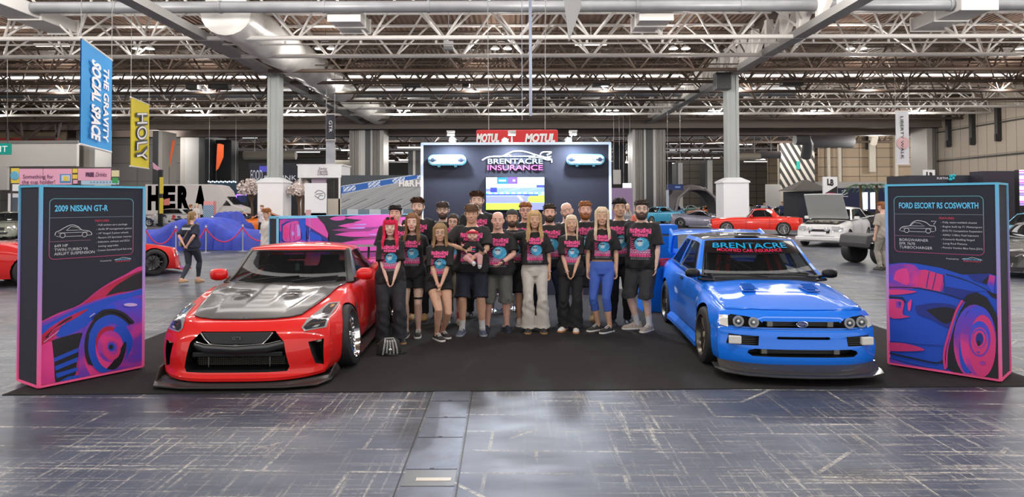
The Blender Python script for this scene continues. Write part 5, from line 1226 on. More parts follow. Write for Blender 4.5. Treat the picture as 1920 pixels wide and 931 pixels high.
for sd in (1, -1):
 for (y, z, r_) in ((.615, .588, .050), (.475, .585, .047)):
  b = MB(); b.lathe([(r_ + .006, -.012), (r_ + .006, 0), (r_ - .004, .002), (r_ * .8, .02), (r_ * .4, .045), (0, .05)], (.085 + .05 * (y > .5), sd * y, z), 'x', 26); o = b.build('headlamp', mat('reflector', (.72, .72, .72), .12, metal=.9), esc, 50)
  g_ = MB(); g_.lathe([(r_ * .72, -.010), (r_, -.002)], (.083 + .05 * (y > .5), sd * y, z), 'x', 26); g_.build('lens_dark_edge', mat('painted_lens_edge', (.12, .12, .13), .15, coat=1), o, 180); g_ = MB(); g_.lathe([(r_ * .36, -.008), (r_ * .72, -.010)], (.083 + .05 * (y > .5), sd * y, z), 'x', 26); g_.build('lens', mat('lamp_bowl', (.62, .63, .66), .2, metal=.5, coat=1), o, 180); g_ = MB(); g_.lathe([(0, -.018), (r_ * .2, -.016), (r_ * .36, -.008)], (.083 + .05 * (y > .5), sd * y, z), 'x', 26); g_.build('lens_glint', mat('painted_lens_glint', (.85, .85, .85), .1, coat=1), o, 180)  # reflections painted in: dark lens edge, silver band, bright centre
  g = MB(); g.ico((.11 + .05 * (y > .5), sd * y, z), .014, 2); g.build('bulb', lens_clear, o, 180)
 b = MB(); b.box((.11, sd * .655, .403), (.05, .125, .082), rz=sd * R(-10)); bevel(b.build('fog_lamp', lens_white, esc), .01)
 b = MB()
 for k in range(5): b.box((.11, sd * .51, .366 + .018 * k), (.01, .17, .005))
 b.build('vent_bars', mat('bar_alloy', (.16, .15, .14)), esc)
Ep = lambda L: [(1200 + X / 2.838, 403 + Y / 2.838) for X, Y in L]
seen_patch(EB, esc, Ep([(421, 528), (468, 532), (470, 594), (423, 580)]), lens_white, 'indicator_lamp', off=.008)
line(EB, [(y, .520) for y in (-.78, -.5, 0, .5, .78)], 'front', cav_m, 'bumper_line', esc, .004)
for sd in ('left', 'right'):
 line(EB, [(1.10, .86), (1.12, .6), (1.10, .25)], sd, cav_m, 'door_line', esc, .005); line(EB, [(2.42, .86), (2.45, .6), (2.38, .25), (1.1, .25)], sd, cav_m, 'door_line', esc, .005)
 o = line(EB, [(2.2, .79), (2.35, .79)], sd, trim_m, 'door_handle', esc, .03, .008)
hood = [(.165, 0), (.18, .35), (.235, .55), (.32, .70), (.5, .725), (1.0, .735), (1.22, .735), (1.19, .4), (1.17, 0)]; hood += [(x, -y) for x, y in reversed(hood[1:-1])]
HE = top_panel(EB, hood, blue, 'bonnet', esc, off=.004, maxlen=.05, thick=.006, bump=lambda x, y: .012 * smooth((x - .2) / .5) * exp(-(y / .42) ** 6))
for sd in (1, -1):
 v = top_panel(EB, [(.66, sd * .28), (.86, sd * .24), (.88, sd * .40), (.68, sd * .42)], mat('vent_blue', (.004, .11, .52), .25, coat=1), 'bonnet_vent', esc, off=.020, maxlen=.04, thick=.01)
 b = MB()
 for k in range(5): b.box((.69 + k * .04, sd * .335, .85 + k * .008 - .0), (.012, .13, .012), ry=.5)
 b.build('vent_louvre', mat('vent_blue', (.004, .11, .52)), v)
b = MB(); b.tube([(1.13, -.55, .925), (1.10, -.2, .93), (1.13, .68, .915)], .01, 5)
for (p0, p1) in (((1.15, -.58, .925), (1.20, -.05, .955)), ((1.15, .0, .93), (1.21, .62, .945))):
 q = MB(); q.tube([p0, (lerp(p0[0], p1[0], .5), lerp(p0[1], p1[1], .5), .955), p1], .011, 5); q.tube([(p0[0] + .03, p0[1] + .1, p0[2] + .03), p1], .006, 4); q.build('wiper', trim_m, esc)
EH = House(x0=1.16, x1=1.86, x2=2.95, x3=3.55, wa=.20, belt=[(1.1, .87), (2.0, .91), (3.0, .93), (4, .95)], roof=[(1.2, .93), (1.86, 1.345), (2.2, 1.385), (2.8, 1.385), (3.2, 1.33), (3.6, 1.0)],
 wb=[(1.1, .765), (2.0, .77), (3.0, .75), (3.6, .72)], wt=[(1.8, .575), (2.4, .585), (3.0, .57), (3.6, .53)], fw=(.915, .05, .955), rw=(.8, .15, .85), side=(.09, .54, .60, .90, .08, .86), crown=.045, bpillar_black=False)
EH.build(esc, paint('roof_black', (.012, .012, .014), .12), blue, glass=glass_w)
def screen_pt(a, t, off=.006):
 p = EH.P(0, a, t); d1 = EH.P(0, a + .01, t) - p; d2 = EH.P(0, a, t - .01) - p; n = d1.cross(d2).normalized()
 if n.x > 0: n = -n
 return p + n * off
ss = bpy.data.meshes.new('ss'); vs = []; fs = []; na = 30
for k in range(9):
 for i in range(na + 1): vs.append(screen_pt(lerp(-.905, .905, i / na), lerp(.70, .95, k / 8), .008))
for k in range(8):
 for i in range(na): a_ = k * (na + 1) + i; fs.append((a_, a_ + 1, a_ + na + 2, a_ + na + 1))
ss.from_pydata(vs, [], fs); link('sunstrip', ss, mat('sunstrip_black', (.006, .006, .008), .15, coat=1), esc)
for (body, a0, a1, t, h, m) in (('BRENTACRE', -.70, .78, .845, .10, mat('strip_cyan', (.0, .34, .66), .3)), ('MODIFIED CAR INSURANCE', -.56, .70, .76, .055, mat('strip_red', (.75, .02, .09), .3))):
 me = text_mesh(body, size=1, offset=.012); xs = [v.co.x for v in me.vertices]; ys = [v.co.y for v in me.vertices]; x0, x1, y0_, y1 = min(xs), max(xs), min(ys), max(ys)
 for v in me.vertices:
  a_ = lerp(a1, a0, (v.co.x - x0) / (x1 - x0)); t_ = t + ((v.co.y - y0_) / (y1 - y0_) - .5) * h; v.co = screen_pt(a_, t_, .016)
 link('windscreen_lettering', me, m, esc)
b = MB(); rr = []
b.box((1.98, 0, 1.40), (.16, .30, .02)); bevel(b.build('roof_vent', carbon, esc), .006)
for sd in (1, -1): mirror_part(esc, 1.42, sd * .69, .945, trim_m, trim_m, sd, w_=.17, h_=.11, d_=.13)
seat_pair(esc, (2.05,), .42, (.34, -.34), m=mat('seat_dark', (.02, .02, .024), .7), h=.78)
b = MB()
for y in (.44, .30, -.30, -.44):
 b.tube([(1.98, y * .8, 1.12), (1.90, y * .9, .95), (1.85, y, .75)], .02, 5, rad=[(.03, .006)] * 3)
b.build('seat_harness', mat('harness_red', (.7, .03, .02), .6), esc)
cg = mat('cage_grey', (.28, .29, .30), .35, metal=.4)
b = MB(); T_ = lambda pts: b.tube(pts, .02, 8)
T_([(2.45, .58, .6), (2.5, .50, 1.25), (2.5, -.50, 1.25), (2.45, -.58, .6)]); T_([(1.62, .60, .80), (2.0, .50, 1.22), (2.5, .50, 1.25)]); T_([(1.62, -.60, .80), (2.0, -.50, 1.22), (2.5, -.50, 1.25)]); T_([(2.02, .50, 1.20), (2.02, -.50, 1.20)]); T_([(2.5, .5, 1.24), (2.45, -.55, .7)]); T_([(2.5, -.5, 1.24), (3.1, -.45, .9)]); T_([(2.5, .5, 1.24), (3.1, .45, .9)])
b.build('roll_cage', cg, esc, 60)
steering(esc, 1.62, .34, .90, mat('wheel_suede', (.03, .03, .03), .6), .165)
b = MB(); b.prism([(1.22, .84), (1.24, .92), (1.55, .94), (1.66, .86), (1.66, .6), (1.3, .6)], lambda x, z: (x, -.59, z), lambda x, z: (x, .59, z)); b.build('dashboard', cabin_m, esc)
b = MB(); b.box((1.78, -.02, 1.26), (.03, .2, .055)); b.build('rear_view_mirror', trim_m, esc)
sp = [(-.82, .42), (-.84, .20), (-.78, .02), (-.6, -.11), (-.3, -.18), (0, -.20), (.3, -.18), (.6, -.11), (.78, .02), (.84, .20), (.82, .42), (.5, .4), (-.5, .4)]
b = MB(); b.prism(sp, lambda y, x: (x, y, .088), lambda y, x: (x, y, .104)); bevel(b.build('front_splitter', carbon, esc), .004)
b = MB(); b.loft([[(-.13 + .30 * abs(t) ** 2.8, t * .80, .106), (.01 + .24 * abs(t) ** 3.4, t * .80, .175), (.08 + .24 * abs(t) ** 3.4, t * .79, .175), (.06 + .24 * abs(t) ** 3.4, t * .79, .104)] for t in [-1 + k / 12 for k in range(25)]]); b.build('splitter_ramp', carbon, esc, 40)
for sd in (1, -1):
 b = MB(); b.loft([[(x, sd * .78, .12), (x, sd * (.86 + f), .12), (x, sd * (.86 + f), .17), (x, sd * .80, .24)] for x, f in ((1.12, .0), (1.3, -.0), (2.0, -.01), (2.8, .0), (3.0, .01))]); b.build('side_skirt', blue, esc, 30)
tb = MB(); secs = []
for y in [-.70 + k * .14 for k in range(11)]:
 e = abs(y) / .70; z0 = 1.335 - .03 * e ** 4; x0 = 3.28 + .10 * e ** 3
 secs.append([(x0, y, z0), (x0 + .12, y, z0 + .028), (x0 + .40, y, z0 + .055), (x0 + .42, y, z0 + .045), (x0 + .14, y, z0 - .01)])
tb.loft(secs); wt_ = tb.build('roof_wing', blue, esc, 40)
for sd in (1, -1):
 b = MB(); b.prism([(3.40, 1.30), (3.74, 1.40), (3.78, 1.20), (3.82, 1.02), (3.66, 1.0), (3.55, 1.15)], lambda x, z: (x, sd * .66, z), lambda x, z: (x, sd * .705, z)); bevel(b.build('wing_side', blue, wt_), .015)
b = MB(); b.loft([[(3.62, y, 1.02), (3.9, y, 1.07), (3.93, y, 1.06), (3.64, y, .99)] for y in (-.70, -.35, 0, .35, .70)]); b.build('lower_wing', blue, esc, 30)
b = MB(); b.box((3.62, 0, 1.18), (.2, .04, .28), ry=-.3); b.build('wing_strut', blue, esc)
for (y, z) in ((.74, .84), (-.74, .84)):
 b = MB(); b.box((4.02, y * .95, z), (.1, .22, .13)); bevel(b.build('tail_lamp', lens_red, esc), .02)
pinkm = mat('stripe_pink', (.65, .05, .3), .3, coat=1)
patch(EB, [(2.95, .62), (3.2, .70), (3.9, .80), (3.9, .70), (3.3, .64), (3.0, .57)], 'left', pinkm, 'side_graphic', esc, .004); patch(EB, [(3.0, .50), (3.9, .64), (3.95, .58), (3.1, .46)], 'left', mat('stripe_navy', (.01, .02, .2), .3, coat=1), 'side_graphic', esc, .004)
rim_e = mat('rim_bronze', (.12, .105, .09), .3, metal=.8)
for (xw) in EB.axles:
 for sd in (1, -1): make_wheel(esc, xw, sd * .745, .315, .225, .235, '14', rim_e, camber=2, face=sd, hub_m=mat('hub_sand', (.30, .27, .18), .5))
# ================================================================ people
def rot_to(d):
 return Vector((0, 0, 1)).rotation_difference(Vector(d).normalized()).to_matrix()
SKINS = {'fair': (.70, .43, .33), 'pink': (.74, .42, .33), 'tan': (.62, .36, .24), 'light': (.72, .48, .38), 'olive': (.54, .33, .22)}
def skin(k): return mat('skin_' + k, SKINS[k], .5, noise=.06, nscale=30)
def cloth(name, col, **k): return mat('cloth_' + name, col, k.pop('rough', .85), bump=.25, bscale=60, **k)
class Fig:
 "a clothed figure facing -y; all joints in metres for height h"
 def __init__(s, h=1.72, build=1.0, sex='m', hands=('rest', 'rest'), legs=None, lean=0, lean_y=0, head=(0, 0, 0), torso_turn=0, elbow=None, drop=0, sh_w=None):
  k = h / 1.75; s.h = h; s.k = k; s.b = build; s.sex = sex
  V = lambda x, y, z: Vector((x * k, y * k, z * k))
  s.hipz = .93 - drop
  s.pelvis = V(0, 0, s.hipz)
  hw = .088 if sex == 'm' else .092
  shw = (sh_w or (.172 if sex == 'm' else .146)) * (1 + (build - 1) * .35)
  s.shw = shw
  s.chest = V(lean * .6, lean_y * .6, s.hipz + .33); s.neck = V(lean, lean_y, s.hipz + .535)
  s.headc = s.neck + V(head[0] * .10, -.025 + head[1] * .08, .146)
  ct, st = cos(torso_turn), sin(torso_turn)
  s.sh = [V(lean + sd * shw * ct, lean_y + sd * shw * st, s.hipz + .458) for sd in (-1, 1)]
  s.hip = [V(sd * hw, 0, s.hipz - .03) for sd in (-1, 1)]
  legs = legs or [((-.10, 0), 0), ((.10, 0), 0)]
  s.ankle = []; s.knee = []; s.foot_dir = []
  for i, lg in enumerate(legs):
   (fx, fy), turn = lg[0], lg[1]; lift = lg[2] if len(lg) > 2 else 0
   a = V(fx, fy, .085 + lift); hp = s.hip[i]
   L1 = .43 * k; L2 = .415 * k; d = a - hp; D = min(d.length, (L1 + L2) * .999); dn = d.normalized()
   ca = (L1 * L1 + D * D - L2 * L2) / (2 * L1 * D); ca = max(-1, min(1, ca)); off = L1 * sqrt(max(0, 1 - ca * ca))
   fw = Vector((sin(turn) * .6, -cos(turn), 0)); pole = (fw - dn * fw.dot(dn)).normalized()
   s.knee.append(hp + dn * L1 * ca + pole * off); s.ankle.append(a); s.foot_dir.append(Vector((sin(turn), -cos(turn), 0)))
  s.hand = []; s.elbow = []
  presets = {'rest': lambda sd: (sd * (shw + .07), -.05, .80), 'clasp': lambda sd: (sd * .035, -.20, .86), 'pocket': lambda sd: (sd * (shw - .02), -.06, .86), 'behind': lambda sd: (sd * .05, .19, .93),
                   'hug': lambda sd: (sd * (shw + .18), .14, 1.10), 'belly': lambda sd: (sd * .10, -.24, 1.07)}
  for i, sd in enumerate((-1, 1)):
   q = hands[i]; t = presets[q](sd) if isinstance(q, str) else q
   T = V(*t); shd = s.sh[i]; L1 = .285 * k; L2 = .25 * k; d = T - shd
   if d.length > (L1 + L2) * .995: T = shd + d.normalized() * (L1 + L2) * .995; d = T - shd
   D = d.length; dn = d.normalized(); ca = max(-1, min(1, (L1 * L1 + D * D - L2 * L2) / (2 * L1 * D))); off = L1 * sqrt(max(0, 1 - ca * ca))
   pole = Vector((sd * .8, .75, -.2)) if elbow is None else Vector(elbow[i]); pole = (pole - dn * pole.dot(dn)).normalized()
   s.elbow.append(shd + dn * L1 * ca + pole * off); s.hand.append(T)
  s.tt = torso_turn; s.head_turn = head[2]
 def ring(s, c, rx, ry, n=16, e=1.0, rz=0):
  out = []
  for q in range(n):
   a = 2 * pi * q / n; x = rx * (abs(cos(a)) ** e) * (1 if cos(a) > 0 else -1); y = ry * (abs(sin(a)) ** e) * (1 if sin(a) > 0 else -1)
   out.append((c[0] + x * cos(rz) - y * sin(rz), c[1] + x * sin(rz) + y * cos(rz), c[2]))
  return out
 def torso(s, mb, inf=0, z0=None, z1=None, hem=0, collar=0):
  k = s.k; f = s.sex == 'f'; b = s.b; hz = s.hipz
  prof = [(-.12, .155, .105, 0), (-.03, .168, .118, .0), (.06, .160, .112, 0), (.15, .142 if not f else .128, .105, 0), (.25, .150 if not f else .135, .110, -.002), (.35, .165 if not f else .148, .122 + (.018 if f else 0), -.010), (.42, .172 if not f else .150, .110, -.004), (.475, .155 if not f else .135, .085, .006), (.505, .10, .065, .006), (.53, .062, .058, .004)]
  belly = max(0, b - 1.05)
  R_ = []
  for dz, rx, ry, oy in prof:
   z = hz + dz
   if z0 is not None and z < z0 - .001: continue
   if z1 is not None and z > z1: continue
   t = max(0, dz) / .53; cx = s.neck.x * (t ** .9); cy = s.neck.y * (t ** .9)
   bx = 1 + (b - 1) * (1.0 if dz < .45 else .3); by = 1 + (b - 1) * (1.2 if dz < .3 else .6)
   yo = oy - belly * .12 * exp(-((dz - .12) / .14) ** 2)
   R_.append(s.ring((cx, cy + yo * k, z * k), rx * k * bx + inf, ry * k * by + inf, 20, .9, s.tt * t))
  if z0 is not None:
   c = s.ring((0, R_[0][0][1] * 0, z0 * k), 0, 0)
  mb.loft(R_)
 def arm(s, mb, i, part='all', inf=0, stop=1.0):
  k = s.k * (1 if s.sex == 'm' else .88) * (1 + (s.b - 1) * .4); sh, el, ha = s.sh[i], s.elbow[i], s.hand[i]
  inn = sh + (s.neck - sh) * .45 + Vector((0, 0, -.01))
  pts = [inn, sh, sh.lerp(el, .35), sh.lerp(el, .8), el, el.lerp(ha, .25), el.lerp(ha, .7), ha]
  rr = [.045, .056, .050, .042, .038, .040, .030, .024]
  if part == 'sleeve':
   e = sh.lerp(el, stop) if stop <= 1 else el.lerp(ha, stop - 1)
   d_ = (el - sh).normalized()
   P = [inn, sh + Vector((0, 0, .004)), sh.lerp(e, .5), e]; rr = [.048, .063, .075, .084] if stop <= 1.05 else [.06, .070, .066, .062]
   if stop > 1.05: P = [inn, sh, sh.lerp(el, .5), el, e]; rr = [.055, .068, .06, .052, .046]
   mb.tube(P, .05, 14, rad=[r * k + inf for r in rr[:len(P)]]); return
  mb.tube(pts, .05, 12, rad=[r * k + inf for r in rr])
 def palm(s, mb, i, grip=.5, tdir=None):
  "palm, four fingers with two bends each and a thumb leaving the side"
  k = s.k * (1 if s.sex == 'm' else .9); el, ha = s.elbow[i], s.hand[i]; d = (ha - el).normalized()
  if tdir is not None: d = (d * .4 + Vector(tdir).normalized() * .9).normalized()
  sd = -1 if i == 0 else 1
  side = Vector((-sd, -.3, .0)); inw = (side - d * side.dot(d)).normalized()   # palm faces inward
  wv = d.cross(inw).normalized()                                          # across the palm
  if wv.dot(Vector((0, -1, .2))) < 0: wv = -wv                             # thumb side forward
  p0 = ha - d * .01; p1 = ha + d * .085 * k
  mb.tube([p0, ha + d * .03 * k, ha + d * .06 * k, p1], .03, 10, rad=[(.026 * k, .020 * k), (.036 * k, .018 * k), (.038 * k, .017 * k), (.034 * k, .013 * k)]) if False else None
  ring = []
  for t, w_, th in ((-.012, .022, .019), (.02, .033, .017), (.05, .039, .015), (.082, .038, .012)):
   c = ha + d * t * k
   ring.append([c + wv * (w_ * k * cos(a)) + inw * (th * k * sin(a)) for a in [2 * pi * q / 12 for q in range(12)]])
  mb.loft(ring)
  for j, (o, L) in enumerate(((.029, .072), (.010, .080), (-.010, .075), (-.028, .060))):
   b_ = ha + d * .078 * k + wv * o * k; a0 = .25 + grip * .5; pts = [b_]; dd = d; ang = 0
   for seg, fl in ((.42, a0 * .6), (.32, a0), (.26, a0)):
    ang += fl; v = d * cos(ang) + inw * sin(ang); pts.append(pts[-1] + v * L * seg * k)
   mb.tube([b_ - d * .02] + pts, .01, 8, rad=[.0095 * k, .0095 * k, .009 * k, .0082 * k, .0062 * k])
  tb = ha + d * .022 * k + wv * .024 * k; td = (d * .72 + wv * .62 + inw * .25).normalized()
  mb.tube([tb - wv * .012, tb + td * .035 * k, tb + td * .06 * k + inw * .006], .01, 8, rad=[.013 * k, .0115 * k, .008 * k])
 def leg(s, mb, i, inf=0, z_stop=None, flare=0):
  k = s.k * (1 + (s.b - 1) * .5); hp, kn, an = s.hip[i], s.knee[i], s.ankle[i]; f = s.sex == 'f'
  top = hp + Vector((0, 0, .05))
  segs = [(top, .092), (hp + Vector((0, 0, -.04)), .096 if f else .092), (hp.lerp(kn, .45), .078), (hp.lerp(kn, .85), .060), (kn, .054), (kn.lerp(an, .28) + Vector((0, .012, 0)), .056), (kn.lerp(an, .6), .043), (kn.lerp(an, .9), .034), (an, .033)]
  if z_stop is None:
   mb.tube([p for p, r in segs], .05, 14, rad=[r * k + inf for p, r in segs]); return
  P = []; last = None
  for (p, r) in segs:
   if p.z / s.k < z_stop:
    if last:
     t = (last[0].z - z_stop * s.k) / max(1e-5, last[0].z - p.z); P.append((last[0].lerp(p, t), lerp(last[1], r, t)))
    break
   P.append((p, r)); last = (p, r)
  n = len(P)
  mb.tube([p for p, r in P], .05, 16, rad=[r * k + inf * (1 if q > 0 else .4) + flare * smooth((q - n * .35) / (n * .65)) for q, (p, r) in enumerate(P)])
 def head_geo(s, mb):
  k = s.k * 1.07; c = s.headc; tr = s.head_turn
  rows = [(-.112, .030, .050, .020), (-.105, .042, .074, .035), (-.085, .056, .084, .055), (-.055, .066, .086, .075), (-.02, .072, .088, .088), (.02, .075, .088, .096), (.06, .076, .086, .098), (.09, .068, .074, .086), (.112, .048, .050, .062), (.122, .022, .022, .03)]
  fem = s.sex == 'f'; rings = []
  for z, w_, f_, b_ in rows:
   if fem and z < -.05: w_ *= .9; f_ *= .97
   r = []
   for q in range(24):
    a = 2 * pi * q / 24; x = w_ * sin(a); y = -cos(a) * (f_ if cos(a) > 0 else b_)
    if cos(a) > 0 and z < .08: y = -(abs(cos(a)) ** .8) * f_
    r.append((x, y, z))
   rings.append(r)
  sub = MB(); sub.loft(rings)
  sub.tube([(0, -.082, .022), (0, -.094, .004), (0, -.106, -.022), (0, -.094, -.032)], .01, 8, rad=[.008, .009, .0125, .009])
  for sd in (-1, 1):
   sub.ico((sd * .010, -.094, -.027), .0085, 1)
   sub.tube([(sd * .012, -.087, .034), (sd * .034, -.080, .037), (sd * .052, -.064, .030)], .008, 6)      # brow ridge
   sub.ico((sd * .040, -.062, -.028), .022, 2)                                                       # cheek
   sub.tube([(sd * .074, .004, .020), (sd * .084, .012, .012), (sd * .083, .010, -.012), (sd * .073, .0, -.028)], .01, 6, rad=[.009, .013, .012, .008])
  sub.tube([(-.022, -.084, -.052), (0, -.092, -.050), (.022, -.084, -.052)], .006, 6); sub.tube([(-.018, -.083, -.062), (0, -.090, -.063), (.018, -.083, -.062)], .007, 6)
  sub.ico((0, -.074, -.092), .020, 1)
  Mh = s.head_matrix()
  mb.add([Mh @ Vector(v) for v in sub.v], sub.f)
  nk = .058 if not fem else .047
  b = s.neck; nk *= (1 + (s.b - 1) * .6)
  mb.tube([b + Vector((0, .005, -.04)), b.lerp(c, .35) + Vector((0, .01, 0)), c + Vector((0, .018, -.04))], .05, 14, rad=[nk * 1.15 * s.k, nk * s.k, nk * s.k])
 def head_matrix(s):
  return Matrix.Translation(s.headc) @ Matrix.Rotation(s.head_turn, 4, 'Z') @ Matrix.Rotation(s.__dict__.get('tilt', 0), 4, 'Y') @ Matrix.Rotation(s.__dict__.get('nod', 0), 4, 'X') @ Matrix.Scale(s.k * 1.07, 4)
def print_fn(seed=0):
 "pink lettering over a blue bearded figure on black cotton"
 PK = (.78, .09, .28); BL = (.05, .32, .55); LB = (.20, .55, .72); WH = (.70, .72, .74); GY = (.35, .36, .40)
 def f(u, v):
  w_ = u + .02 * sin(v * 30)
  if v < .27:
   row = 0 if v < .165 else 1; vv = v / .165 if row == 0 else (v - .165) / .105; n = 8 if row == 0 else 6; lo, hi = (.02, .98) if row == 0 else (.16, .84)
   if not lo < u < hi: return None
   q = (u - lo) / (hi - lo) * n; c = int(q); fx = q - c; edge = .10 + .09 * sin(c * 2.3) * (row == 0)
   if vv < edge or vv > .96 - .1 * sin(c * 1.7): return None
   if fx < .10 or fx > .93: return PK if .35 < vv < .55 and c % 2 else None
   if .38 < fx < .62 and ((vv > .62) if c % 3 == 0 else (vv < .45 and vv > edge + .12) if c % 3 == 1 else (.4 < vv < .5)): return None
   return PK
  cx, cy = .58, .50; d = ((u - cx) / .33) ** 2 + ((v - cy) / .215) ** 2
  if v < .73 and d < 1:
   hx, hy = .50, .44; r = ((w_ - hx) / .17) ** 2 + ((v - hy) / .13) ** 2
   if r < 1:
    if abs(v - .40) < .020 and abs(u - hx) < .13: return (.04, .04, .07) if abs(u - hx) > .015 else PK
    if v > .43 and ((u - hx) / .11) ** 2 + ((v - .47) / .085) ** 2 < 1: return WH if (int(u * 50) + int(v * 70)) % 4 else LB
    return LB
   if abs(sin(u * 9 + v * 15)) < .12: return LB
   if d > .88: return (.03, .20, .36)
   return BL
  if .30 < v < .64 and .06 < u < .24 + .05 * sin(v * 25): return PK if (int(v * 46 + u * 12) % 3) == 0 else None
  if .66 < v < .80 and .06 < u < .94 and (int(v * 66) % 3): return (PK if (int(u * 27 + v * 40) % 3) else (LB if int(u * 31) % 3 else WH))
  if .80 <= v < .90 and .04 < u < .96: return PK if (u * 9 % 1) > .16 and not (.36 < (u * 9 % 1) < .55 and .83 < v < .87) else None
  if (.915 < v < .94 or .955 < v < .98) and .1 < u < .9: return GY if (int(u * 47) % 4) else None
  return None
 return f
PF = print_fn()
def person(px, py_foot, top_py=None, label='', group=None, h=None, face=0, skin_k='fair', sex='m', build=1.0, hair=('short', 'brown'), shirt=True, shirt_m=None, bottom=('trousers', None), shoes='dark', sock=None, hands=('rest', 'rest'), legs=None, lean=0, lean_y=0, head=(0, 0, 0), beard=None, glasses=None, extras=(), drop=0, elbow=None, hem=.84, name='person', print_=True, loc=None, tilt=0, nod=0, torso_turn=0, grip=.4, tdir=(None, None), vox=.0085, sleeve=.88, smile=True, sh_w=None, cat='person'):
 P = loc or ground(px, py_foot)
 if h is None:
  d = CAMROT @ Vector(((px - 960) / F, -(top_py - CY) / F, -1)); h = (CAMH + d.z * (P.y / d.y)) + 0; h = h / (.985 - drop * .55) if False else h + drop
 fg = Fig(h, build, sex, hands, legs, lean, lean_y, head, torso_turn, elbow, drop, sh_w); fg.tilt = tilt; fg.nod = nod
 root = empty(name, P, R(face), label, cat, group)
 b = MB(); fg.torso(b, -.008)
 for i in (0, 1): fg.arm(b, i); fg.palm(b, i, grip, tdir[i]); fg.leg(b, i)
 for i in (0, 1):
  a = fg.ankle[i]; fd = fg.foot_dir[i]; b.tube([a + Vector((0, 0, .02)), a + fd * .02 + Vector((0, 0, -.03)), a + fd * .12 * fg.k + Vector((0, 0, -.05))], .03, 8, rad=[.034, .038, .03])
 fg.head_geo(b)
 me = remesh(b, vox, 2, .45); body = link('body', me, skin(skin_k), root)
 k = fg.k; Mh = fg.head_matrix()
 def fmesh(name, m, fn, sm=60):
  q = MB(); fn(q); q.v = [tuple(Mh @ Vector(v)) for v in q.v]; return q.build(name, m, body, sm)
 for sd in (-1, 1):
  fmesh('eye', mat('eye_white', (.75, .73, .70), .2, coat=1), lambda q: q.ico((sd * .031, -.0785, .011), .0125, 2, sc=(1.3, .7, .50)))
  fmesh('iris', mat('iris_dark', (.03, .025, .02), .15), lambda q: q.ico((sd * .031, -.0865, .011), .0062, 1, sc=(1, .45, 1)))
  hc = HAIRC[hair[1]] if hair[1] in HAIRC else (.05, .03, .02)
  fmesh('eyebrow', mat('brow_' + hair[1], tuple(c * .8 + .02 for c in hc), .8), lambda q: q.tube([(sd * .015, -.0895, .031), (sd * .033, -.0875, .0365), (sd * .051, -.072, .031)], .003, 5, rad=[.0025, .0036, .0018]))
 fmesh('mouth', mat('lips_' + ('f' if sex == 'f' else 'm'), (.48, .13, .11) if sex == 'f' else (.42, .17, .13), .4), lambda q: q.tube([(-.026, -.080, -.0525 if smile else -.057), (-.012, -.0905, -.058), (0, -.0935, -.059), (.012, -.0905, -.058), (.026, -.080, -.0525 if smile else -.057)], .005, 6, rad=[.003, .0068, .0078, .0068, .003]))
 if smile == 2: fmesh('teeth', mat('teeth', (.8, .78, .74), .3), lambda q: q.tube([(-.020, -.0885, -.056), (0, -.0985, -.0585), (.020, -.0885, -.056)], .004, 6, rad=[.002, .0048, .002]))
 make_hair(fg, Mh, body, hair)
 if beard: make_beard(fg, Mh, body, beard)
 if glasses:
  def gl(q):
   for sd in (-1, 1): q.tube([(sd * .032 + .021 * cos(a), -.096 + .006 * abs(cos(a)), .010 + .016 * sin(a)) for a in [2 * pi * t / 12 for t in range(12)]], .0022, 5, closed=True); q.tube([(sd * .053, -.09, .014), (sd * .078, -.02, .018), (sd * .08, .01, .015)], .002, 5)
   q.tube([(-.011, -.098, .013), (.011, -.098, .013)], .002, 5)
  fmesh('glasses', mat('glasses_' + glasses, {'dark': (.01, .01, .01), 'thin': (.25, .22, .2)}[glasses], .3), gl)
 if shirt:
  sm = shirt_m or cloth('tee_black', (.014, .013, .014))
  b = MB(); z0 = (hem - .0) 
  T = MB(); fg.torso(T, .016 + (.006 if sex == 'm' else .0), z0=fg.hipz - .14, z1=fg.hipz + .508); b.v, b.f, b.m = T.v, T.f, T.m
  for i in (0, 1): fg.arm(b, i, 'sleeve', .0, sleeve)
  b.tube([fg.neck + Vector((0, .0, -.06)), fg.neck + Vector((0, -.004, -.022))], .07, 16, rad=[(.092 * k, .075 * k), (.070 * k, .066 * k)])
  sme = remesh(b, .011, 4, .5)
  rr = random.Random(hash(label) % 1000 if False else len(label) * 7 + int(px))
  ph = [rr.uniform(0, 6.3) for _ in range(6)]
  bm = bmesh.new(); bm.from_mesh(sme)
  hz = (hem) * k
  bmesh.ops.bisect_plane(bm, geom=bm.verts[:] + bm.edges[:] + bm.faces[:], plane_co=(0, 0, hz), plane_no=(0, 0, -1), clear_outer=True)
  hedge = [e for e in bm.edges if e.is_boundary]; bmesh.ops.holes_fill(bm, edges=hedge) if False else None
  bm.normal_update()
  for v in bm.verts:
   t = max(0, 1 - (v.co.z - hz) / (.5 * k)); a = math.atan2(v.co.y, v.co.x)
   w_ = .006 * sin(5 * a + ph[0] + 9 * v.co.z) + .005 * sin(23 * v.co.z + 3 * a + ph[1]) + .004 * sin(41 * v.co.z - 5 * v.co.x * 10 + ph[2])
   v.co += v.normal * (w_ * (.4 + .8 * t)) + Vector((v.normal.x, v.normal.y, 0)) * (.012 + (.016 if bottom[0] in ('baggy', 'flared', 'knee', 'shorts') else 0)) * smooth(t * 1.3)
  bm.to_mesh(sme); bm.free()
  so = link('t_shirt', sme, sm, root); shade(sme, 180)
  md = so.modifiers.new('s', 'SOLIDIFY'); md.thickness = .004; md.offset = -1
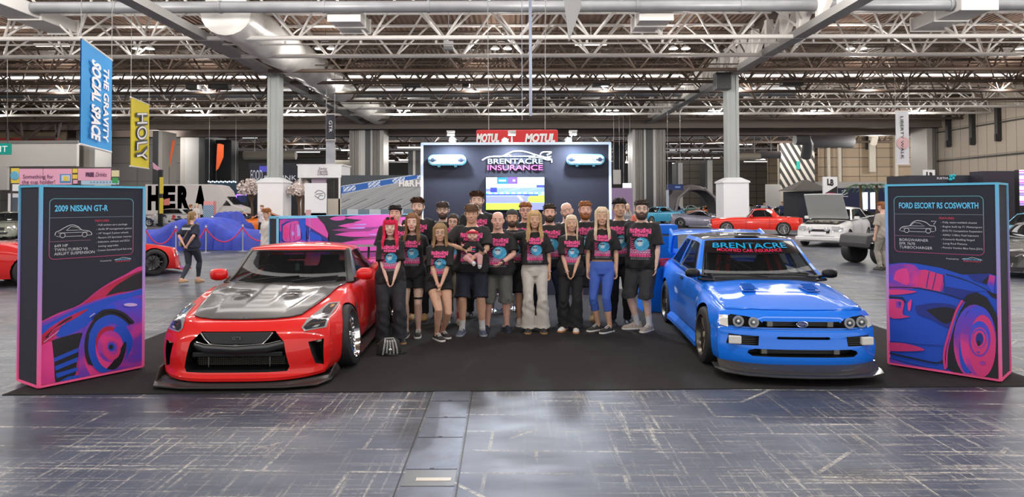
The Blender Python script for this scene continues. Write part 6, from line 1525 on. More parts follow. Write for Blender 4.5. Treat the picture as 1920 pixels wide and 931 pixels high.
  if print_:
   bv = bvh_of(sme); W_ = (.29 if sex == 'm' else .25) * k * min(1.15, 1 + (build - 1) * .4); zt = (fg.hipz + .435) * k; hh = .42 * k if sex == 'm' else .36 * k; nx, nz = 50, 76
   hh = min(hh, zt - hz - .015)
   vs = []; ok = []
   R_t = Matrix.Rotation(torso_turn * .8, 3, 'Z')
   for j in range(nz + 1):
    for i in range(nx + 1):
     u, v_ = i / nx - .5, j / nz; z = zt - hh * v_; tt = max(0, z / k - fg.hipz) / .53
     cx = fg.neck.x * tt; cy = fg.neck.y * tt
     o = R_t @ Vector((u * W_, -1, 0)) + Vector((cx, cy, z)); d = R_t @ Vector((0, 1, 0)); h_ = bv.ray_cast(o, d)
     if h_[0] is None: vs.append(o); ok.append(False)
     else: vs.append(h_[0] - d * .0035); ok.append((h_[0] - Vector((cx, cy, z))).length < .35)
   cols = {}; fs = []; mi = []
   for j in range(nz):
    for i in range(nx):
     c = PF((i + .5) / nx, (j + .5) / nz)
     if c is None: continue
     a_ = j * (nx + 1) + i; f = (a_, a_ + nx + 1, a_ + nx + 2, a_ + 1)
     if not all(ok[q] for q in f): continue
     if c not in cols: cols[c] = len(cols)
     fs.append(f); mi.append(cols[c])
   pm = bpy.data.meshes.new('shirt_print'); pm.from_pydata(vs, [], fs)
   for c in sorted(cols, key=cols.get): pm.materials.append(mat('tee_ink_%d_%d_%d' % tuple(int(q * 99) for q in c), c, .8))
   for p, q in zip(pm.polygons, mi): p.material_index = q
   pm.update(); link('shirt_print', pm, None, so); shade(pm, 180)
 kind, bm_ = bottom; bm_ = bm_ or cloth('black', (.012, .012, .014))
 b = MB()
 zs = {'trousers': .07, 'shorts': .50, 'short_shorts': .68, 'leggings': .30, 'flared': .04, 'long_leggings': .14, 'knee': .46, 'baggy': .05}[kind]; zs = max(zs, .0)
 inf, fl = {'trousers': (.014, .012), 'shorts': (.026, .03), 'short_shorts': (.016, .02), 'leggings': (.005, .0), 'flared': (.012, .075), 'long_leggings': (.005, 0), 'knee': (.028, .035), 'baggy': (.03, .05)}[kind]
 T = MB(); fg.torso(T, .008 + inf * .35, z1=fg.hipz + .14); b.v, b.f, b.m = T.v, T.f, T.m
 for i in (0, 1): fg.leg(b, i, inf, zs, fl)
 gme = remesh(b, .010, 3, .5)
 ph = random.Random(int(px)).uniform(0, 6)
 bm = bmesh.new(); bm.from_mesh(gme); bm.normal_update()
 for v in bm.verts:
  if v.co.z < fg.hipz * k - .02: v.co += v.normal * (.0035 * sin(19 * v.co.z + 34 * v.co.x + 4 * sin(9 * v.co.z + ph) + ph) + .0045 * sin(31 * v.co.z - 30 * v.co.x + 3 * sin(13 * v.co.y * 5 + ph)) * smooth((.25 - abs(v.co.z - .45 * k)) / .25 + .25)) * (.3 if 'legg' in kind else 1)
 bm.to_mesh(gme); bm.free()
 go = link({'trousers': 'trousers', 'flared': 'trousers', 'baggy': 'trousers', 'leggings': 'leggings', 'long_leggings': 'leggings'}.get(kind, 'shorts'), gme, bm_, root)
 for i in (0, 1):
  a = fg.ankle[i]; fd = fg.foot_dir[i]; kn = fg.knee[i]; sdv = Vector((-fd.y, fd.x, 0))
  if sock is not None:
   q = MB(); q.tube([a + Vector((0, 0, -.02)), a.lerp(kn, .12), a.lerp(kn, .30)], .04, 12, rad=[.040 * k, .040 * k, .045 * k]); q.build('sock', cloth('sock_%s' % sock[0], sock[1]), root, 60)
  up, so_ = SHOES[shoes]; z0 = a.z - .085 * k; L = .27 * k
  q = MB(); rings = []
  for t, w_, hh in ((-.24, .030, .055), (-.20, .036, .085), (-.05, .040, .090), (.12, .042, .078), (.30, .046, .060), (.52, .048, .046), (.68, .040, .036), (.76, .022, .024)):
   c = a + fd * (L * t * 1.0 + .0); rings.append([Vector((c.x, c.y, z0)) + sdv * (w_ * k * cos(g)) + Vector((0, 0, .022 + (hh * k) * max(0, sin(g)) if sin(g) > 0 else .016)) for g in [2 * pi * j / 14 for j in range(14)]])
  q.loft(rings); sh = q.build('shoe', up, root, 60)
  q = MB(); out = []
  for t, w_ in ((-.27, .026), (-.22, .038), (.0, .040), (.3, .050), (.55, .052), (.72, .040), (.79, .022)): out.append((t, w_))
  poly = [(t, w_) for t, w_ in out] + [(t, -w_) for t, w_ in reversed(out)]
  fn = lambda z: (lambda t, w_: tuple(Vector((a.x, a.y, z0)) + fd * (L * t) + sdv * (w_ * k) + Vector((0, 0, z))))
  q.prism(poly, fn(0.0), fn(.028)); bevel(q.build('sole', so_, sh), .004)
  if shoes in ('vans', 'white_navy', 'runner', 'blue_runner'):
   q = MB()
   for j in range(4): c = a + fd * L * (.16 + .08 * j); zz = z0 + .022 + (.078 - .010 * j) * k; q.tube([c + sdv * .028 + Vector((0, 0, zz - c.z - .008)), c + Vector((0, 0, zz - c.z + .006)), c - sdv * .028 + Vector((0, 0, zz - c.z - .008))], .004, 5)
   q.build('laces', mat('lace_white', (.7, .68, .64), .7), sh)
 for e in extras: e(fg, root, Mh, body)
 return root, fg
HAIRC = {'brown': (.13, .068, .036), 'dark': (.048, .030, .021), 'black': (.016, .012, .011), 'ginger': (.32, .12, .04), 'blonde': (.52, .34, .16), 'platinum': (.66, .52, .36), 'pinkred': (.72, .015, .075), 'auburn': (.22, .105, .045), 'grey': (.20, .18, .165), 'dirty': (.30, .19, .09), 'none': (.10, .07, .05)}
def hair_mat(c): return mat('hair_' + c, HAIRC[c], .6, spec=.3, noise=.28, nscale=60, bump=.5, bscale=150)
def cap_rings(w=1.08, zlow=.02, zfront=.055, top=.13, back=-.05, q=26):
 "shell over the skull: for each angle a lowest z that rises over the face"
 rows = 9; out = []
 for r in range(rows):
  t = r / (rows - 1); ring = []
  for j in range(q):
   a = 2 * pi * j / q; ca = cos(a)   # ca=1 front
   low = lerp(zlow, zfront, smooth((ca - .25) / .5)) if ca > -.2 else lerp(zlow, back, smooth((-ca - .2) / .5))
   z = lerp(low, top, 1 - (1 - t) ** 1.6)
   zz = max(-.10, min(.12, (z - .005) / 1.04)); prof = interp([(-.11, .045), (-.08, .058), (-.05, .067), (0, .0745), (.05, .0765), (.09, .068), (.112, .048), (.122, .02)], zz)
   f_ = interp([(-.1, .06), (0, .088), (.06, .087), (.09, .075), (.112, .05), (.122, .02)], zz); b_ = interp([(-.1, .035), (-.05, .078), (0, .095), (.06, .099), (.09, .087), (.112, .062), (.122, .03)], zz)
   if t >= .999: prof = f_ = b_ = .012
   ring.append((prof * w * sin(a), -ca * (f_ if ca > 0 else b_) * w, z))
  out.append(ring)
 return out
def make_hair(fg, Mh, body, hair):
 st, colr = hair[0], hair[1]
 if st == 'none': return
 m = hair_mat(colr); rnd = random.Random(hash(st) % 7 + 5 if False else 5)
 q = MB()
 def strand(pts, r0, n=5): q.tube(pts, r0, n, rad=[r0 * .8] + [r0] * (len(pts) - 2) + [r0 * .35])
 if st in ('short', 'crop', 'quiff', 'curly', 'buzz', 'mop'):
  q.loft(cap_rings(1.05 if st != 'buzz' else 1.02, .0, .060, .128 if st != 'buzz' else .124, -.055))
  if st != 'buzz':
   N = {'short': 230, 'crop': 200, 'quiff': 280, 'curly': 170, 'mop': 290}[st]
   for j in range(N):
    a = rnd.uniform(-pi, pi); t = rnd.uniform(.15, 1); rr = .078 * sqrt(1 - (t * .9) ** 2) + .008; z = .045 + .078 * t
    x = rr * sin(a); y = -rr * cos(a) * 1.15
    if z < .075 and cos(a) > .3: z = .078
    p = Vector((x, y, z)); o = p.normalized()
    if st == 'curly': q.ico(p + o * .004, rnd.uniform(.008, .014), 1); continue
    fw = Vector((rnd.uniform(-.4, .4), -1 if st in ('quiff', 'mop') else rnd.uniform(-1, .2), .2 if st == 'quiff' else -.1)).normalized()
    if st == 'mop' and cos(a) > .5: fw = Vector((rnd.uniform(-.5, .5), -.4, -.9))
    L = {'short': .03, 'crop': .02, 'quiff': .045, 'mop': .045}[st]
    strand([p - fw * .01 - o * .004, p + fw * L * .5 + o * rnd.uniform(.004, .010), p + fw * L + o * (.012 if st == 'quiff' else .001)], .0045, 4)
  for sd in (-1, 1): q.tube([(sd * .074, -.018, .03), (sd * .0755, -.02, -.012)], .006, 5, rad=[.010, .005])
 elif st == 'bald_sides':
  rows = cap_rings(1.012, -.01, .03, .055, -.06); q.loft(rows[:5], caps=False)
 else:
  fringe = st in ('long_fringe',)
  q.loft(cap_rings(1.045, -.02, .066 if not fringe else .055, .130, -.08))
  L = {'long': .36, 'long_wavy': .40, 'long_straight': .43, 'bob': .25, 'long_fringe': .33, 'pony': .0, 'tied': .0}[st]
  wv = {'long': .006, 'long_wavy': .014, 'long_straight': .003, 'bob': .004, 'long_fringe': .006}.get(st, .004)
  if L:
   PR = [(-.11, .050), (-.08, .062), (-.05, .070), (0, .0775), (.05, .0785), (.09, .070), (.112, .050), (.128, .018)]
   for j in range(150):
    a = rnd.choice((-1, 1)) * lerp(.92, 3.0, (j % 75) / 74) + rnd.uniform(-.03, .03)
    ln = L * rnd.uniform(.86, 1.06); w0 = rnd.uniform(0, 6.3); lift = rnd.uniform(.001, .010); sg = 1 if a > 0 else -1
    pts = [(sg * .004, lerp(-.06, .085, abs(a) / 3.1), .131), (.55 * .078 * sin(a), lerp(-.07 * cos(a), -.085 * cos(a), .5) + .005, .118 + lift)]
    for s_ in range(9):
     t = s_ / 8; z = .075 - t * ln; rx = (interp(PR, max(z, -.02)) if z > -.02 else .0765) + .004 + lift; ry = .094 if cos(a) < 0 else .083
     x = rx * sin(a) * (1 if abs(a) > 1.2 else 1.0) + wv * sin(t * 11 + w0) * smooth(t * 2); y = -(ry + lift) * cos(a) + wv * .7 * cos(t * 10 + w0) * smooth(t * 2)
     if z < -.10:
      u_ = smooth((-.10 - z) / .10); x += sg * .012 * u_
      y += (-.050 if abs(a) < 1.5 else (.03 if abs(a) > 2.1 else -.01)) * u_
     pts.append((x, y, z))
    strand(pts, rnd.uniform(.006, .0095), 5)
  if fringe:
   for j in range(15):
    x = lerp(-.052, .052, j / 14); strand([(x * .7, -.07, .105), (x, -.098 + abs(x) * .3, .07), (x * 1.02, -.096 + abs(x) * .35, .034)], .008, 5)
  if st == 'pony': strand([(0, .09, .04), (0, .12, .02), (.01, .11, -.06), (0.02, .09, -.16), (.02, .10, -.24)], .026, 8)
  if st == 'tied':
   for j in range(16):
    a = lerp(-2.6, 2.6, j / 15)
    if abs(a) < .9: continue
    strand([(.078 * sin(a), -.09 * cos(a), .06), (.082 * sin(a), -.085 * cos(a) + .01, -.03), (.07 * sin(a), .05, -.09)], .011, 5)
  if st == 'tied':
   for sd in (-1, 1): strand([(sd * .074, -.03, .06), (sd * .082, -.045, -.04), (sd * .072, -.055, -.15), (sd * .078, -.07, -.26)], .014, 6)
 q.v = [tuple(Mh @ Vector(v)) for v in q.v]; q.build('hair', m, body, 70)
def make_beard(fg, Mh, body, beard):
 size, colr = beard; q = MB(); n = 18; rings = []
 e = {'stubble': .0015, 'short': .004, 'full': .010, 'big': .018}[size]
 for (zt, w_, f_) in ((-.022, .0725, .080), (-.045, .0685, .0865), (-.065, .062, .088), (-.085, .0565, .086), (-.105, .044, .078), (-.118, .030, .056)):
  z = zt - e * .9 * (zt < -.08); rings.append([((w_ + e) * sin(a), -(abs(cos(a)) ** .8) * (f_ + e), z) for a in [lerp(-1.5, 1.5, j / n) for j in range(n + 1)]])
 V = [v for r in rings for v in r]; N = n + 1; fs = []
 for i in range(len(rings) - 1):
  for j in range(n):
   a = lerp(-1.5, 1.5, (j + .5) / n)
   if i == 0 and abs(a) < 1.05: continue
   if i == 1 and abs(a) < .42: continue
   fs.append((i * N + j, i * N + j + 1, (i + 1) * N + j + 1, (i + 1) * N + j))
 q.add(V, fs); q.tube([(-.030, -.085, -.050), (-.014, -.0965, -.042), (0, -.0985, -.040), (.014, -.0965, -.042), (.030, -.085, -.050)], .005, 6, rad=[.003, .004 + e * .3, .004 + e * .3, .004 + e * .3, .003])
 q.v = [tuple(Mh @ Vector(v)) for v in q.v]; o = q.build('beard', (hair_mat(colr) if colr != 'dark' else mat('beard_dark', (.055, .036, .027), .8, noise=.4, nscale=120)) if size != 'stubble' else mat('stubble', (.20, .12, .09), .8, noise=.3, nscale=200), body, 80)
 md = o.modifiers.new('s', 'SOLIDIFY'); md.thickness = .004; md.offset = 0
SHOES = {'dark': (cloth('shoe_black', (.018, .018, .02), rough=.5), mat('sole_black', (.03, .03, .03), .6)), 'brown_sole': (cloth('shoe_black', (.018, .018, .02)), mat('sole_gum', (.32, .17, .06), .6)),
 'vans': (cloth('shoe_bw', (.03, .03, .03)), mat('sole_white', (.68, .66, .62), .6)), 'cream': (cloth('shoe_cream', (.50, .45, .38)), mat('sole_white', (.68, .66, .62))), 'blue_runner': (cloth('shoe_slate', (.07, .085, .13), noise=.5, nscale=40), mat('sole_grey', (.25, .27, .32), .6)),
 'runner': (cloth('shoe_sand', (.36, .31, .25), noise=.3, nscale=40), mat('sole_white', (.68, .66, .62))), 'navy': (cloth('shoe_navy', (.012, .016, .035)), mat('sole_navy', (.02, .025, .05), .5)), 'gold': (cloth('shoe_tan', (.45, .27, .10)), mat('sole_gum', (.32, .17, .06))),
 'white_orange': (cloth('shoe_white', (.66, .62, .56)), mat('sole_orange', (.50, .20, .06), .6)), 'tan': (mat('tan_leather', (.52, .31, .18), .5), mat('sole_tan', (.30, .19, .11), .6)), 'white': (cloth('shoe_white', (.66, .62, .56)), mat('sole_white', (.68, .66, .62)))}
SHIRTG = 'group in matching black t-shirts'
def ex_sunglasses(fg, root, Mh, body):
 q = MB()
 for sd in (-1, 1): q.lathe([(.0, 0), (.024, .001), (.024, .005), (0, .006)], (sd * .03, 0, 0), 'y', 12)
 q.tube([(-.055, .003, 0), (0, .003, .004), (.055, .003, 0)], .003, 5)
 q.v = [tuple(Mh @ (Matrix.Translation((0, -.072, .118)) @ Matrix.Rotation(-.7, 4, 'X') @ Vector(v))) for v in q.v]; q.build('sunglasses', trim_m, body, 40)
def ex_cap(fg, root, Mh, body):
 q = MB(); q.loft(cap_rings(1.10, .045, .060, .136, .02)); q.box((0, .115, .055), (.10, .06, .01), rx=-.3); q.v = [tuple(Mh @ Vector(v)) for v in q.v]; q.build('backward_cap', cloth('cap_grey', (.04, .04, .045)), body, 60)
def ex_chain(fg, root, Mh, body):
 q = MB(); n = fg.neck; q.tube([n + Vector((.075 * sin(a), -.085 * cos(a) - .02, -.035 - .045 * cos(a))) for a in [2 * pi * j / 20 for j in range(20)]], .004, 5, closed=True); q.build('necklace', mat('necklace_pale', (.6, .5, .4), .3), body)
def band(i, t, m, nm, w=.012, r=.034):
 def f(fg, root, Mh, body):
  el, ha = fg.elbow[i], fg.hand[i]; p = el.lerp(ha, t); d = (ha - el).normalized(); q = MB(); q.tube([p - d * w, p + d * w], r, 14); q.build(nm, m, body, 50)
 return f
def face_disc(fg, root, Mh, body): pass
watch = lambda i: band(i, .93, mat('watch_black', (.02, .02, .02), .3), 'watch', .016, .031)
bracelet = lambda i: band(i, .96, mat('bracelet', (.55, .35, .45), .5), 'bracelet', .006, .029)
def ex_garter(fg, root, Mh, body):
 kn, hp = fg.knee[1], fg.hip[1]; p = hp.lerp(kn, .82); q = MB(); q.tube([p + Vector((0, 0, .012)), p - Vector((0, 0, .012))], .068, 16); q.build('thigh_strap', trim_m, body, 50)
denim_b = cloth('denim_black', (.028, .030, .038), noise=.35, nscale=6); denim_n = cloth('denim_navy', (.014, .024, .052), noise=.25, nscale=6)
khaki = cloth('khaki', (.20, .19, .14)); greysh = cloth('grey_shorts', (.10, .098, .088)); navysh = cloth('navy_shorts', (.012, .014, .028)); whitet = cloth('off_white', (.56, .52, .47)); bluel = cloth('cornflower', (.06, .13, .50)); blackc = cloth('black', (.012, .012, .014)); darksh = cloth('charcoal_shorts', (.035, .035, .038))
PEOPLE = [
 dict(px=742, py_foot=606, top_py=383, label='broad dark-haired man smiling behind the woman with pink hair', skin_k='pink', build=1.22, hair=('short', 'black'), legs=[((-.12, 0), 0), ((.12, 0), 0)], bottom=('trousers', blackc), shoes='gold', smile=2),
 dict(px=784, py_foot=597, top_py=370, label='tall young man with swept brown hair and moustache, behind the long-haired brunette', skin_k='light', hair=('quiff', 'brown'), beard=('stubble', 'brown'), bottom=('trousers', blackc), shoes='gold', smile=True),
 dict(px=831, py_foot=594, top_py=377, label='bearded man with dark fringe and glasses, before the left half of the stand wall', skin_k='light', hair=('mop', 'dark'), beard=('short', 'dark'), glasses='dark', bottom=('trousers', blackc), smile=False),
 dict(px=850, py_foot=607, top_py=400, label='dark-haired woman in glasses and khaki shorts peering between two people', skin_k='fair', sex='f', hair=('tied', 'dark'), glasses='dark', bottom=('knee', khaki), shoes='cream', sock=('red', (.45, .08, .08)), tilt=.1, legs=[((-.10, 0), -.2), ((.09, .02), .25)]),
 dict(px=895, py_foot=594, top_py=358, label='tallest man, brown hair, standing behind the man who holds the baby', skin_k='light', hair=('quiff', 'brown'), beard=('stubble', 'brown'), bottom=('trousers', blackc), smile=False),
 dict(px=961, py_foot=609, top_py=392, label='bearded man in a backward cap and pale necklace, right of the bald man', skin_k='tan', hair=('buzz', 'dark'), beard=('short', 'dark'), bottom=('shorts', blackc), shoes='runner', hands=('rest', 'rest'), extras=(ex_cap, ex_chain), smile=False),
 dict(px=986, py_foot=596, top_py=378, label='ginger curly-haired man in dark glasses below the screen', skin_k='pink', hair=('curly', 'ginger'), glasses='dark', bottom=('trousers', blackc), smile=False),
 dict(px=1031, py_foot=607, top_py=381, label='stocky bearded man in dark jeans behind the woman in white trousers', skin_k='pink', build=1.15, hair=('crop', 'dark'), beard=('full', 'dark'), bottom=('trousers', denim_n), shoes='runner', legs=[((-.16, 0), -.3), ((.17, 0), .3)], smile=False),
 dict(px=1069, py_foot=598, top_py=379, label='bald grey-stubbled man leaning his head to the left', skin_k='fair', build=1.08, hair=('bald_sides', 'grey'), beard=('stubble', 'grey'), lean=-.04, tilt=-.22, bottom=('trousers', blackc), smile=False),
 dict(px=1098, py_foot=600, top_py=376, label='man with ginger beard and short ginger hair beside the blonde in blue leggings', skin_k='pink', hair=('crop', 'ginger'), beard=('full', 'ginger'), bottom=('shorts', darksh), shoes='gold', sock=('white', (.6, .6, .6)), smile=False),
 dict(px=1162, py_foot=608, top_py=371, label='young man with dark curly hair and black trousers, second from the blue car', skin_k='olive', hair=('curly', 'black'), bottom=('trousers', blackc), shoes='dark', hands=('behind', 'behind'), smile=True),
 dict(px=732, py_foot=641, top_py=407, label='woman with long pink-red hair, sunglasses on her head and baggy dark jeans', skin_k='light', sex='f', build=1.0, hair=('long_fringe', 'pinkred'), bottom=('baggy', denim_b), shoes='brown_sole', hands=((-.02, -.20, .82), (.05, -.21, .83)), legs=[((-.10, 0), -.1), ((.13, -.02), .35)], extras=(ex_sunglasses,), face=6),
 dict(px=774, py_foot=630, top_py=399, label='woman with long auburn hair, black shorts and black and white trainers', skin_k='light', sex='f', hair=('long', 'auburn'), bottom=('short_shorts', blackc), shoes='vans', hands=('behind', 'behind'), legs=[((-.09, 0), -.05), ((.08, 0), .05)], extras=(ex_garter,)),
 dict(px=822, py_foot=635, top_py=419, label='smiling blonde woman in glasses stooping with clasped hands and black shorts', skin_k='tan', sex='f', hair=('bob', 'dirty'), glasses='thin', bottom=('short_shorts', blackc), shoes='vans', hands=((-.0, -.24, .80), (.05, -.25, .80)), drop=.10, legs=[((-.02, -.06), .5), ((.05, .12), .55)], lean=.03, lean_y=-.06, smile=2, face=4, extras=(bracelet(0),)),
 dict(px=885, py_foot=626, top_py=381, label='man with curly brown fringe and navy shorts holding the baby against his chest', skin_k='tan', build=1.18, hair=('mop', 'brown'), bottom=('shorts', navysh), shoes='blue_runner', sock=('white', (.6, .6, .6)), hands=((-.10, -.25, 1.16), (.03, -.29, 1.03)), elbow=((-1, .05, -.1), (1, .05, -.3)), legs=[((-.13, 0), -.15), ((.14, 0), .15)], print_=True, nod=.12, smile=2, grip=.7, tdir=((1, -.1, .05), (-1, -.1, .0))),
 dict(px=934, py_foot=620, top_py=396, label='stout bald man with rolled grey shorts and a dark watch', skin_k='pink', build=1.26, hair=('none', 'none'), bottom=('knee', greysh), shoes='navy', hands=('hug', (.06, -.26, 1.02)), elbow=((-1, .5, -.2), (1, .2, -.5)), legs=[((-.16, 0), -.2), ((.13, -.01), .15)], extras=(watch(1),), smile=False),
 dict(px=1003, py_foot=622, top_py=394, label='woman with wavy blonde hair and wide white trousers', skin_k='tan', sex='f', hair=('long_wavy', 'blonde'), bottom=('flared', whitet), shoes='brown_sole', hands=('hug', (.22, -.05, .78)), legs=[((-.09, -.0), -.1), ((.11, 0), .1)], hem=.98, smile=2, extras=(bracelet(1),)),
 dict(px=1072, py_foot=620, top_py=402, label='short blonde woman with clasped hands and black flared trousers', skin_k='tan', sex='f', hair=('tied', 'platinum'), bottom=('flared', blackc), shoes='white_orange', hands=((-.07, -.21, .84), (.01, -.22, .84)), legs=[((-.10, .03), -.5), ((.06, -.05), -.1)], smile=2, extras=(bracelet(0),)),
 dict(px=1130, py_foot=621, top_py=388, label='woman with very long straight blonde hair and cropped blue leggings', skin_k='tan', sex='f', hair=('long_straight', 'platinum'), bottom=('leggings', bluel), shoes='vans', hands=('rest', (.20, -.08, .80)), legs=[((-.06, .06), -.8), ((.10, -.05), -.7)], hem=1.02, smile=2, face=-6),
 dict(px=1205, py_foot=618, top_py=373, label='bearded man in glasses and black shorts standing next to the blue car', skin_k='light', build=1.12, hair=('crop', 'dark'), beard=('full', 'dark'), glasses='thin', bottom=('knee', darksh), shoes='runner', sock=('white', (.6, .6, .6)), hands=('behind', (.20, -.10, .84)), legs=[((-.08, .02), -1.0), ((.10, -.05), -.35)], face=-22, head=(0, 0, .25), smile=False),
]
if 'PEOPLE_LIMIT' in globals(): PEOPLE = PEOPLE[:PEOPLE_LIMIT]
FIGS = []
for d_ in PEOPLE:
 FIGS.append(person(group=SHIRTG, **d_))
dad, dfg = [f for f, d_ in zip(FIGS, PEOPLE) if 'holding the baby' in d_['label']][0] if 'PEOPLE_LIMIT' not in globals() else (None, None)
def baby():
 P = dad.location + Vector((.03, -.235, 1.06 * dfg.k))
 root = empty('baby', P, 0, 'baby with a red headband and pale pink leggings held in the arms of the man', 'baby')
 b = MB()
 tors = [(0, .058, .05, 0), (.06, .066, .055, 0), (.13, .062, .05, 0), (.19, .05, .04, 0), (.205, .03, .03, .0)]
 ring = lambda c, rx, ry, n=14: [(c[0] + rx * cos(2 * pi * q / n), c[1] + ry * sin(2 * pi * q / n), c[2]) for q in range(n)]
 b.loft([ring((x_ * 0 + .0, y, z), rx, ry) for z, rx, ry, y in tors for x_ in (0,)])
 hc = Vector((-.005, -.02, .285))
 arms = [[(-.05, 0, .17), (-.10, -.05, .12), (-.135, -.05, .15)], [(.05, 0, .17), (.10, -.05, .12), (.165, -.045, .06)]]
 legs = [[(-.035, 0, .01), (-.085, -.10, -.01), (.02, -.15, -.085)], [(.035, 0, .01), (.10, -.10, .0), (.095, -.12, -.125)]]
 for a in arms: b.tube(a, .02, 10, rad=[.028, .024, .019]); b.ico(a[2], .020, 1)
 for a in legs: b.tube(a, .02, 10, rad=[.038, .033, .024]); b.tube([a[2], Vector(a[2]) + Vector((.0, -.03, -.012))], .02, 8, rad=[.022, .016])
 for i, a in enumerate(arms):
  for j in range(4): p = Vector(a[2]); d = (p - Vector(a[1])).normalized(); b.tube([p, p + d * .02 + Vector((0, -.006 + .006 * j, .006 - .004 * j)), p + d * .032 + Vector((0, -.008 + .007 * j, .0))], .0055, 6, rad=[.007, .0065, .005])
 b.ico(hc, .073, 3, sc=(.92, 1.02, 1.06)); b.ico(hc + Vector((0, -.066, -.012)), .010, 2); b.ico(hc + Vector((0, -.045, -.048)), .022, 2)
 for sd in (-1, 1): b.ico(hc + Vector((sd * .035, -.045, -.026)), .025, 2); b.ico(hc + Vector((sd * .066, .0, -.012)), .013, 1, sc=(.6, 1, 1.2))
 b.tube([(0, 0, .19), hc + Vector((0, .01, -.03))], .03, 10)
 bo = link('body', remesh(b, .006, 2, .5), skin('fair'), root)
 for sd in (-1, 1): q = MB(); q.ico(hc + Vector((sd * .026, -.066, .004)), .0075, 1); q.build('eye', mat('iris_dark', (.03, .025, .02)), bo, 60)
 q = MB(); q.tube([hc + Vector((-.012, -.064, -.034)), hc + Vector((0, -.069, -.036)), hc + Vector((.012, -.064, -.034))], .004, 6, rad=[.002, .004, .002]); q.build('mouth', mat('lips_f', (.48, .13, .11)), bo, 60)
 q = MB(); q.tube([hc + Vector((.071 * sin(a), -.078 * cos(a), .030 + .012 * cos(a))) for a in [2 * pi * j / 24 for j in range(24)]], .012, 8, closed=True, rad=[(.006, .019)] * 24)
 for sd in (-1, 1): q.ico(hc + Vector((sd * .024 - .0, -.086, .045)), .021, 2, sc=(1.1, .5, .75))
 q.ico(hc + Vector((0, -.092, .044)), .009, 1); q.build('headband', cloth('headband_coral', (.72, .05, .10)), bo, 60)
 q = MB(); q.loft([ring((0, 0, z), rx + .010, ry + .010) for z, rx, ry, y in tors])
 for a in arms: q.tube([a[0], a[1], Vector(a[1]).lerp(Vector(a[2]), .75)], .03, 10, rad=[.037, .032, .028])
 so = link('romper_top', remesh(q, .008, 3, .5), cloth('tee_black', (.014, .013, .014)), root)
 q = MB(); 
 for (u, z, w_, m_) in ((0, .125, .07, 0), (0, .095, .06, 1), (.0, .07, .06, 0)): q.box((u, -.066, z), (w_, .004, .014), mi=m_)
 q.build('chest_print', [mat('tee_ink_pink', (.78, .09, .28), .8), mat('tee_ink_blue', (.05, .32, .55), .8)], so)
 q = MB(); q.loft([ring((0, 0, z), rx, ry) for z, rx, ry in ((-.045, .05, .045), (-.02, .066, .06), (.03, .068, .062), (.055, .066, .058))])
 for a in legs: q.tube([a[0], a[1], Vector(a[1]).lerp(Vector(a[2]), .85)], .03, 10, rad=[.046, .042, .033])
 link('leggings', remesh(q, .008, 3, .5), cloth('baby_pink', (.62, .33, .34)), root)
 for a in legs: q = MB(); q.tube([Vector(a[1]).lerp(Vector(a[2]), .8), a[2], Vector(a[2]) + Vector((0, -.035, -.012))], .03, 10, rad=[.029, .029, .020]); q.build('sock', cloth('sock_white', (.6, .6, .6)), root, 60)
 return root
if dad: baby()
def ex_bag(fg, root, Mh, body):
 k = fg.k; q = MB(); pts = [(-.13, .06, 1.42), (-.10, .135, 1.36), (0, .155, 1.20), (.10, .15, 1.05), (.18, .08, .96), (.17, -.05, .98), (.02, -.16, 1.15), (-.11, -.10, 1.38), (-.14, .0, 1.44)]
 q.tube([Vector(p) * k for p in spl(pts, 5)], .01, 6, rad=[(.006, .02)] * (len(spl(pts, 5)))); q.build('bag_strap', cloth('strap_beige', (.30, .24, .17)), root, 60)
def waist_bag(fg, root, Mh, body):
 k = fg.k; q = MB(); q.box((.20 * k, .04, .95 * k), (.07, .20, .13)); bevel(q.build('waist_bag', cloth('strap_beige', (.30, .24, .17)), root), .02)
P_ = ground(358, 531)
wk, wf = person(0, 0, loc=P_, h=1.66, label='woman in navy t-shirt and leggings walking past with hands clasped behind', group=None, face=168, skin_k='pink', sex='f', build=1.12, hair=('pony', 'dirty'), shirt_m=cloth('navy_tee', (.018, .022, .045)), print_=False,
 bottom=('long_leggings', cloth('legging_slate', (.028, .032, .048))), shoes='tan', hands=('behind', 'behind'), legs=[((-.04, -.20), 0), ((.02, .30), 0, .05)], hem=.86, extras=(ex_bag, waist_bag), drop=.03)
q = MB(); q.box((0, .168, 1.24), (.22, .006, .05)); q.build('back_print', mat('back_print_white', (.62, .62, .65), .7), wk)
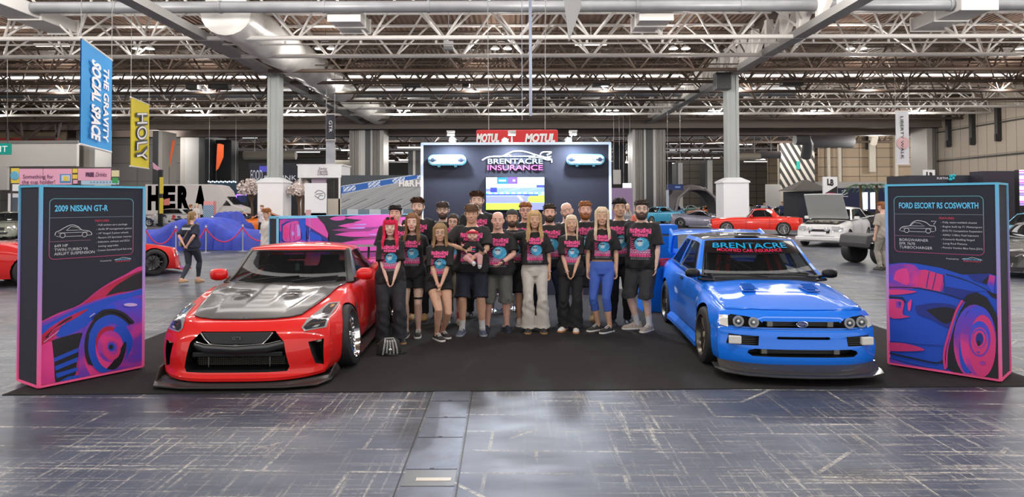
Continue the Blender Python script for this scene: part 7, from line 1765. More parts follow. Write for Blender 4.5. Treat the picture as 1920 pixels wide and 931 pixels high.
# ================================================================ background cars
_CK = 0
CARK = {
 'coupe': dict(B=dict(L=4.4, axles=(.90, 3.50), Rw=.33, flare=.03, A=.34, pa=3, keys=[(0, .14, .60, .03, .80), (.4, .14, .70, .03, .86), (.95, .15, .80, .03, .90), (1.5, .16, .86, .03, .90), (3.2, .16, .93, .03, .91), (4.0, .18, .98, .03, .88), (4.4, .25, .95, .03, .82)]),
   H=dict(x0=1.35, x1=2.05, x2=2.7, x3=3.75, belt=[(1.3, .85), (4, .96)], roof=[(1.4, .9), (2.1, 1.25), (2.4, 1.29), (2.8, 1.27), (3.7, 1.0)], wb=[(1.3, .76), (3, .76), (3.8, .66)], wt=[(2, .56), (3, .55), (3.7, .48)])),
 'hatch': dict(B=dict(L=4.0, axles=(.80, 3.25), Rw=.30, flare=.02, A=.22, pa=3, keys=[(0, .18, .70, .03, .78), (.3, .18, .80, .03, .80), (.85, .18, .88, .04, .81), (1.2, .2, .93, .04, .81), (3.0, .2, .96, .04, .81), (4.0, .25, .96, .04, .77)]),
   H=dict(x0=1.15, x1=1.8, x2=3.2, x3=3.8, belt=[(1.1, .92), (4, .97)], roof=[(1.2, .95), (1.8, 1.36), (2.4, 1.41), (3.2, 1.38), (3.8, 1.05)], wb=[(1.1, .74), (3.8, .72)], wt=[(1.8, .58), (3.2, .56), (3.8, .54)])),
 'saloon': dict(B=dict(L=4.5, axles=(.85, 3.50), Rw=.31, flare=.015, A=.20, pa=3.2, keys=[(0, .18, .72, .03, .78), (.3, .18, .80, .03, .82), (.9, .18, .88, .04, .84), (1.4, .2, .94, .04, .84), (3.3, .2, .97, .04, .84), (3.9, .22, .98, .04, .82), (4.5, .28, .94, .04, .76)]),
   H=dict(x0=1.40, x1=2.0, x2=3.1, x3=3.7, belt=[(1.3, .93), (4, .98)], roof=[(1.4, .95), (2.0, 1.36), (2.5, 1.40), (3.1, 1.36), (3.7, 1.0)], wb=[(1.3, .74), (3.8, .70)], wt=[(2, .56), (3.1, .54), (3.7, .50)])),
 'super': dict(B=dict(L=4.5, axles=(.95, 3.60), Rw=.34, flare=.05, A=.5, pa=2.4, keys=[(0, .12, .42, .03, .80), (.3, .12, .56, .04, .90), (.95, .13, .76, .0, .95), (1.4, .14, .78, .03, .93), (2.6, .14, .84, .03, .93), (3.6, .14, .95, .02, .97), (4.2, .2, .95, .03, .9), (4.5, .3, .88, .03, .8)]),
   H=dict(x0=1.25, x1=2.1, x2=2.6, x3=4.0, belt=[(1.2, .77), (2.6, .84), (4, .94)], roof=[(1.3, .8), (2.1, 1.15), (2.4, 1.19), (3.0, 1.12), (4.0, .95)], wb=[(1.2, .78), (2.8, .76), (4, .6)], wt=[(2, .52), (3, .46), (4, .3)])),
 'classic': dict(B=dict(L=4.62, axles=(.86, 3.58), Rw=.33, flare=.0, A=.10, pa=4, nose=[(0, .12), (.3, .05), (.32, 0), (.45, 0), (.5, .05), (.85, .02), (1, .0)], keys=[(0, .26, .80, .03, .80), (.3, .24, .86, .04, .85), (.9, .24, .90, .04, .87), (1.5, .24, .93, .04, .87), (3.0, .24, .93, .03, .87), (3.5, .25, .96, .03, .87), (4.2, .28, .92, .03, .84), (4.62, .34, .86, .03, .78)]),
   H=dict(x0=1.70, x1=2.12, x2=3.12, x3=3.62, belt=[(1.6, .90), (4, .93)], roof=[(1.7, .95), (2.1, 1.32), (2.5, 1.37), (3.1, 1.34), (3.6, .97)], wb=[(1.6, .74), (3.6, .74)], wt=[(2.1, .60), (3.0, .60), (3.6, .62)], side=(.05, .52, .55, .72, .08, .88))),
 'suv': dict(B=dict(L=4.4, axles=(.80, 3.45), Rw=.40, flare=.02, A=.10, pa=4, arch_up=.05, keys=[(0, .42, 1.05, .03, .86), (.3, .42, 1.08, .03, .88), (1.3, .42, 1.12, .03, .88), (4.4, .45, 1.12, .03, .86)]),
   H=dict(x0=1.35, x1=1.65, x2=4.15, x3=4.3, belt=[(1.3, 1.10), (4.4, 1.12)], roof=[(1.3, 1.2), (1.65, 1.72), (3, 1.78), (4.3, 1.74)], wb=[(1.3, .84), (4.3, .84)], wt=[(1.6, .76), (4.3, .76)])),
}
_WHL = {}
def bgcar(kind, col, p, heading, label, group=None, rim=chrome, style='5', roof=None, name='parked_car', stripe=None, metal=0, scale=1, lamps=True, drop=0, cage=False):
 "p: ground point of the car's middle; heading: compass-like angle of the nose in degrees (0 = +x, 90 = away)"
 th = R(heading + 180); T = CARK[kind]; L = T['B']['L']
 d = Vector((cos(th), sin(th), 0)); org = Vector((p[0], p[1], -drop)) - d * (L / 2 * scale)
 root = empty(name, org, th, label, 'car', group, scale=scale)
 key = 'bg_%02d_%02d_%02d' % tuple(int(c * 99) for c in col); pm = paint(key, col, .22, flake=metal)
 bd = Body(**T['B']); bd.build(root, pm, nu=30, nv=14, nw=8, seg=18)
 rp = paint('bgroof_' + roof, {'black': (.01, .01, .012), 'white': (.7, .7, .7)}[roof]) if roof else pm
 House(**T['H']).build(root, rp, pm, glass=glass_d)
 key = (kind, style, rim.name)
 for xw in bd.axles:
  for sd in (1, -1):
   y = sd * (interp(T['B']['keys'], xw, 4) - .10)
   k2 = key + (sd,)
   if k2 not in _WHL: _WHL[k2] = make_wheel(root, xw, y, bd.Rw, .22, bd.Rw * .72, style, rim, 0, detail=False, face=sd)
   else:
    o = copy_tree(_WHL[k2], root); o.location = (xw, y, bd.Rw)
 zt = interp(T['B']['keys'], .1, 2); W0 = T['B']['keys'][0][4]
 if lamps:
  for sd in (1, -1):
   if kind == 'classic':
    b = MB(); b.lathe([(0, -.02), (.075, -.01), (.09, .02)], (.02, sd * (W0 - .16), zt - .18), 'x', 14); b.build('headlamp', lens_clear, root, 60)
   else: patch(bd, [(sd * (W0 - .34), zt - .10), (sd * (W0 - .04), zt - .05), (sd * (W0 - .04), zt - .16), (sd * (W0 - .30), zt - .18)], 'front', lens_clear, 'headlamp', root, .01, .12)
   patch(bd, [(sd * (W0 - .34), .62 + zt * .25), (sd * (W0 - .06), .62 + zt * .25), (sd * (W0 - .06), .50 + zt * .25), (sd * (W0 - .34), .50 + zt * .25)], 'rear', lens_red, 'tail_lamp', root, .01, .12)
 patch(bd, [(-.36, zt - .12), (.36, zt - .12), (.34, zt - .26), (-.34, zt - .26)] if kind != 'super' else [(-.6, .30), (.6, .30), (.5, .16), (-.5, .16)], 'front', cav_m, 'grille', root, .008, .15)
 if kind != 'super': patch(bd, [(-.5, zt - .36), (.5, zt - .36), (.45, zt - .46), (-.45, zt - .46)], 'front', cav_m, 'lower_intake', root, .008, .15)
 H = T['H']
 for sd in (1, -1):
  b = MB(); b.box((H['x0'] + .38, sd * (.86), interp(H['belt'], H['x0'] + .38, 1) + .07), (.12, .18, .12)); bevel(b.build('door_mirror', pm, root), .03)
  a = ['left', 'right'][sd > 0]; line(bd, [(H['x0'] + .1, .85), (H['x0'] + .1, .3)], a, cav_m, 'door_line', root, .012, .006); line(bd, [(H['x0'] + 1.25, .85), (H['x0'] + 1.2, .3)], a, cav_m, 'door_line', root, .012, .006)
 b = MB(); b.prism([(H['x0'] + .3, .8), (H['x0'] + .5, .98), (H['x0'] + .9, .9), (H['x0'] + .9, .7)], lambda x, z: (x, -.6, z), lambda x, z: (x, .6, z)); b.build('dashboard', cabin_m, root)
 seat_pair(root, (H['x0'] + 1.0,), .38, (.34, -.34), h=.62)
 return root, bd
CARG = 'show cars parked across the hall'
a, b_ = ground(275, 511), ground(18, 531); mid = (a + b_) / 2; hd = math.degrees(math.atan2(a.y - b_.y, a.x - b_.x))
rc, rb = bgcar('coupe', (.62, .010, .010), mid + (a - b_).normalized() * .0, hd, 'red low sports car with black wheels, half hidden by the left totem', rim=mat('rim_black', (.02, .02, .022), .3), style='10')
q = MB(); q.prism([(-.85, .25), (-.8, -.06), (.8, -.06), (.85, .25)], lambda y, x: (x, y, .10), lambda y, x: (x, y, .13)); q.build('front_splitter', paint('bg_62_00_00', (.62, .01, .01)), rc)
q = ground(22, 446); bgcar('saloon', (.20, .21, .17), q, -70, 'olive silver saloon at the left edge behind the red sports car', metal=.3)
q = ground(30, 436); bgcar('saloon', (.012, .05, .035), q + Vector((.6, 2.5, 0)), -60, 'dark green car at the left edge, behind the olive saloon')
q = ground(318, 423); wc, wb_ = bgcar('hatch', (.62, .62, .62), q, 180, 'white rally hatchback with black and red camouflage pattern in front of the truck', rim=mat('rim_white', (.7, .7, .7), .4), roof='black')
rr = random.Random(9)
for k in range(26):
 x = rr.uniform(.1, 3.8); z = rr.uniform(.35, .85); s_ = rr.uniform(.08, .22); cx = [(x + s_ * cos(t) * rr.uniform(.6, 1.2), z + s_ * .5 * sin(t)) for t in [2 * pi * j / 6 for j in range(6)]]
 try: patch(wb_, cx, 'left', [mat('camo_navy', (.03, .03, .08), .4), mat('camo_red', (.6, .03, .04), .4)][k % 4 == 0], 'camouflage_patch', wc, .008 + .0005 * k, .12)
 except Exception: pass
q = ground(455, 433); bgcar('super', (.75, .20, .01), q + Vector((0, 0, 0)), -25, 'orange sports car beyond the barrier, left of the low wing wall')
q = ground(478, 438); bgcar('coupe', (.70, .15, .01), q + Vector((0, 1.0, 0)), 200, 'orange coupe with black stripe behind the end of the low wing wall', roof='black')
coverm = mat('cover_blue', (.018, .045, .42), .55, noise=.18, nscale=1.5)
def covered(px0, px1, pbot, ptop, lab, rot=0, W_=2.1):
 a, b_ = ground(px0, pbot), ground(px1, pbot); L = (b_ - a).length; Y = (a.y + b_.y) / 2; hz = at((px0 + px1) / 2, ptop, Y + 1).z
 o0 = Vector((a.x, a.y, 0)); ang = math.atan2(b_.y - a.y, b_.x - a.x); nx, ny = 90, 34; vs = []; fs = []; rnd = random.Random(int(px0))
 for j in range(ny + 1):
  for i in range(nx + 1):
   u, v = i / nx, j / ny; e = min(u, 1 - u); ey = min(v, 1 - v)
   prof = hz * (.60 + .40 * exp(-((u - .55) / .24) ** 4)) 
   z = prof * (1 - .06 * abs(v - .5) * 2) if ey > .12 and e > .03 else None
   t = min(1, ey / .12, e / .04); z = prof * (t ** .35)
   fold = (sin(u * 70 + 3 * sin(u * 9)) * .035 + sin(u * 131 + 1) * .018) * (1 - t * .9)
   vs.append((u * L, v * W_ + (fold if v < .5 else -fold) - (.10 * (1 - t) if v < .5 else -.10 * (1 - t)), max(.0, z + .012 * sin(u * 37 + v * 21) * t + .02 * sin(11 * u - 7 * v))))
 for j in range(ny):
  for i in range(nx): a_ = j * (nx + 1) + i; fs.append((a_, a_ + 1, a_ + nx + 2, a_ + nx + 1))
 me = bpy.data.meshes.new('cover'); me.from_pydata(vs, [], fs); o = link('covered_car', me, coverm, None, loc=o0, rz=ang); shade(me, 180)
 return tag(o, lab, 'covered car', 'cars under blue covers')
covered(228, 462, 469, 409, 'large car hidden under a blue cloth cover behind the rope barrier')
covered(368, 446, 452, 397, 'second car under a blue cover, behind the large covered one', W_=1.9)
posts = [ground(x, y) for x, y in ((273, 478.5), (329.6, 476.5), (386, 474), (455, 471), (520, 469))]
for i, p in enumerate(posts):
 root = empty('rope_post', p, label='chrome rope post before the blue covered car, %s from the left' % ORD[i], cat='rope post', group='chrome rope posts')
 q = MB(); q.lathe([(.17, 0), (.17, .012), (.06, .03), (.025, .05)], n=18); q.build('base', mat('stainless', (.55, .56, .58), .3, metal=.8), root, 40)
 q = MB(); q.lathe([(.024, .04), (.024, .92), (.045, .93), (.045, .96), (.02, .98), (.03, 1.0), (0, 1.03)], n=12); q.build('pole', mat('stainless', (.55, .56, .58)), root, 40)
for i in range(4):
 a, b_ = posts[i], posts[i + 1]; q = MB(); q.tube([a.lerp(b_, t) + Vector((0, -.03, .90 - .52 * 4 * t * (1 - t))) for t in [k / 14 for k in range(15)]], .022, 8)
 tag(q.build('barrier_rope', cloth('rope_red', (.62, .03, .10)), smooth=60), 'sagging red rope of the barrier, %s span from the left' % ORD[i], 'rope', 'red barrier ropes')
Y = 60; A = at(272, 345.5, Y); B = at(404, 345.5, Y); g_ = 0
tk = empty('box_truck', (A.x, Y, 0), label='white box truck with huge dark letters on its side', cat='truck')
wt = paint('truck_white', (.92, .85, .83), .4, .3); L = B.x - A.x; zt = A.z
q = MB(); q.prism([(0, .75), (L, .75), (L + .9, 1.9), (L + 1.0, 2.3), (L + .75, 2.9), (L + .3, zt - .12), (L - .4, zt), (0, zt)], lambda x, z: (x, 0, z), lambda x, z: (x, 2.2, z)); bevel(q.build('cargo_box', wt, tk), .05)
C_ = at(408, 366, Y).x - A.x; D_ = at(455, 380, Y).x - A.x
q = MB(); q.prism([(C_ - .6, .45), (D_, .45), (D_ + .05, .85), (D_ - .1, 1.35), (D_ - .9, 1.62), (D_ - 1.55, 2.35), (C_ - .6, 2.4)], lambda x, z: (x, .1, z), lambda x, z: (x, 2.1, z)); bevel(q.build('cab', wt, tk), .06)
q = MB(); q.prism([(C_ + .1, 1.55), (D_ - 1.05, 1.55), (D_ - 1.65, 2.2), (C_ + .1, 2.2)], lambda x, z: (x, .07, z), lambda x, z: (x, .09, z)); q.build('side_window', glass_d, tk)
q = MB(); q.add([(D_ - .86, .2, 1.66), (D_ - .86, 2.0, 1.66), (D_ - 1.5, 2.0, 2.36), (D_ - 1.5, .2, 2.36)], [(0, 1, 2, 3)]); 
for v_ in range(4): q.v[v_] = (q.v[v_][0] + .03, q.v[v_][1], q.v[v_][2] + .02)
q.build('windscreen', glass_d, tk)
q = MB(); q.box((D_ - .15, .12, 1.0), (.35, .05, .2)); bevel(q.build('headlamp', lens_clear, tk), .03)
q = MB(); q.box((D_ - 1.3, -.1, 1.75), (.12, .12, .35)); bevel(q.build('door_mirror', trim_m, tk), .03)
for x in (1.0, D_ - .75):
 for y in (.15, 2.05): q = MB(); q.lathe([(.2, -.12), (.34, -.12), (.36, -.08), (.36, .08), (.34, .12), (.2, .12)], (x, y, .36), 'y', 20, close=True); w_ = q.build('wheel', tyre_m, tk, 40); q = MB(); q.lathe([(0, -.1), (.2, -.08), (.2, .08), (0, .1)], (x, y, .36), 'y', 16); q.build('rim', mat('stainless', (.55, .56, .58)), w_, 40)
hl = mat('hera_plum', (.075, .03, .06), .6)
for ch, p0, p1 in (('H', 277, 299), ('E', 305, 329), ('R', 333, 356), ('A', 364, 387)):
 me = text_mesh(ch, size=1, offset=.065, extrude=.01); xs = [v.co.x for v in me.vertices]; ys = [v.co.y for v in me.vertices]; x0, x1, y0_, y1 = min(xs), max(xs), min(ys), max(ys)
 X0 = at(p0, 380, Y).x - A.x; X1 = at(p1, 380, Y).x - A.x; Z0 = at(300, 394, Y).z; Z1 = at(300, 348, Y).z
 for v in me.vertices: v.co = (lerp(X0, X1, (v.co.x - x0) / (x1 - x0)), -.015 + v.co.z * 0, lerp(Z0, Z1, (v.co.y - y0_) / (y1 - y0_)))
 link('lettering', me, hl, tk)
Y = 38
def fascia(px0, py0, px1, py1, Y, m, name, parent=None, th=.08, dy=0):
 a, b_ = at(px0, py1, Y - dy), at(px1, py0, Y - dy); a.z = 0 if py1 >= 395 else a.z; q = MB(); q.box2((a.x, Y - dy, a.z), (b_.x, Y - dy + th, b_.z)); o = q.build(name, m, parent)
 if parent: o.data.transform(Matrix.Translation(-parent.location))
 return o, a, b_
def ftext(body, px0, px1, py, hpx, m, Y, dy, parent, **k):
 o = wall_text(body, px0, px1, py, hpx, m, Y, dy, None, 'lettering', **k)
 if parent: o.parent = parent; o.data.transform(Matrix.Translation(-parent.location))
 return o
pinkk = mat('kiosk_pink', (.85, .42, .58), .5); ylw = mat('kiosk_yellow', (.80, .62, .08), .5); skyb = mat('kiosk_sky', (.45, .62, .78), .5); plum = mat('kiosk_plum', (.11, .03, .10), .5); whitp = mat('panel_white', (.85, .85, .87), .5)
kp = at(30, 380, Y)
ks = empty('drinks_kiosk', (kp.x, Y, 0), label='pink and yellow drinks kiosk with a slogan fascia above the left totem', cat='kiosk')
fascia(19, 313, 222, 346, Y, mat('kiosk_frame', (.08, .07, .07), .5), 'fascia_frame', ks, .15, -.02)
fascia(36, 316, 135, 346, Y, pinkk, 'slogan_panel', ks); fascia(20, 315, 36, 343, Y, ylw, 'badge_panel', ks); fascia(23, 345, 36, 358, Y, whitp, 'lower_panel', ks); fascia(146, 315.5, 208, 338, Y, pinkk, 'drinks_panel', ks); fascia(152, 338, 222, 346, Y, skyb, 'checker_panel', ks)
for (x0, y0_, x1, y1, m_) in ((136, 316, 145, 324, ylw), (136, 327, 145, 335, ylw), (137, 337, 145, 344, pinkk), (209, 319, 222, 331, mat('kiosk_cream', (.75, .66, .40), .5)), (210, 333, 221, 343, mat('kiosk_green', (.05, .35, .10), .5))): fascia(x0, y0_, x1, y1, Y, m_, 'side_badge', ks, .1, .02)
ftext('Something for', 43, 100, 332, 7.5, plum, Y, .03, ks); ftext('the cup holder!', 41, 103, 342, 7.5, plum, Y, .03, ks); ftext('FREE', 160.5, 176, 327, 7, plum, Y, .03, ks, offset=.02); ftext('Drinks', 179, 200, 327, 8, plum, Y, .03, ks, shear=.3)
o, a, b_ = fascia(112, 326, 133, 343, Y, mat('kiosk_blue', (.10, .28, .55), .5), 'van_picture', ks, .09, .01); fascia(115, 328, 131, 339, Y, mat('kiosk_pale', (.6, .7, .85), .5), 'van_window', ks, .09, .02); fascia(119, 330, 128, 339, Y, ylw, 'van_patch', ks, .09, .03)
q = MB(); q.lathe([(0, 0), (.22, .0), (.26, .03)], (at(28, 329, Y).x - ks.location.x, -.05, at(28, 329, Y).z), 'y', 18); q.build('round_badge', mat('kiosk_blue2', (.15, .45, .65), .5), ks)
for k in range(8): fascia(169 + k * 6, 340, 172 + k * 6, 343, Y, mat('kiosk_grey', (.25, .3, .4), .5), 'check_mark', ks, .09, .01)
fascia(14, 362, 130, 445, Y + 1.5, whitp, 'back_panel', ks, .1); fascia(130, 352, 222, 430, Y + 1.5, mat('kiosk_sky', (.45, .62, .78)), 'back_panel', ks, .1)
for px in (20, 80, 142, 218): fascia(px - 1, 313, px + 1.2, 448, Y, mat('kiosk_frame', (.08, .07, .07)), 'post', ks, .12)
fascia(35, 408, 215, 438, Y - .3, pinkk, 'counter', ks, .6); fascia(21, 370, 32, 400, Y + 1.4, mat('kiosk_slate', (.10, .13, .16), .5), 'dark_window', ks, .05)
o, a, b_ = fascia(-60, 268, 144, 312, 68, mat('rolling_door', (.80, .77, .74), .5), 'sliding_door_wall', None, .4); tag(o, 'long pale wall panel behind the drinks kiosk', 'wall panel')
for k in range(9): pass
o, _, _ = fascia(-60, 263, 146, 268.5, 67.8, mat('girder_grey', (.30, .29, .28)), 'wall_beam', None, .7); tag(o, 'grey beam along the top of the pale wall panel', 'beam')
o, _, _ = fascia(-60, 312, 14, 356, 67.9, mat('rolling_door', (.56, .54, .52)), 'wall_panel', None, .3); tag(o, 'lower pale panel at the far left edge, left of the kiosk', 'wall panel')
fr = empty('steel_frame', (0, 69, 0), label='dark steel bracing over the pale wall panel at the far left', cat='steel frame')
q = MB(); P_ = lambda x, y: at(x, y, 69) - Vector((0, 69, 0))
for (p0, p1) in (((0, 228), (140, 226)), ((14, 228), (14, 270)), ((16, 230), (48, 262)), ((38, 228), (42, 262)), ((90, 228), (48, 262)), ((104, 228), (108, 258)), ((114, 228), (106, 262)), ((44, 258), (108, 258))): q.tube([P_(*p0), P_(*p1)], .16, 6)
q.build('bracing', mat('brown_steel', (.09, .06, .055), .5), fr)
o, _, _ = fascia(-60, 258, 110, 267, 70.2, mat('dull_red', (.42, .05, .03), .5), 'red_band', None, .2); tag(o, 'red band above the pale wall panel', 'band')
o, _, _ = fascia(-60, 226, 125, 268, 72, mat('tan_upper_wall', (.30, .24, .16), .6), 'upper_wall', None, .2); tag(o, 'tan wall behind the dark steel bracing', 'wall panel')  # one flat tan colour
ex = empty('exit_sign', at(8, 279, 40), label='green hanging EXIT sign cut by the left edge of the view', cat='sign')
o, _, _ = fascia(-26, 268.5, 19, 289.5, 40, mat('exit_green', (.0, .26, .21), .4, emit=.15), 'sign_panel', ex, .15); ftext('EXIT', -22, 14, 279, 11.5, mat('exit_white', (.8, .85, .85), .4, emit=.2), 40, .03, ex)
q = MB(); 
for x in (-20, 14): q.tube([at(x, 268, 40) - ex.location, at(x, 90, 40) - ex.location], .02, 5)
q.build('hanger', dark_steel, ex)
def hang_banner(corners, Ys, m, lab, name='hanging_banner', cat='banner'):
 "corners px: tl, tr, br, bl; Ys depth at left and right"
 P = [at(corners[0][0], corners[0][1], Ys[0]), at(corners[1][0], corners[1][1], Ys[1]), at(corners[2][0], corners[2][1], Ys[1]), at(corners[3][0], corners[3][1], Ys[0])]
 P[3].x = P[0].x; P[2].x = P[1].x
 zt = (P[0].z + P[1].z) / 2; root = empty(name, (P[0].x, P[0].y, P[3].z), math.atan2(P[1].y - P[0].y, P[1].x - P[0].x), lab, cat)
 W_ = (Vector((P[1].x, P[1].y)) - Vector((P[0].x, P[0].y))).length; Hh = P[0].z - P[3].z
 q = MB(); nx, nz = 8, 20; th = .03
 for s_ in (0, 1):
  vs = [(W_ * i / nx, .04 * sin(3 * j / nz * pi) * sin(pi * i / nx) + s_ * th, Hh * j / nz) for j in range(nz + 1) for i in range(nx + 1)]
  q.add(vs, [(j * (nx + 1) + i, j * (nx + 1) + i + 1, (j + 1) * (nx + 1) + i + 1, (j + 1) * (nx + 1) + i) for j in range(nz) for i in range(nx)])
 o = q.build('cloth', m, root)
 for z in (0, Hh): q = MB(); q.tube([(-.04, .015, z), (W_ + .04, .015, z)], .035, 6); q.build('batten', white_steel, root)
 q = MB(); q.tube([(0, .015, Hh), (0, .015, (9.97 if Ys[0] < 20 else 12.3) - root.location.z)], .012, 4); q.tube([(W_, .015, Hh), (W_, .015, (9.97 if Ys[0] < 20 else 12.3) - root.location.z)], .012, 4); q.build('wire', mat('wire', (.35, .35, .35)), root)
 return root, W_, Hh
def vtext(root, body, x, z0, z1, wd, m, **k):
 "lettering turned a quarter clockwise, reading downwards"
 me = text_mesh(body, size=1, **k); xs = [v.co.x for v in me.vertices]; ys = [v.co.y for v in me.vertices]; a, b_, c, d = min(xs), max(xs), min(ys), max(ys)
 for v in me.vertices: v.co = (x + wd * ((v.co.y - c) / (d - c) - .5), -.055, lerp(z1, z0, (v.co.x - a) / (b_ - a)))
 return link('lettering', me, m, root)
bw = mat('banner_white', (.85, .82, .82), .5)
bl, W_, Hh = hang_banner([(153, 70.5), (210.5, 92), (210.5, 278.5), (154, 270)], (19.5, 22.6), mat('banner_azure', (.0, .27, .66), .6), 'tall hanging azure banner with vertical white letters')
vtext(bl, 'SOCIAL SPACE', W_ * .40, Hh * .07, Hh * .86, W_ * .30, bw, offset=.045, shear=.15); vtext(bl, 'THE GRAVITY', W_ * .73, Hh * .085, Hh * .86, W_ * .19, bw, offset=.03)
yl, W_, Hh = hang_banner([(246, 182), (280, 190), (280, 314.5), (245.5, 311)], (32, 34.5), mat('banner_yellow', (.72, .58, .01), .6), 'hanging yellow banner with outlined vertical lettering')
vtext(yl, 'HOLY', W_ * .52, Hh * .12, Hh * .86, W_ * .66, mat('holy_black', (.015, .015, .015), .5), offset=.07, shear=-.3)
o = vtext(yl, 'HOLY', W_ * .52, Hh * .13, Hh * .85, W_ * .56, bw, offset=.0, shear=-.3)
for v in o.data.vertices: v.co.y -= .02
lw, W_, Hh = hang_banner([(1679, 208), (1703.5, 208), (1704.5, 306), (1680, 308)], (44, 44), mat('banner_paper', (.62, .62, .66), .6), 'hanging white banner with vertical black letters on the right')
q = MB(); q.lathe([(0, -.05), (.42, -.048), (.42, -.04)], (W_ * .5, 0, Hh * .40), 'y', 20); q.build('red_disc', mat('disc_rose', (.60, .38, .40), .6), lw)
vtext(lw, 'LIBERTY WALK', W_ * .45, Hh * .10, Hh * .90, W_ * .22, mat('holy_black', (.015, .015, .015)), offset=.01)
dk_, W_, Hh = hang_banner([(612, 214), (627, 214), (627, 262), (612, 262)], (46, 46), mat('banner_slate', (.03, .03, .045), .6), 'dark narrow hanging banner over the white pavilion'); vtext(dk_, 'GTR', W_ * .55, Hh * .3, Hh * .75, W_ * .4, bw)
dk2, W_, Hh = hang_banner([(611, 262.5), (628, 262.5), (628, 308), (611, 308)], (46.3, 46.3), mat('banner_mist', (.40, .40, .45), .6), 'pale grey lower banner above the white pavilion roof')
def feather(px, p0, p1, Y, wpx, lab, lean=0, m=mat('flag_orange', (.85, .12, .02), .5, emit=.1)):
 a, b_ = at(px + lean, p0, Y), at(px, p1, Y); root = empty('feather_flag', (b_.x, Y, 0), label=lab, cat='flag', group='orange feather flags'); H_ = a.z - b_.z; w_ = wpx * Y / F; dx = a.x - b_.x
 pts = [(0, b_.z), (w_ * .35, b_.z + .08 * H_), (w_ + dx * .3, b_.z + H_ * .5), (w_ * .9 + dx, b_.z + H_ * .95), (dx + w_ * .3, a.z), (dx - .02, a.z - .04), (0 + dx * .4, b_.z + H_ * .5)]
 q = MB(); q.prism(pts, lambda x, z: (x, -.015, z), lambda x, z: (x, .015, z)); q.build('flag', m, root)
 q = MB(); q.tube([(0, .03, 0), (0, .03, b_.z), (dx * .4, .03, b_.z + H_ * .5), (dx, .03, a.z)], .03, 6); q.build('pole', dark_steel, root)
feather(405, 269, 320, 66, 13, 'orange feather flag in front of the dark doorway', 3); feather(317, 262, 313, 70, 5, 'slim orange feather flag left of the truck cab', 7)
P = ground(300, 424); sp_ = empty('sign_pole', (P.x, P.y, 0), label='tall black sign pole with yellow letter panels in front of the truck', cat='sign pole')
zf = lambda y: at(300, y, P.y).z
q = MB(); q.box2((-.12, -.1, 0), (.16, .1, zf(318))); q.build('post', black_plastic, sp_)
for (y0_, y1) in ((332, 363), (371, 400)): q = MB(); q.box2((.02, -.16, zf(y1)), (.30, -.1, zf(y0_))); q.build('letter_panel', ylw, sp_)
q = MB(); q.prism([(-.6, zf(304)), (-.55, zf(316)), (-.1, zf(320)), (.0, zf(316))], lambda x, z: (x, -.04, z), lambda x, z: (x, .0, z)); q.build('arrow_flag', pinkk, sp_)
q = MB(); q.prism([(.16, zf(385)), (.75, zf(384)), (.75, zf(371)), (.2, zf(374))], lambda x, z: (x, -.04, z), lambda x, z: (x, .0, z)); q.build('arrow_board', mat('coral', (.75, .25, .2), .5), sp_)
P = ground(390, 432); cb = empty('chequered_stand', (P.x, P.y, 0), label='blue and white chequered display box with pink top by the truck cab', cat='display box')
q = MB(); q.box2((-.3, 0, 0), (.35, .4, at(390, 377, P.y).z)); q.build('box', mat('coral_pink', (.75, .33, .33), .5), cb)
q = MB(); zt = at(390, 384, P.y).z
q.box2((-.32, -.02, 0), (.37, 0, zt)); q.build('chequer_panel', stripes_material('chequer', (.45, .62, .75), (.02, .08, .22), 3.2, .78), cb)
def blossom(px, py, rpx, Y, lab, trunk=True):
 c = at(px, py, Y); root = empty('blossom_tree', (c.x, Y, 0), label=lab, cat='tree', group='white blossom trees'); r = rpx * Y / F; rn = random.Random(int(px))
 q = MB(); q.tube([(0, 0, 0), (.05, 0, c.z * .5), (-.03, 0, c.z - r * .6)], .1, 7, rad=[.13, .09, .07])
 for k in range(7): a = 2 * pi * k / 7; q.tube([(0, 0, c.z * .62), (r * .35 * cos(a), r * .3 * sin(a), c.z - r * .2), (r * .8 * cos(a), r * .7 * sin(a), c.z + r * .1 * rn.uniform(-1, 2))], .03, 5, rad=[.05, .03, .015])
 q.build('trunk', mat('bark', (.12, .07, .045), .8), root, 50)
 q = MB()
 for k in range(520):
  a, t, rr = rn.uniform(0, 2 * pi), rn.uniform(-.75, 1), rn.uniform(.45, 1) * r; h = sqrt(max(0, 1 - t * t)); p = Vector((rr * h * cos(a) * 1.15, rr * h * sin(a), c.z + rr * t * .75))
  n = Vector((rn.uniform(-1, 1), rn.uniform(-1, 1), rn.uniform(-1, 1))).normalized(); u = n.orthogonal().normalized(); v = n.cross(u); s_ = rn.uniform(.05, .10)
  q.add([p + (u * cos(2 * pi * j / 5) + v * sin(2 * pi * j / 5)) * s_ * (1 if j % 1 == 0 else .5) + n * .02 * (j % 2) for j in range(5)], [(0, 1, 2, 3, 4)])
 q.build('blossom', mat('blossom_white', (.86, .76, .72), .7), root)
blossom(472, 353, 25, 45.5, 'white blossom tree left of the boxed column foot'); blossom(560, 357, 19, 43.5, 'white blossom tree right of the boxed column foot'); blossom(566, 345, 13, 47, 'small white blossom tree behind the right hand one')
Y = 46; pv = empty('pavilion', (at(600, 380, Y).x, Y, 0), label='white pavilion roof sign with dark script lettering', cat='pavilion')
fascia(558, 309, 640, 333, Y, mat('pavilion_white', (.88, .88, .90), .5), 'roof_sign', pv, 2.5); fascia(556, 307.5, 642, 310, Y, mat('pavilion_white', (.66, .66, .68)), 'rim', pv, 2.55, .03)
for i, (t, y) in enumerate((('Swiss', 315.5), ('Vanilla', 321), ('Lifestyle', 326.5))): ftext(t, 597 - i, 613 + i, y, 5, plum, Y, .04, pv, shear=.35)
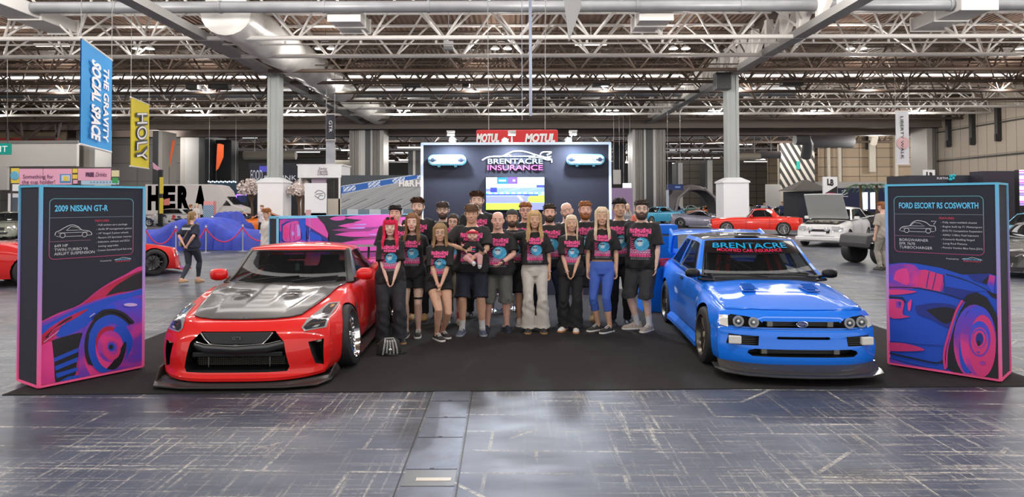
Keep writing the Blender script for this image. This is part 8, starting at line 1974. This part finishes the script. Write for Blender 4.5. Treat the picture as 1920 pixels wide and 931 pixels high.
for px in (562, 636): fascia(px - 1.5, 333, px + 1.5, 428, Y, whitp, 'post', pv, .2)
fascia(584, 333, 612, 350, Y, mat('lilac', (.5, .38, .5), .5), 'lilac_panel', pv, .1, -.5); fascia(612, 338, 626, 375, Y, mat('holy_black', (.015, .015, .015)), 'arched_panel', pv, .1, -.5)
fascia(614, 372, 640, 428, Y, mat('cream_counter', (.55, .50, .42), .5), 'counter', pv, .8)
Y = 38; pb = empty('poster_board', (at(590, 380, Y).x, Y, 0), label='white poster board with a small racing car drawing below the pavilion', cat='poster board')
fascia(571, 343, 612, 399, Y, whitp, 'board', pb, .12); fascia(571, 399, 612, 445, Y, whitp, 'lower_board', pb, .12); 
o = fascia(573, 393, 583, 398, Y, mat('disc_rose', (.6, .2, .25)), 'logo_patch', pb, .02, .02)[0]
def px_draw(lines, w_, m, Y, parent, name='drawing'):
 for l in lines:
  me = strip2d([(a_, b__) for a_, b__ in l], w_)
  for v in me.vertices: v.co = at(v.co.x, v.co.y, Y) - (parent.location if parent else Vector())
  link(name, me, m, parent)
px_draw([spl([(590, 362), (596, 357), (603, 358), (609, 363), (608, 371), (602, 374), (596, 371), (590, 366)]), [(592, 364), (606, 362)], spl([(596, 371), (600, 366), (606, 367)])], 1.1, mat('ink_grey', (.12, .12, .14), .6), Y - .02, pb)
Y = 19; hb = empty('billboard', (at(715, 380, Y).x, Y, 0), label='large billboard showing a race track with blue kerb and white letters', cat='billboard')
a, b_ = at(639.5, 440, Y), at(792, 328, Y)
q = MB(); q.box2((a.x - hb.location.x, .02, 0), (b_.x - hb.location.x, .2, b_.z)); q.build('board', mat('board_back', (.1, .1, .1), .6), hb)
def hr(u, v):
 y = 328 + v * 112; x = 640 + u * 152
 top = 348 - (x - 640) * .155; bot = 364 - (x - 640) * .20
 if y < top: return (.05, .055, .065)
 if y < bot: return ((.62, .68, .78) if ((int(x / 2.6) + int(y / 2.2)) % 3 and abs(y - (top + bot) / 2) < 4.5 and (int(x / 23) % 2 == 0)) else (.02, .12, .45)) if y > top + 1.5 and y < bot - 1 else (.55, .62, .72)
 s_ = (y - bot) + (x - 640) * .20
 st_ = sin(s_ * .42 + .03 * x) + .5 * sin(s_ * .9 + x * .02)
 g_ = .36 + .05 * st_ - (.12 if st_ > 1.15 else 0)
 if 372 + 0 < y and abs(sin(s_ * .21 + x * .012)) > .985: g_ = .12
 if y > 392: return (.50, .55, .60) if int(x / 21) % 2 else (.16, .22, .28)
 return (round(g_ * .98, 2), round(g_, 2), round(g_ * 1.04, 2))
px_panel('race_picture', hb, a.x - hb.location.x, b_.x - hb.location.x, a.z, b_.z, 0, 230, 140, hr, 0, .5)
ftext('H&R', 748, 778, 343.5, 11, bw, Y, .02, hb, offset=.012); ftext('H', 779, 790, 343.5, 11, bw, Y, .02, hb, offset=.012)
Y = 70; fd = empty('food_sign', (at(495, 340, Y).x, Y, 0), label='tall white letters FOOD AND DRINK on a dark stall beside the left column', cat='sign')
fascia(466, 305, 560, 400, Y, mat('stall_dark', (.02, .022, .035), .6), 'stall', fd, 1.5); fascia(486, 311, 509, 322, Y, mat('stall_violet', (.05, .05, .35), .4, emit=.6), 'lit_panel', fd, .05, .03)
lg = mat('letter_grey', (.55, .58, .66), .5, emit=.25)
ftext('FOOD', 470, 492, 328, 19, lg, Y, .05, fd); ftext('& DRINK', 494, 556, 333, 9, lg, Y, .05, fd)
o, _, _ = fascia(404, 262, 434, 396, 78, mat('door_black', (.008, .008, .012), .7), 'doorway', None, 2.0); tag(o, 'tall black doorway opening in the left end wall', 'doorway')
sl = empty('string_lights', (at(418, 340, 66).x, 66, 0), label='row of small white lights over the dark stall right of the truck', cat='string lights')
fascia(388, 343, 462, 380, 66, mat('stall_teal', (.03, .06, .09), .5), 'stall_wall', sl, .3); q = MB()
for k in range(14): q.ico(at(391 + k * 3.9, 340 + (k % 2), 65.8) - sl.location, .085, 1)
q.build('bulbs', mat('bulb_cold', (.7, .85, 1), emit=1.6), sl); fascia(440, 366, 443, 385, 65.5, mat('neon_violet', (.3, .12, .9), emit=2.5), 'neon_edge', sl, .1); fascia(443, 364, 462, 366, 65.5, mat('neon_violet', (.3, .12, .9)), 'neon_edge', sl, .1)
def fduct(x0, x1, y, r, Y, m, lab, elbow=0):
 a, b_ = at(x0, y, Y), at(x1, y, Y); rr = r * Y / F; q = MB(); pts = [a, b_]
 if elbow: pts = [a, b_, b_ + Vector((rr * .8, rr * 1.2, -rr * .6 * elbow)), b_ + Vector((rr * 1.2, rr * 3, -rr * 3 * elbow))]
 q.tube(pts, rr, 14)
 for e_ in (.2, .8): h_ = a.lerp(b_, e_); q.tube([h_, (h_.x, h_.y, 12.3)], .04, 5)
 tag(q.build('ventilation_duct', m, smooth=50), lab, 'duct', 'ducts of the farther hall')
cream = mat('duct_cream', (.50, .46, .38), .5); dark_duct = mat('duct_dark_grey', (.12, .12, .125), .5)  # second duct colour is plain dark grey
fduct(458, 555, 291, 8, 84, cream, 'cream round duct crossing behind the left column'); fduct(1380, 1462, 290, 7, 84, dark_duct, 'dark round duct left of the striped wall'); fduct(1374, 1425, 293, 6, 82, cream, 'cream duct right of the right column'); fduct(1515, 1598, 264, 13, 82, dark_duct, 'big dark duct over the brown wall'); fduct(1490, 1512, 262, 10, 76, dark_duct, 'dark duct elbow above the striped wall', 1); fduct(1630, 1640, 250, 6, 84, cream, 'short cream duct on the brown wall', 1)
fduct(620, 665, 307, 7, 90, cream, 'pale duct end right of the pavilion')
for (x, y0_, y1, w_, lab) in ((1636, 238, 322, 5, 'cream vertical duct on the brown wall'), (1575, 262, 345, 2, 'thin pale pipe on the brown wall, left'), (1555, 275, 345, 1.5, 'thin pale pipe beside the striped wall'), (1681, 225, 345, 2, 'thin pale pipe right of the white banner'), (1462, 270, 385, 1.5, 'pale post at the left edge of the striped wall')):
 o, _, _ = fascia(x - w_, y0_, x + w_, y1, 91, cream, 'wall_pipe', None, .3); tag(o, lab, 'pipe', 'pale pipes on the end walls')
o, _, _ = fascia(1624, 245, 1632, 280, 91.5, dark_steel, 'wall_louvre', None, .2); tag(o, 'dark tall louvre on the brown wall', 'louvre')
st_w = stripes_material('diagonal_stripes', (.03, .028, .026), (.50, .47, .42), .42, R(30), 'X')
o, _, _ = fascia(1464, 268, 1527, 357, 88, st_w, 'striped_wall', None, .3); tag(o, 'wall section with black and white diagonal stripes', 'wall panel')
o, _, _ = fascia(1464, 357, 1527, 396, 88, mat('cream_wall', (.42, .39, .33), .6), 'cream_wall', None, .3); tag(o, 'cream wall under the diagonal stripes', 'wall panel')
o, _, _ = fascia(1437, 345, 1462, 400, 87, mat('grey_shutter', (.36, .35, .34), .5), 'shutter', None, .3); tag(o, 'grey roller shutter left of the striped wall', 'shutter')
o, _, _ = fascia(1526, 340, 1740, 406, 90, mat('grey_dado', (.27, .26, .25), .5), 'grey_dado', None, .5); tag(o, 'grey lower band of the brown end wall', 'wall panel')
def lb(px0, px1, p0, p1, Y, lab, art_=True):
 root = empty('logo_board', (at((px0 + px1) / 2, p1, Y).x, Y, 0), label=lab, cat='sign board', group='white logo boards')
 fascia(px0, p0, px1, p1, Y, whitp, 'board', root, .12); cx = (px0 + px1) / 2
 ftext('L', cx - 6, cx, p0 + 10, 11, mat('holy_black', (.015, .015, .015)), Y, .02, root, offset=.03); ftext('B', cx, cx + 6, p0 + 11, 11, mat('holy_black', (.015, .015, .015)), Y, .02, root, offset=.03)
 if art_:
  P_ = lambda x, y: at(x, y, Y - .02) - root.location
  q = MB(); q.add([P_(px0, p1 - 15), P_(px1, p0 + 17), P_(px1, p1), P_(px0, p1)], [(0, 3, 2, 1)]); q.build('black_corner', mat('holy_black', (.015, .015, .015)), root)
  q = MB(); q.add([P_(px0 + 2, p1 - 13), P_(px0 + 8, p1 - 18), P_(px1 - 3, p1 - 17), P_(px1 - 2, p1 - 13)], [(0, 3, 2, 1)]); q.add([tuple(v) for v in [P_(px0, p1 - 2), P_(px0 + 1, p1 - 10), P_(px1 - 2, p1 - 11), P_(px1, p1 - 2)]], [(0, 3, 2, 1)], 1)
  o = q.build('car_picture', [mat('lb_pink', (.7, .08, .25), .5), mat('lb_teal', (.02, .38, .48), .5)], root); o.location.y = -.01
 fascia(px0 + 1, p1, px1 - 1, 440, Y, mat('stall_dark', (.02, .022, .035)), 'base', root, .3)
lb(1544, 1570, 331, 379, 44, 'white logo board with pink and teal car picture left of the palms'); lb(1733, 1753, 318, 345, 38, 'white logo board just above the right totem', False)
o, _, _ = fascia(1570, 352, 1662, 430, 52, mat('stand_navy', (.012, .018, .07), .5), 'navy_stand', None, 3); tag(o, 'navy stand wall with a white emblem behind the palms', 'stand')
px_draw([spl([(1578, 358), (1586, 356), (1580, 362), (1577, 366), (1584, 364), (1590, 361)]), [(1577, 368), (1590, 368)]], 1.3, bw, 51.9, None, 'emblem')
ex2 = fascia(1494, 302, 1500, 317, 87.82, mat('exit_green', (.0, .26, .21)), 'exit_sign', None, .2)[0]; tag(ex2, 'small green exit sign on the striped wall', 'sign')
for x in bpy.data.objects:
 if x.name.startswith('emblem') and x.parent is None: x.parent = o
o, _, _ = fascia(1497, 358, 1546, 440, 46, mat('stall_dark', (.02, .022, .035)), 'black_stall', None, 2.5); tag(o, 'black stall beside the white logo board', 'stall')
q = MB(); a = at(1520, 357, 46); q.loft([[(a.x - 1.5, 45.5, a.z), (a.x + 1.2, 45.5, a.z), (a.x + 1.2, 48, a.z), (a.x - 1.5, 48, a.z)], [(a.x - .2, 46.6, a.z + .75), (a.x + .1, 46.6, a.z + .75), (a.x + .1, 46.9, a.z + .75), (a.x - .2, 46.9, a.z + .75)]]); tag(q.build('stall_canopy', mat('canopy_brown', (.09, .08, .075), .6)), 'dark peaked canopy of the black stall', 'canopy')
for (x0, x1, lab) in ((1617, 1627, 'lit white doorway panel between the palms, left'), (1633, 1641, 'lit white doorway panel between the palms, right')):
 o, _, _ = fascia(x0, 360, x1, 392, 51.88, mat('panel_lit', (.75, .8, .85), emit=.6), 'lit_panel', None, .1); tag(o, lab, 'lit panel')
rs = empty('dark_stage', (at(1820, 380, 34).x, 34, 0), label='long black display stand with a teal mark behind the right totem', cat='stand')
fascia(1704, 328, 1905, 345, 34, mat('stall_dark', (.02, .022, .035)), 'upper_wall', rs, 2.0); fascia(1845, 320, 1990, 400, 33, mat('stage_black', (.03, .025, .04), .5), 'side_wall', rs, 1.0); fascia(1704, 345, 1905, 420, 34, mat('stall_dark', (.02, .022, .035)), 'lower_wall', rs, .5)
ftext('FURTIVE', 1757, 1778, 334, 4, bw, 34, .03, rs)
q = MB(); [q.ico(at(x, y, 33.9) - rs.location, .10, 1) for x, y in ((1783, 330), (1787, 334), (1782, 336), (1789, 329))]; q.build('teal_mark', mat('teal_mark', (.02, .35, .42), .5), rs)
def led(u, v): return [(.8, .5, .8), (.3, .2, .6), (.9, .9, .95), (.7, .1, .5), (.15, .12, .3), (.5, .6, .9)][(int(u * 5) * 7 + int(v * 30) * 3 + int(v * 11)) % 6]
a, b_ = at(1912, 385, 31), at(1960, 318, 31); root = empty('led_screen', (a.x, 31, a.z), label='bright pink and white video wall at the right edge', cat='screen'); q = MB(); q.box2((0, .02, -a.z), (b_.x - a.x, .3, b_.z - a.z)); q.build('cabinet', black_plastic, root); px_panel('picture', root, 0, b_.x - a.x, 0, b_.z - a.z, 0, 14, 30, led, 1.2)
def palm(px, pyt, pyb, Y, lab):
 t = at(px, pyt, Y); root = empty('palm_tree', (t.x, Y, 0), label=lab, cat='palm tree', group='potted palms'); q = MB(); q.tube([(0, 0, .3), (.04, 0, t.z * .5), (0, 0, t.z)], .1, 8, rad=[.13, .10, .08]); q.build('trunk', mat('bark', (.12, .07, .045)), root, 50)
 q = MB(); q.lathe([(.22, 0), (.3, .4), (.26, .42)], n=14); q.build('pot', black_plastic, root, 40); rn = random.Random(int(px))
 for k in range(13):
  a = 2 * pi * k / 13; L_ = rn.uniform(.9, 1.3); q = MB(); sp2 = [(L_ * s_ * cos(a), L_ * s_ * sin(a), t.z + .45 * s_ * rn.uniform(.8, 1.2) - 1.0 * s_ * s_) for s_ in (0, .25, .5, .75, 1)]
  q.tube(sp2, .012, 4)
  for j in range(1, 14):
   s_ = j / 14; p = Vector((L_ * s_ * cos(a), L_ * s_ * sin(a), t.z + .45 * s_ - 1.0 * s_ * s_))
   for sd in (-1, 1): d = Vector((-sin(a) * sd, cos(a) * sd, -.5)).normalized() * .28 * (1 - .5 * s_) + Vector((cos(a), sin(a), 0)) * .12; w_ = Vector((cos(a), sin(a), 0)) * .025; q.add([p - w_, p + w_, p + d + w_ * .4], [(0, 1, 2)])
  q.build('frond', mat('palm_green', (.03, .12, .035), .5), root)
palm(1613, 347, 400, 44, 'left palm tree in front of the navy stand'); palm(1643, 346, 395, 46, 'right palm tree in front of the navy stand')
pc = lambda px, py, dy=0: ground(px, py) + Vector((0, dy, 0))
a, b_ = ground(1367, 441), ground(1487, 441); mx = (a + b_) / 2
a, b_ = ground(1373.5, 440), ground(1484, 441.5)
ms, mb_ = bgcar('classic', (.72, .022, .010), (a + b_) / 2 + Vector((.05, .85, 0)), 180 + math.degrees(math.atan2(b_.y - a.y, b_.x - a.x)), 'red classic coupe with chrome trim seen side-on', rim=mat('rim_steel', (.45, .45, .45), .3, metal=.7), style='5', scale=1.05)
q = MB(); q.tube([(-.06, -.8, .50), (-.10, 0, .50), (-.06, .8, .50)], .04, 8); q.build('chrome_bumper', chrome, ms, 60); q = MB(); q.tube([(4.66, -.75, .52), (4.70, 0, .52), (4.66, .75, .52)], .04, 8); q.build('chrome_bumper', chrome, ms, 60)
for sd in (-.875, .875): q = MB(); q.box((2.2, sd, .27), (2.0, .02, .035)); q.build('sill_trim', chrome, ms)
line(mb_, [(.5, .74), (2.2, .70), (3.6, .68)], 'left', paint('bg_72_02_01', (.72, .022, .01)), 'side_crease', ms, .02, .012)
a = ground(1588, 462); n_ = Vector((-.664, -.747, 0)); sd_ = Vector((.747, -.664, 0))
wx, wbd = bgcar('hatch', (.72, .72, .72), a - n_ * 1.35 - sd_ * .80, -131.6, 'white hatchback with raised bonnet and square headlamps', rim=mat('rim_grey', (.25, .25, .25), .35, metal=.6), style='y10', scale=1.13)
q = MB(); q.prism([(.30, .95), (1.12, .95), (1.12, .80), (.30, .72)], lambda x, z: (x, -.60, z), lambda x, z: (x, .60, z)); 
q = MB(); q.loft([[(1.15 - t * .62, y * (1 - .06 * t), .95 + t * .86 + .03 * (1 - abs(y) ** 2)) for y in (-.68, -.4, 0, .4, .68)] + [(1.17 - t * .62, y * (1 - .06 * t), .985 + t * .86 + .03 * (1 - abs(y) ** 2)) for y in (.68, .4, 0, -.4, -.68)] for t in (0, .25, .5, .75, 1)]); q.build('raised_bonnet', mat('bonnet_underside', (.42, .43, .42), .5), wx, 30)
q = MB(); q.prism([(.25, -.58), (1.1, -.62), (1.1, .62), (.25, .58)], lambda x, y: (x, y, .89 if x > 1 else .82), lambda x, y: (x, y, .90 if x > 1 else .83)); q.build('engine_bay', cav_m, wx)
q = MB(); rn = random.Random(2)
for k in range(16): q.box((rn.uniform(.35, 1.0), rn.uniform(-.5, .5), .86), (rn.uniform(.05, .25), rn.uniform(.05, .25), .09))
q.build('engine_parts', mat('engine_mix', (.35, .33, .28), .4, metal=.5, noise=.6, nscale=14), wx)
for sd in (1, -1):
 q = MB(); q.box((.06, sd * .56, .66), (.05, .26, .13)); bevel(q.build('square_headlamp', lens_clear, wx), .01); q = MB(); q.lathe([(0, -.03), (.07, -.02), (.08, .03)], (-.02, sd * .27, .63), 'x', 14); q.build('driving_lamp', lens_clear, wx, 50)
q = MB(); q.box((-.03, 0, .48), (.03, .52, .11)); q.build('number_plate', whitp, wx); q = MB(); q.box((-.03, 0, .30), (.2, 1.52, .14)); bevel(q.build('front_bumper', paint('bg_71_71_71', (.72, .72, .72)), wx), .03)
bgs = [
 ('super', (.26, .25, .33), (1318, 426, 0), -28, 'grey violet supercar in front of the red classic coupe', .4, None),
 ('saloon', (.06, .42, .68), (1243, 420, 2), -150, 'light blue saloon left of the grey supercar', 0, None),
 ('hatch', (.04, .30, .66), (1272, 409, 2), -90, 'blue rounded car behind the light blue saloon', 0, None),
 ('saloon', (.55, .56, .55), (1212, 410, 4), -130, 'silver saloon right behind the two bearded men', .2, None),
 ('coupe', (.80, .17, .02), (1336, 408, 3), 190, 'orange coupe left of the white column casing', 0, None),
 ('coupe', (.02, .07, .06), (1322, 403, 8), 185, 'dark teal coupe beyond the orange coupe', 0, 'black'),
 ('saloon', (.45, .5, .47), (1300, 400, 14), 170, 'pale car beyond the grey supercar', .2, None),
 ('saloon', (.05, .08, .42), (1437, 410, 2), 180, 'indigo saloon behind the roof of the red classic coupe', 0, None),
 ('coupe', (.45, .50, .50), (1478, 411, 1), 0, 'silver coupe behind the tail of the red classic coupe', .3, 'black'),
 ('saloon', (.01, .10, .08), (1492, 419, 1.5), 8, 'dark green saloon between the red classic and the white hatchback', 0, None),
 ('coupe', (.015, .015, .02), (1415, 401, 10), 160, 'black coupe far off right of the white column casing', 0, None),
 ('hatch', (.45, .42, .33), (1448, 399, 12), 190, 'beige hatchback far off below the striped wall', 0, None),
 ('saloon', (.02, .02, .03), (1500, 401, 12), 170, 'black saloon far off below the striped wall', 0, None),
 ('saloon', (.10, .03, .45), (1640, 412, 4), 200, 'purple saloon under the palms', 0, None),
 ('suv', (.012, .013, .014), (1222, 409, 12), 200, 'black off-roader with roof box behind the group', 0, None),
 ('coupe', (.02, .02, .022), (1655, 435, 3), 215, 'black coupe with raised tail behind the white hatchback', 0, None),
 ('saloon', (.10, .45, .66), (1945, 470, 0), 200, 'sky blue classic car at the right edge behind the totem', 0, None),
 ('coupe', (.05, .05, .05), (1955, 510, 0), 210, 'black car at the right edge, in front of the sky blue one', 0, None),
]
for (kd, c, (px, py, dy), hd, lab, mt, rf) in bgs: bgcar(kd, c, pc(px, py, dy), hd, lab, None, metal=mt, roof=rf, rim=mat('rim_steel', (.45, .45, .45)) if px % 2 else mat('rim_black', (.02, .02, .022)), style='5')
P = pc(1222, 409, 12); q = MB(); q.box((P.x, P.y, 1.98), (2.0, 1.3, .28)); bevel(q.build('roof_tent', black_plastic), .05); o = bpy.data.objects['roof_tent']; tag(o, 'black folded roof tent on the off-roader', 'roof tent')
def tent(px0, px1, ptop, Y, lab):
 a, b_ = at(px0, 400, Y), at(px1, 400, Y); zt = at(px0, ptop, Y).z; root = empty('dome_tent', ((a.x + b_.x) / 2, Y + 2, 0), label=lab, cat='tent'); W_ = b_.x - a.x; tm = mat('tent_taupe', (.13, .115, .12), .5)
 q = MB(); n = 18
 for j in range(6):
  pass
 rings = [[(W_ / 2 * cos(pi * i / n) * 1.0, -2 + 4 * j / 6, zt * (sin(pi * i / n) ** .6) * (.86 + .14 * sin(pi * j / 6))) for i in range(n + 1)] + [(W_ / 2 * .97 * cos(pi * i / n), -2 + 4 * j / 6, (zt - .06) * (sin(pi * i / n) ** .6) * (.86 + .14 * sin(pi * j / 6))) for i in range(n, -1, -1)] for j in range(7)]
 q.loft(rings); q.build('canopy', tm, root, 60)
 for sx in (-1, 1): q = MB(); q.tube([(sx * W_ * .49, -2, 0), (sx * W_ * .38, -2.05, zt * .62), (sx * W_ * .15, -2.05, zt * .9)], .12, 8, rad=[.16, .12, .1]); q.build('inflated_leg', mat('tent_grey', (.25, .23, .24), .5), root, 60)
tent(1262, 1352, 345, 62, 'grey inflatable dome tent over the far cars')
o, _, _ = fascia(1253, 345, 1281, 356, 60, mat('sign_navy', (.01, .03, .16), .5), 'hanging_sign', None, .6); tag(o, 'small navy hanging sign by the dome tent', 'sign'); ftext('DENSO', 1266, 1276, 350.5, 3, mat('sign_sky', (.3, .5, .9), emit=.5), 60, .05, o); o.children[0].data.transform(Matrix.Translation(o.location))
o, _, _ = fascia(1250, 356, 1254, 402, 58, mat('pale_post', (.45, .5, .6), .5), 'pale_post', None, .2); tag(o, 'slim pale blue post left of the dome tent', 'post')
o, _, _ = fascia(1146, 352, 1186, 400, 64, mat('stall_lilac', (.30, .20, .36), .5, emit=.12), 'lilac_stall', None, 2); tag(o, 'lilac lit stall right behind the stand wall', 'stall')
o, _, _ = fascia(1150, 318, 1164, 345, 66, mat('pale_board', (.45, .45, .42), .5), 'pale_board', None, .2); tag(o, 'pale hanging board right of the stand wall', 'board'); o, _, _ = fascia(1168, 343, 1184, 353, 66, mat('panel_lit', (.75, .8, .85)), 'lit_panel', None, .2); tag(o, 'small lit white panel right of the stand wall', 'lit panel')
o, _, _ = fascia(1150, 262, 1172, 330, 90, mat('stall_dark', (.02, .022, .035)), 'dark_drape', None, .4); tag(o, 'dark tall drape right of the stand wall', 'drape')
P = ground(1640, 497); ch = empty('rolling_chassis', (P.x, P.y, 0), R(12), label='black truck chassis frame with fat tyres left of the right totem', cat='vehicle chassis')
q = MB(); q.prism([(-.35, .62), (-.30, .84), (-.05, .90), (.35, .88), (.5, .80), (2.6, .84), (2.6, .62), (.6, .60), (.45, .66), (.1, .70), (-.15, .66), (-.22, .50), (-.33, .50)], lambda x, z: (x - .1, -.2, z), lambda x, z: (x - .1, .9, z)); bevel(q.build('fender_body', mat('matt_grey', (.05, .05, .055), .45), ch), .03)
q = MB(); q.box((1.2, .35, .5), (2.4, .7, .12)); q.build('frame_rail', mat('frame_black', (.015, .015, .015), .5), ch)
for (x, y) in ((.12, -.22), (.12, .95), (1.35, -.2), (1.35, .95)):
 q = MB(); q.lathe([(.17, -.17), (.30, -.18), (.345, -.14), (.35, -.06), (.35, .06), (.345, .14), (.30, .18), (.17, .17)], (x, y, .35), 'y', 30, close=True); o = q.build('wheel', tyre_m, ch, 40); q = MB(); q.lathe([(.17, -.16), (.15, .0), (.05, .02), (0, .02)], (x, y, .35), 'y', 24); q.build('rim', mat('frame_black', (.015, .015, .015)), o, 40)
P2 = pc(1640, 462, -1.2); q = MB(); en = empty('display_engine', (P2.x, P2.y, 0), label='purple engine on a stand behind the truck chassis', cat='engine')
q = MB(); q.box((0, 0, .78), (.55, .5, .5)); q.lathe([(.0, 0), (.25, .0), (.25, .2), (0, .2)], (0, -.3, .85), 'y', 16); bevel(q.build('engine_block', mat('engine_purple', (.18, .04, .45), .35, metal=.3), en), .03); q = MB(); q.box((0, 0, .25), (.7, .6, .5)); q.build('stand', mat('frame_black', (.015, .015, .015)), en)
P = ground(729, 664); bg_ = empty('rucksack', (P.x, P.y, 0), R(20), scale=.72, label='black rucksack with striped straps lying on the carpet by the red car', cat='bag')
q = MB(); rings = []
for z, rx, ry in ((.0, .16, .10), (.02, .20, .13), (.12, .20, .13), (.22, .17, .11), (.27, .10, .07)): rings.append([(rx * cos(a) + .03 * z, ry * sin(a), z) for a in [2 * pi * k / 16 for k in range(16)]])
q.loft(rings); q.build('main_bag', cloth('bag_black', (.02, .02, .022)), bg_, 60)
q = MB(); [q.tube([(x, -.13, .03), (x * .9, -.145, .12), (x * .7, -.12, .23), (x * .5, -.02, .28)], .01, 6, rad=[(.014, .004)] * 4) for x in (-.12, -.06, 0, .06, .12)]; q.build('straps', cloth('strap_pale', (.32, .31, .30)), bg_)
q = MB(); q.tube([(.15, -.1, .03), (.24, -.12, .04), (.28, -.05, .02), (.2, .05, .02)], .014, 6); q.tube([(-.1, -.14, .06), (0, -.2, .03), (.12, -.18, .02)], .012, 6); q.build('loose_strap', cloth('bag_black', (.02, .02, .022)), bg_); q = MB(); q.lathe([(.018, 0), (.03, .004), (.018, .008)], (.0, -.16, .10), 'y', 14, close=True); q.build('buckle', chrome, bg_)
def far_person(px, pyf, Y, h, lab, top, bot, face=0, hair=('short', 'brown'), skin_k='fair', sex='m', **k):
 P = at(px, 380, Y); P.z = 0
 return person(0, 0, loc=P, h=h, label=lab, skin_k=skin_k, sex=sex, hair=hair, shirt_m=cloth(*top), print_=False, bottom=('trousers', cloth(*bot)), face=face, vox=.016, hands=k.pop('hands', ('rest', 'rest')), **k)
far_person(1655, 495, 17.5, 1.80, 'man in a beige t-shirt seen from behind, partly hidden by the right totem', ('beige_tee', (.38, .34, .29)), ('stone', (.30, .28, .24)), 200, hair=('short', 'ginger'))
far_person(1400, 430, 47, 1.78, 'man in a white shirt right of the white column casing', ('white_tee', (.62, .56, .54)), ('indigo', (.05, .05, .3)), 20)
far_person(1433, 430, 50, 1.80, 'dark-haired man in a pale shirt and tie behind the red classic coupe', ('pale_shirt', (.50, .55, .58)), ('black', (.012, .012, .014)), 0, hair=('short', 'black'), skin_k='olive')
far_person(1467, 430, 54, 1.78, 'person in dark blue below the striped wall', ('dark_blue_tee', (.03, .04, .12)), ('black', (.012, .012, .014)), -20, hair=('short', 'ginger'))
far_person(368, 430, 40, 1.80, 'person in a white cap beside the truck lettering', ('white_tee', (.62, .56, .54)), ('black', (.012, .012, .014)), 160, hair=('buzz', 'platinum'))
far_person(357, 430, 42, 1.72, 'person with ginger hair left of the person in the white cap', ('black_tee', (.02, .02, .022)), ('black', (.012, .012, .014)), 150, hair=('short', 'ginger'))
far_person(503, 430, 15.2, 1.70, 'fair-haired person looking down just behind the end of the low wing wall', ('white_tee', (.62, .56, .54)), ('black', (.012, .012, .014)), -40, hair=('short', 'ginger'), nod=.25)
far_person(492, 430, 34, 1.70, 'person in white at the foot of the boxed column, beyond the orange cars', ('white_tee', (.62, .56, .54)), ('black', (.012, .012, .014)), -20, hair=('short', 'dirty'))
far_person(1175, 430, 26, 1.74, 'blonde person in grey behind the dark curly-haired young man', ('grey_tee', (.30, .30, .32)), ('black', (.012, .012, .014)), 10, sex='f', hair=('long', 'platinum'))
far_person(1195, 430, 24, 1.62, 'person in a red and white top behind the two men on the right', ('coral_tee', (.55, .14, .10)), ('black', (.012, .012, .014)), 10, hair=('short', 'ginger'))
P = Vector((at(963, 560, 11.3).x, 11.3, 0)); bs = empty('bar_stool', P, label='chrome bar stool glimpsed behind the legs of the group', cat='stool')
q = MB(); q.lathe([(.22, 0), (.22, .015), (.05, .04), (.03, .06), (.03, .62), (.05, .64)], n=24); q.build('pedestal', chrome, bs, 40); q = MB(); q.lathe([(0, .64), (.18, .65), (.2, .70), (.18, .75), (0, .76)], n=24); q.build('seat', cloth('stool_blue', (.03, .10, .45)), bs, 50); q = MB(); q.tube([(.14 * cos(a), .14 * sin(a) - .05, .28) for a in [2 * pi * k / 18 for k in range(18)]], .012, 6, closed=True); q.build('foot_ring', chrome, bs, 60)
P = Vector((at(925, 560, 11.1).x, 11.1, 0)); b2 = copy_tree(bs); b2.location = P; b2['label'] = 'second chrome bar stool behind the bald man, left of the first'
for nm in ('pale_board', 'dark_drape', 'hanging_sign', 'lit_panel.003', 'string_lights'):
 o = bpy.data.objects[nm]; src = o if o.type == 'MESH' else o.children[0]; xs = [v.co for v in src.data.vertices]; x0, x1 = min(v.x for v in xs), max(v.x for v in xs); yy = max(v.y for v in xs); zt = max(v.z for v in xs)
 q = MB(); z1 = 12.3 - o.location.z; q.tube([(x0 + .1, yy, zt), (x0 + .1, yy, z1)], .02, 4); q.tube([(x1 - .1, yy, zt), (x1 - .1, yy, z1)], .02, 4); q.build('hanging_wire', mat('wire', (.35, .35, .35)), o)
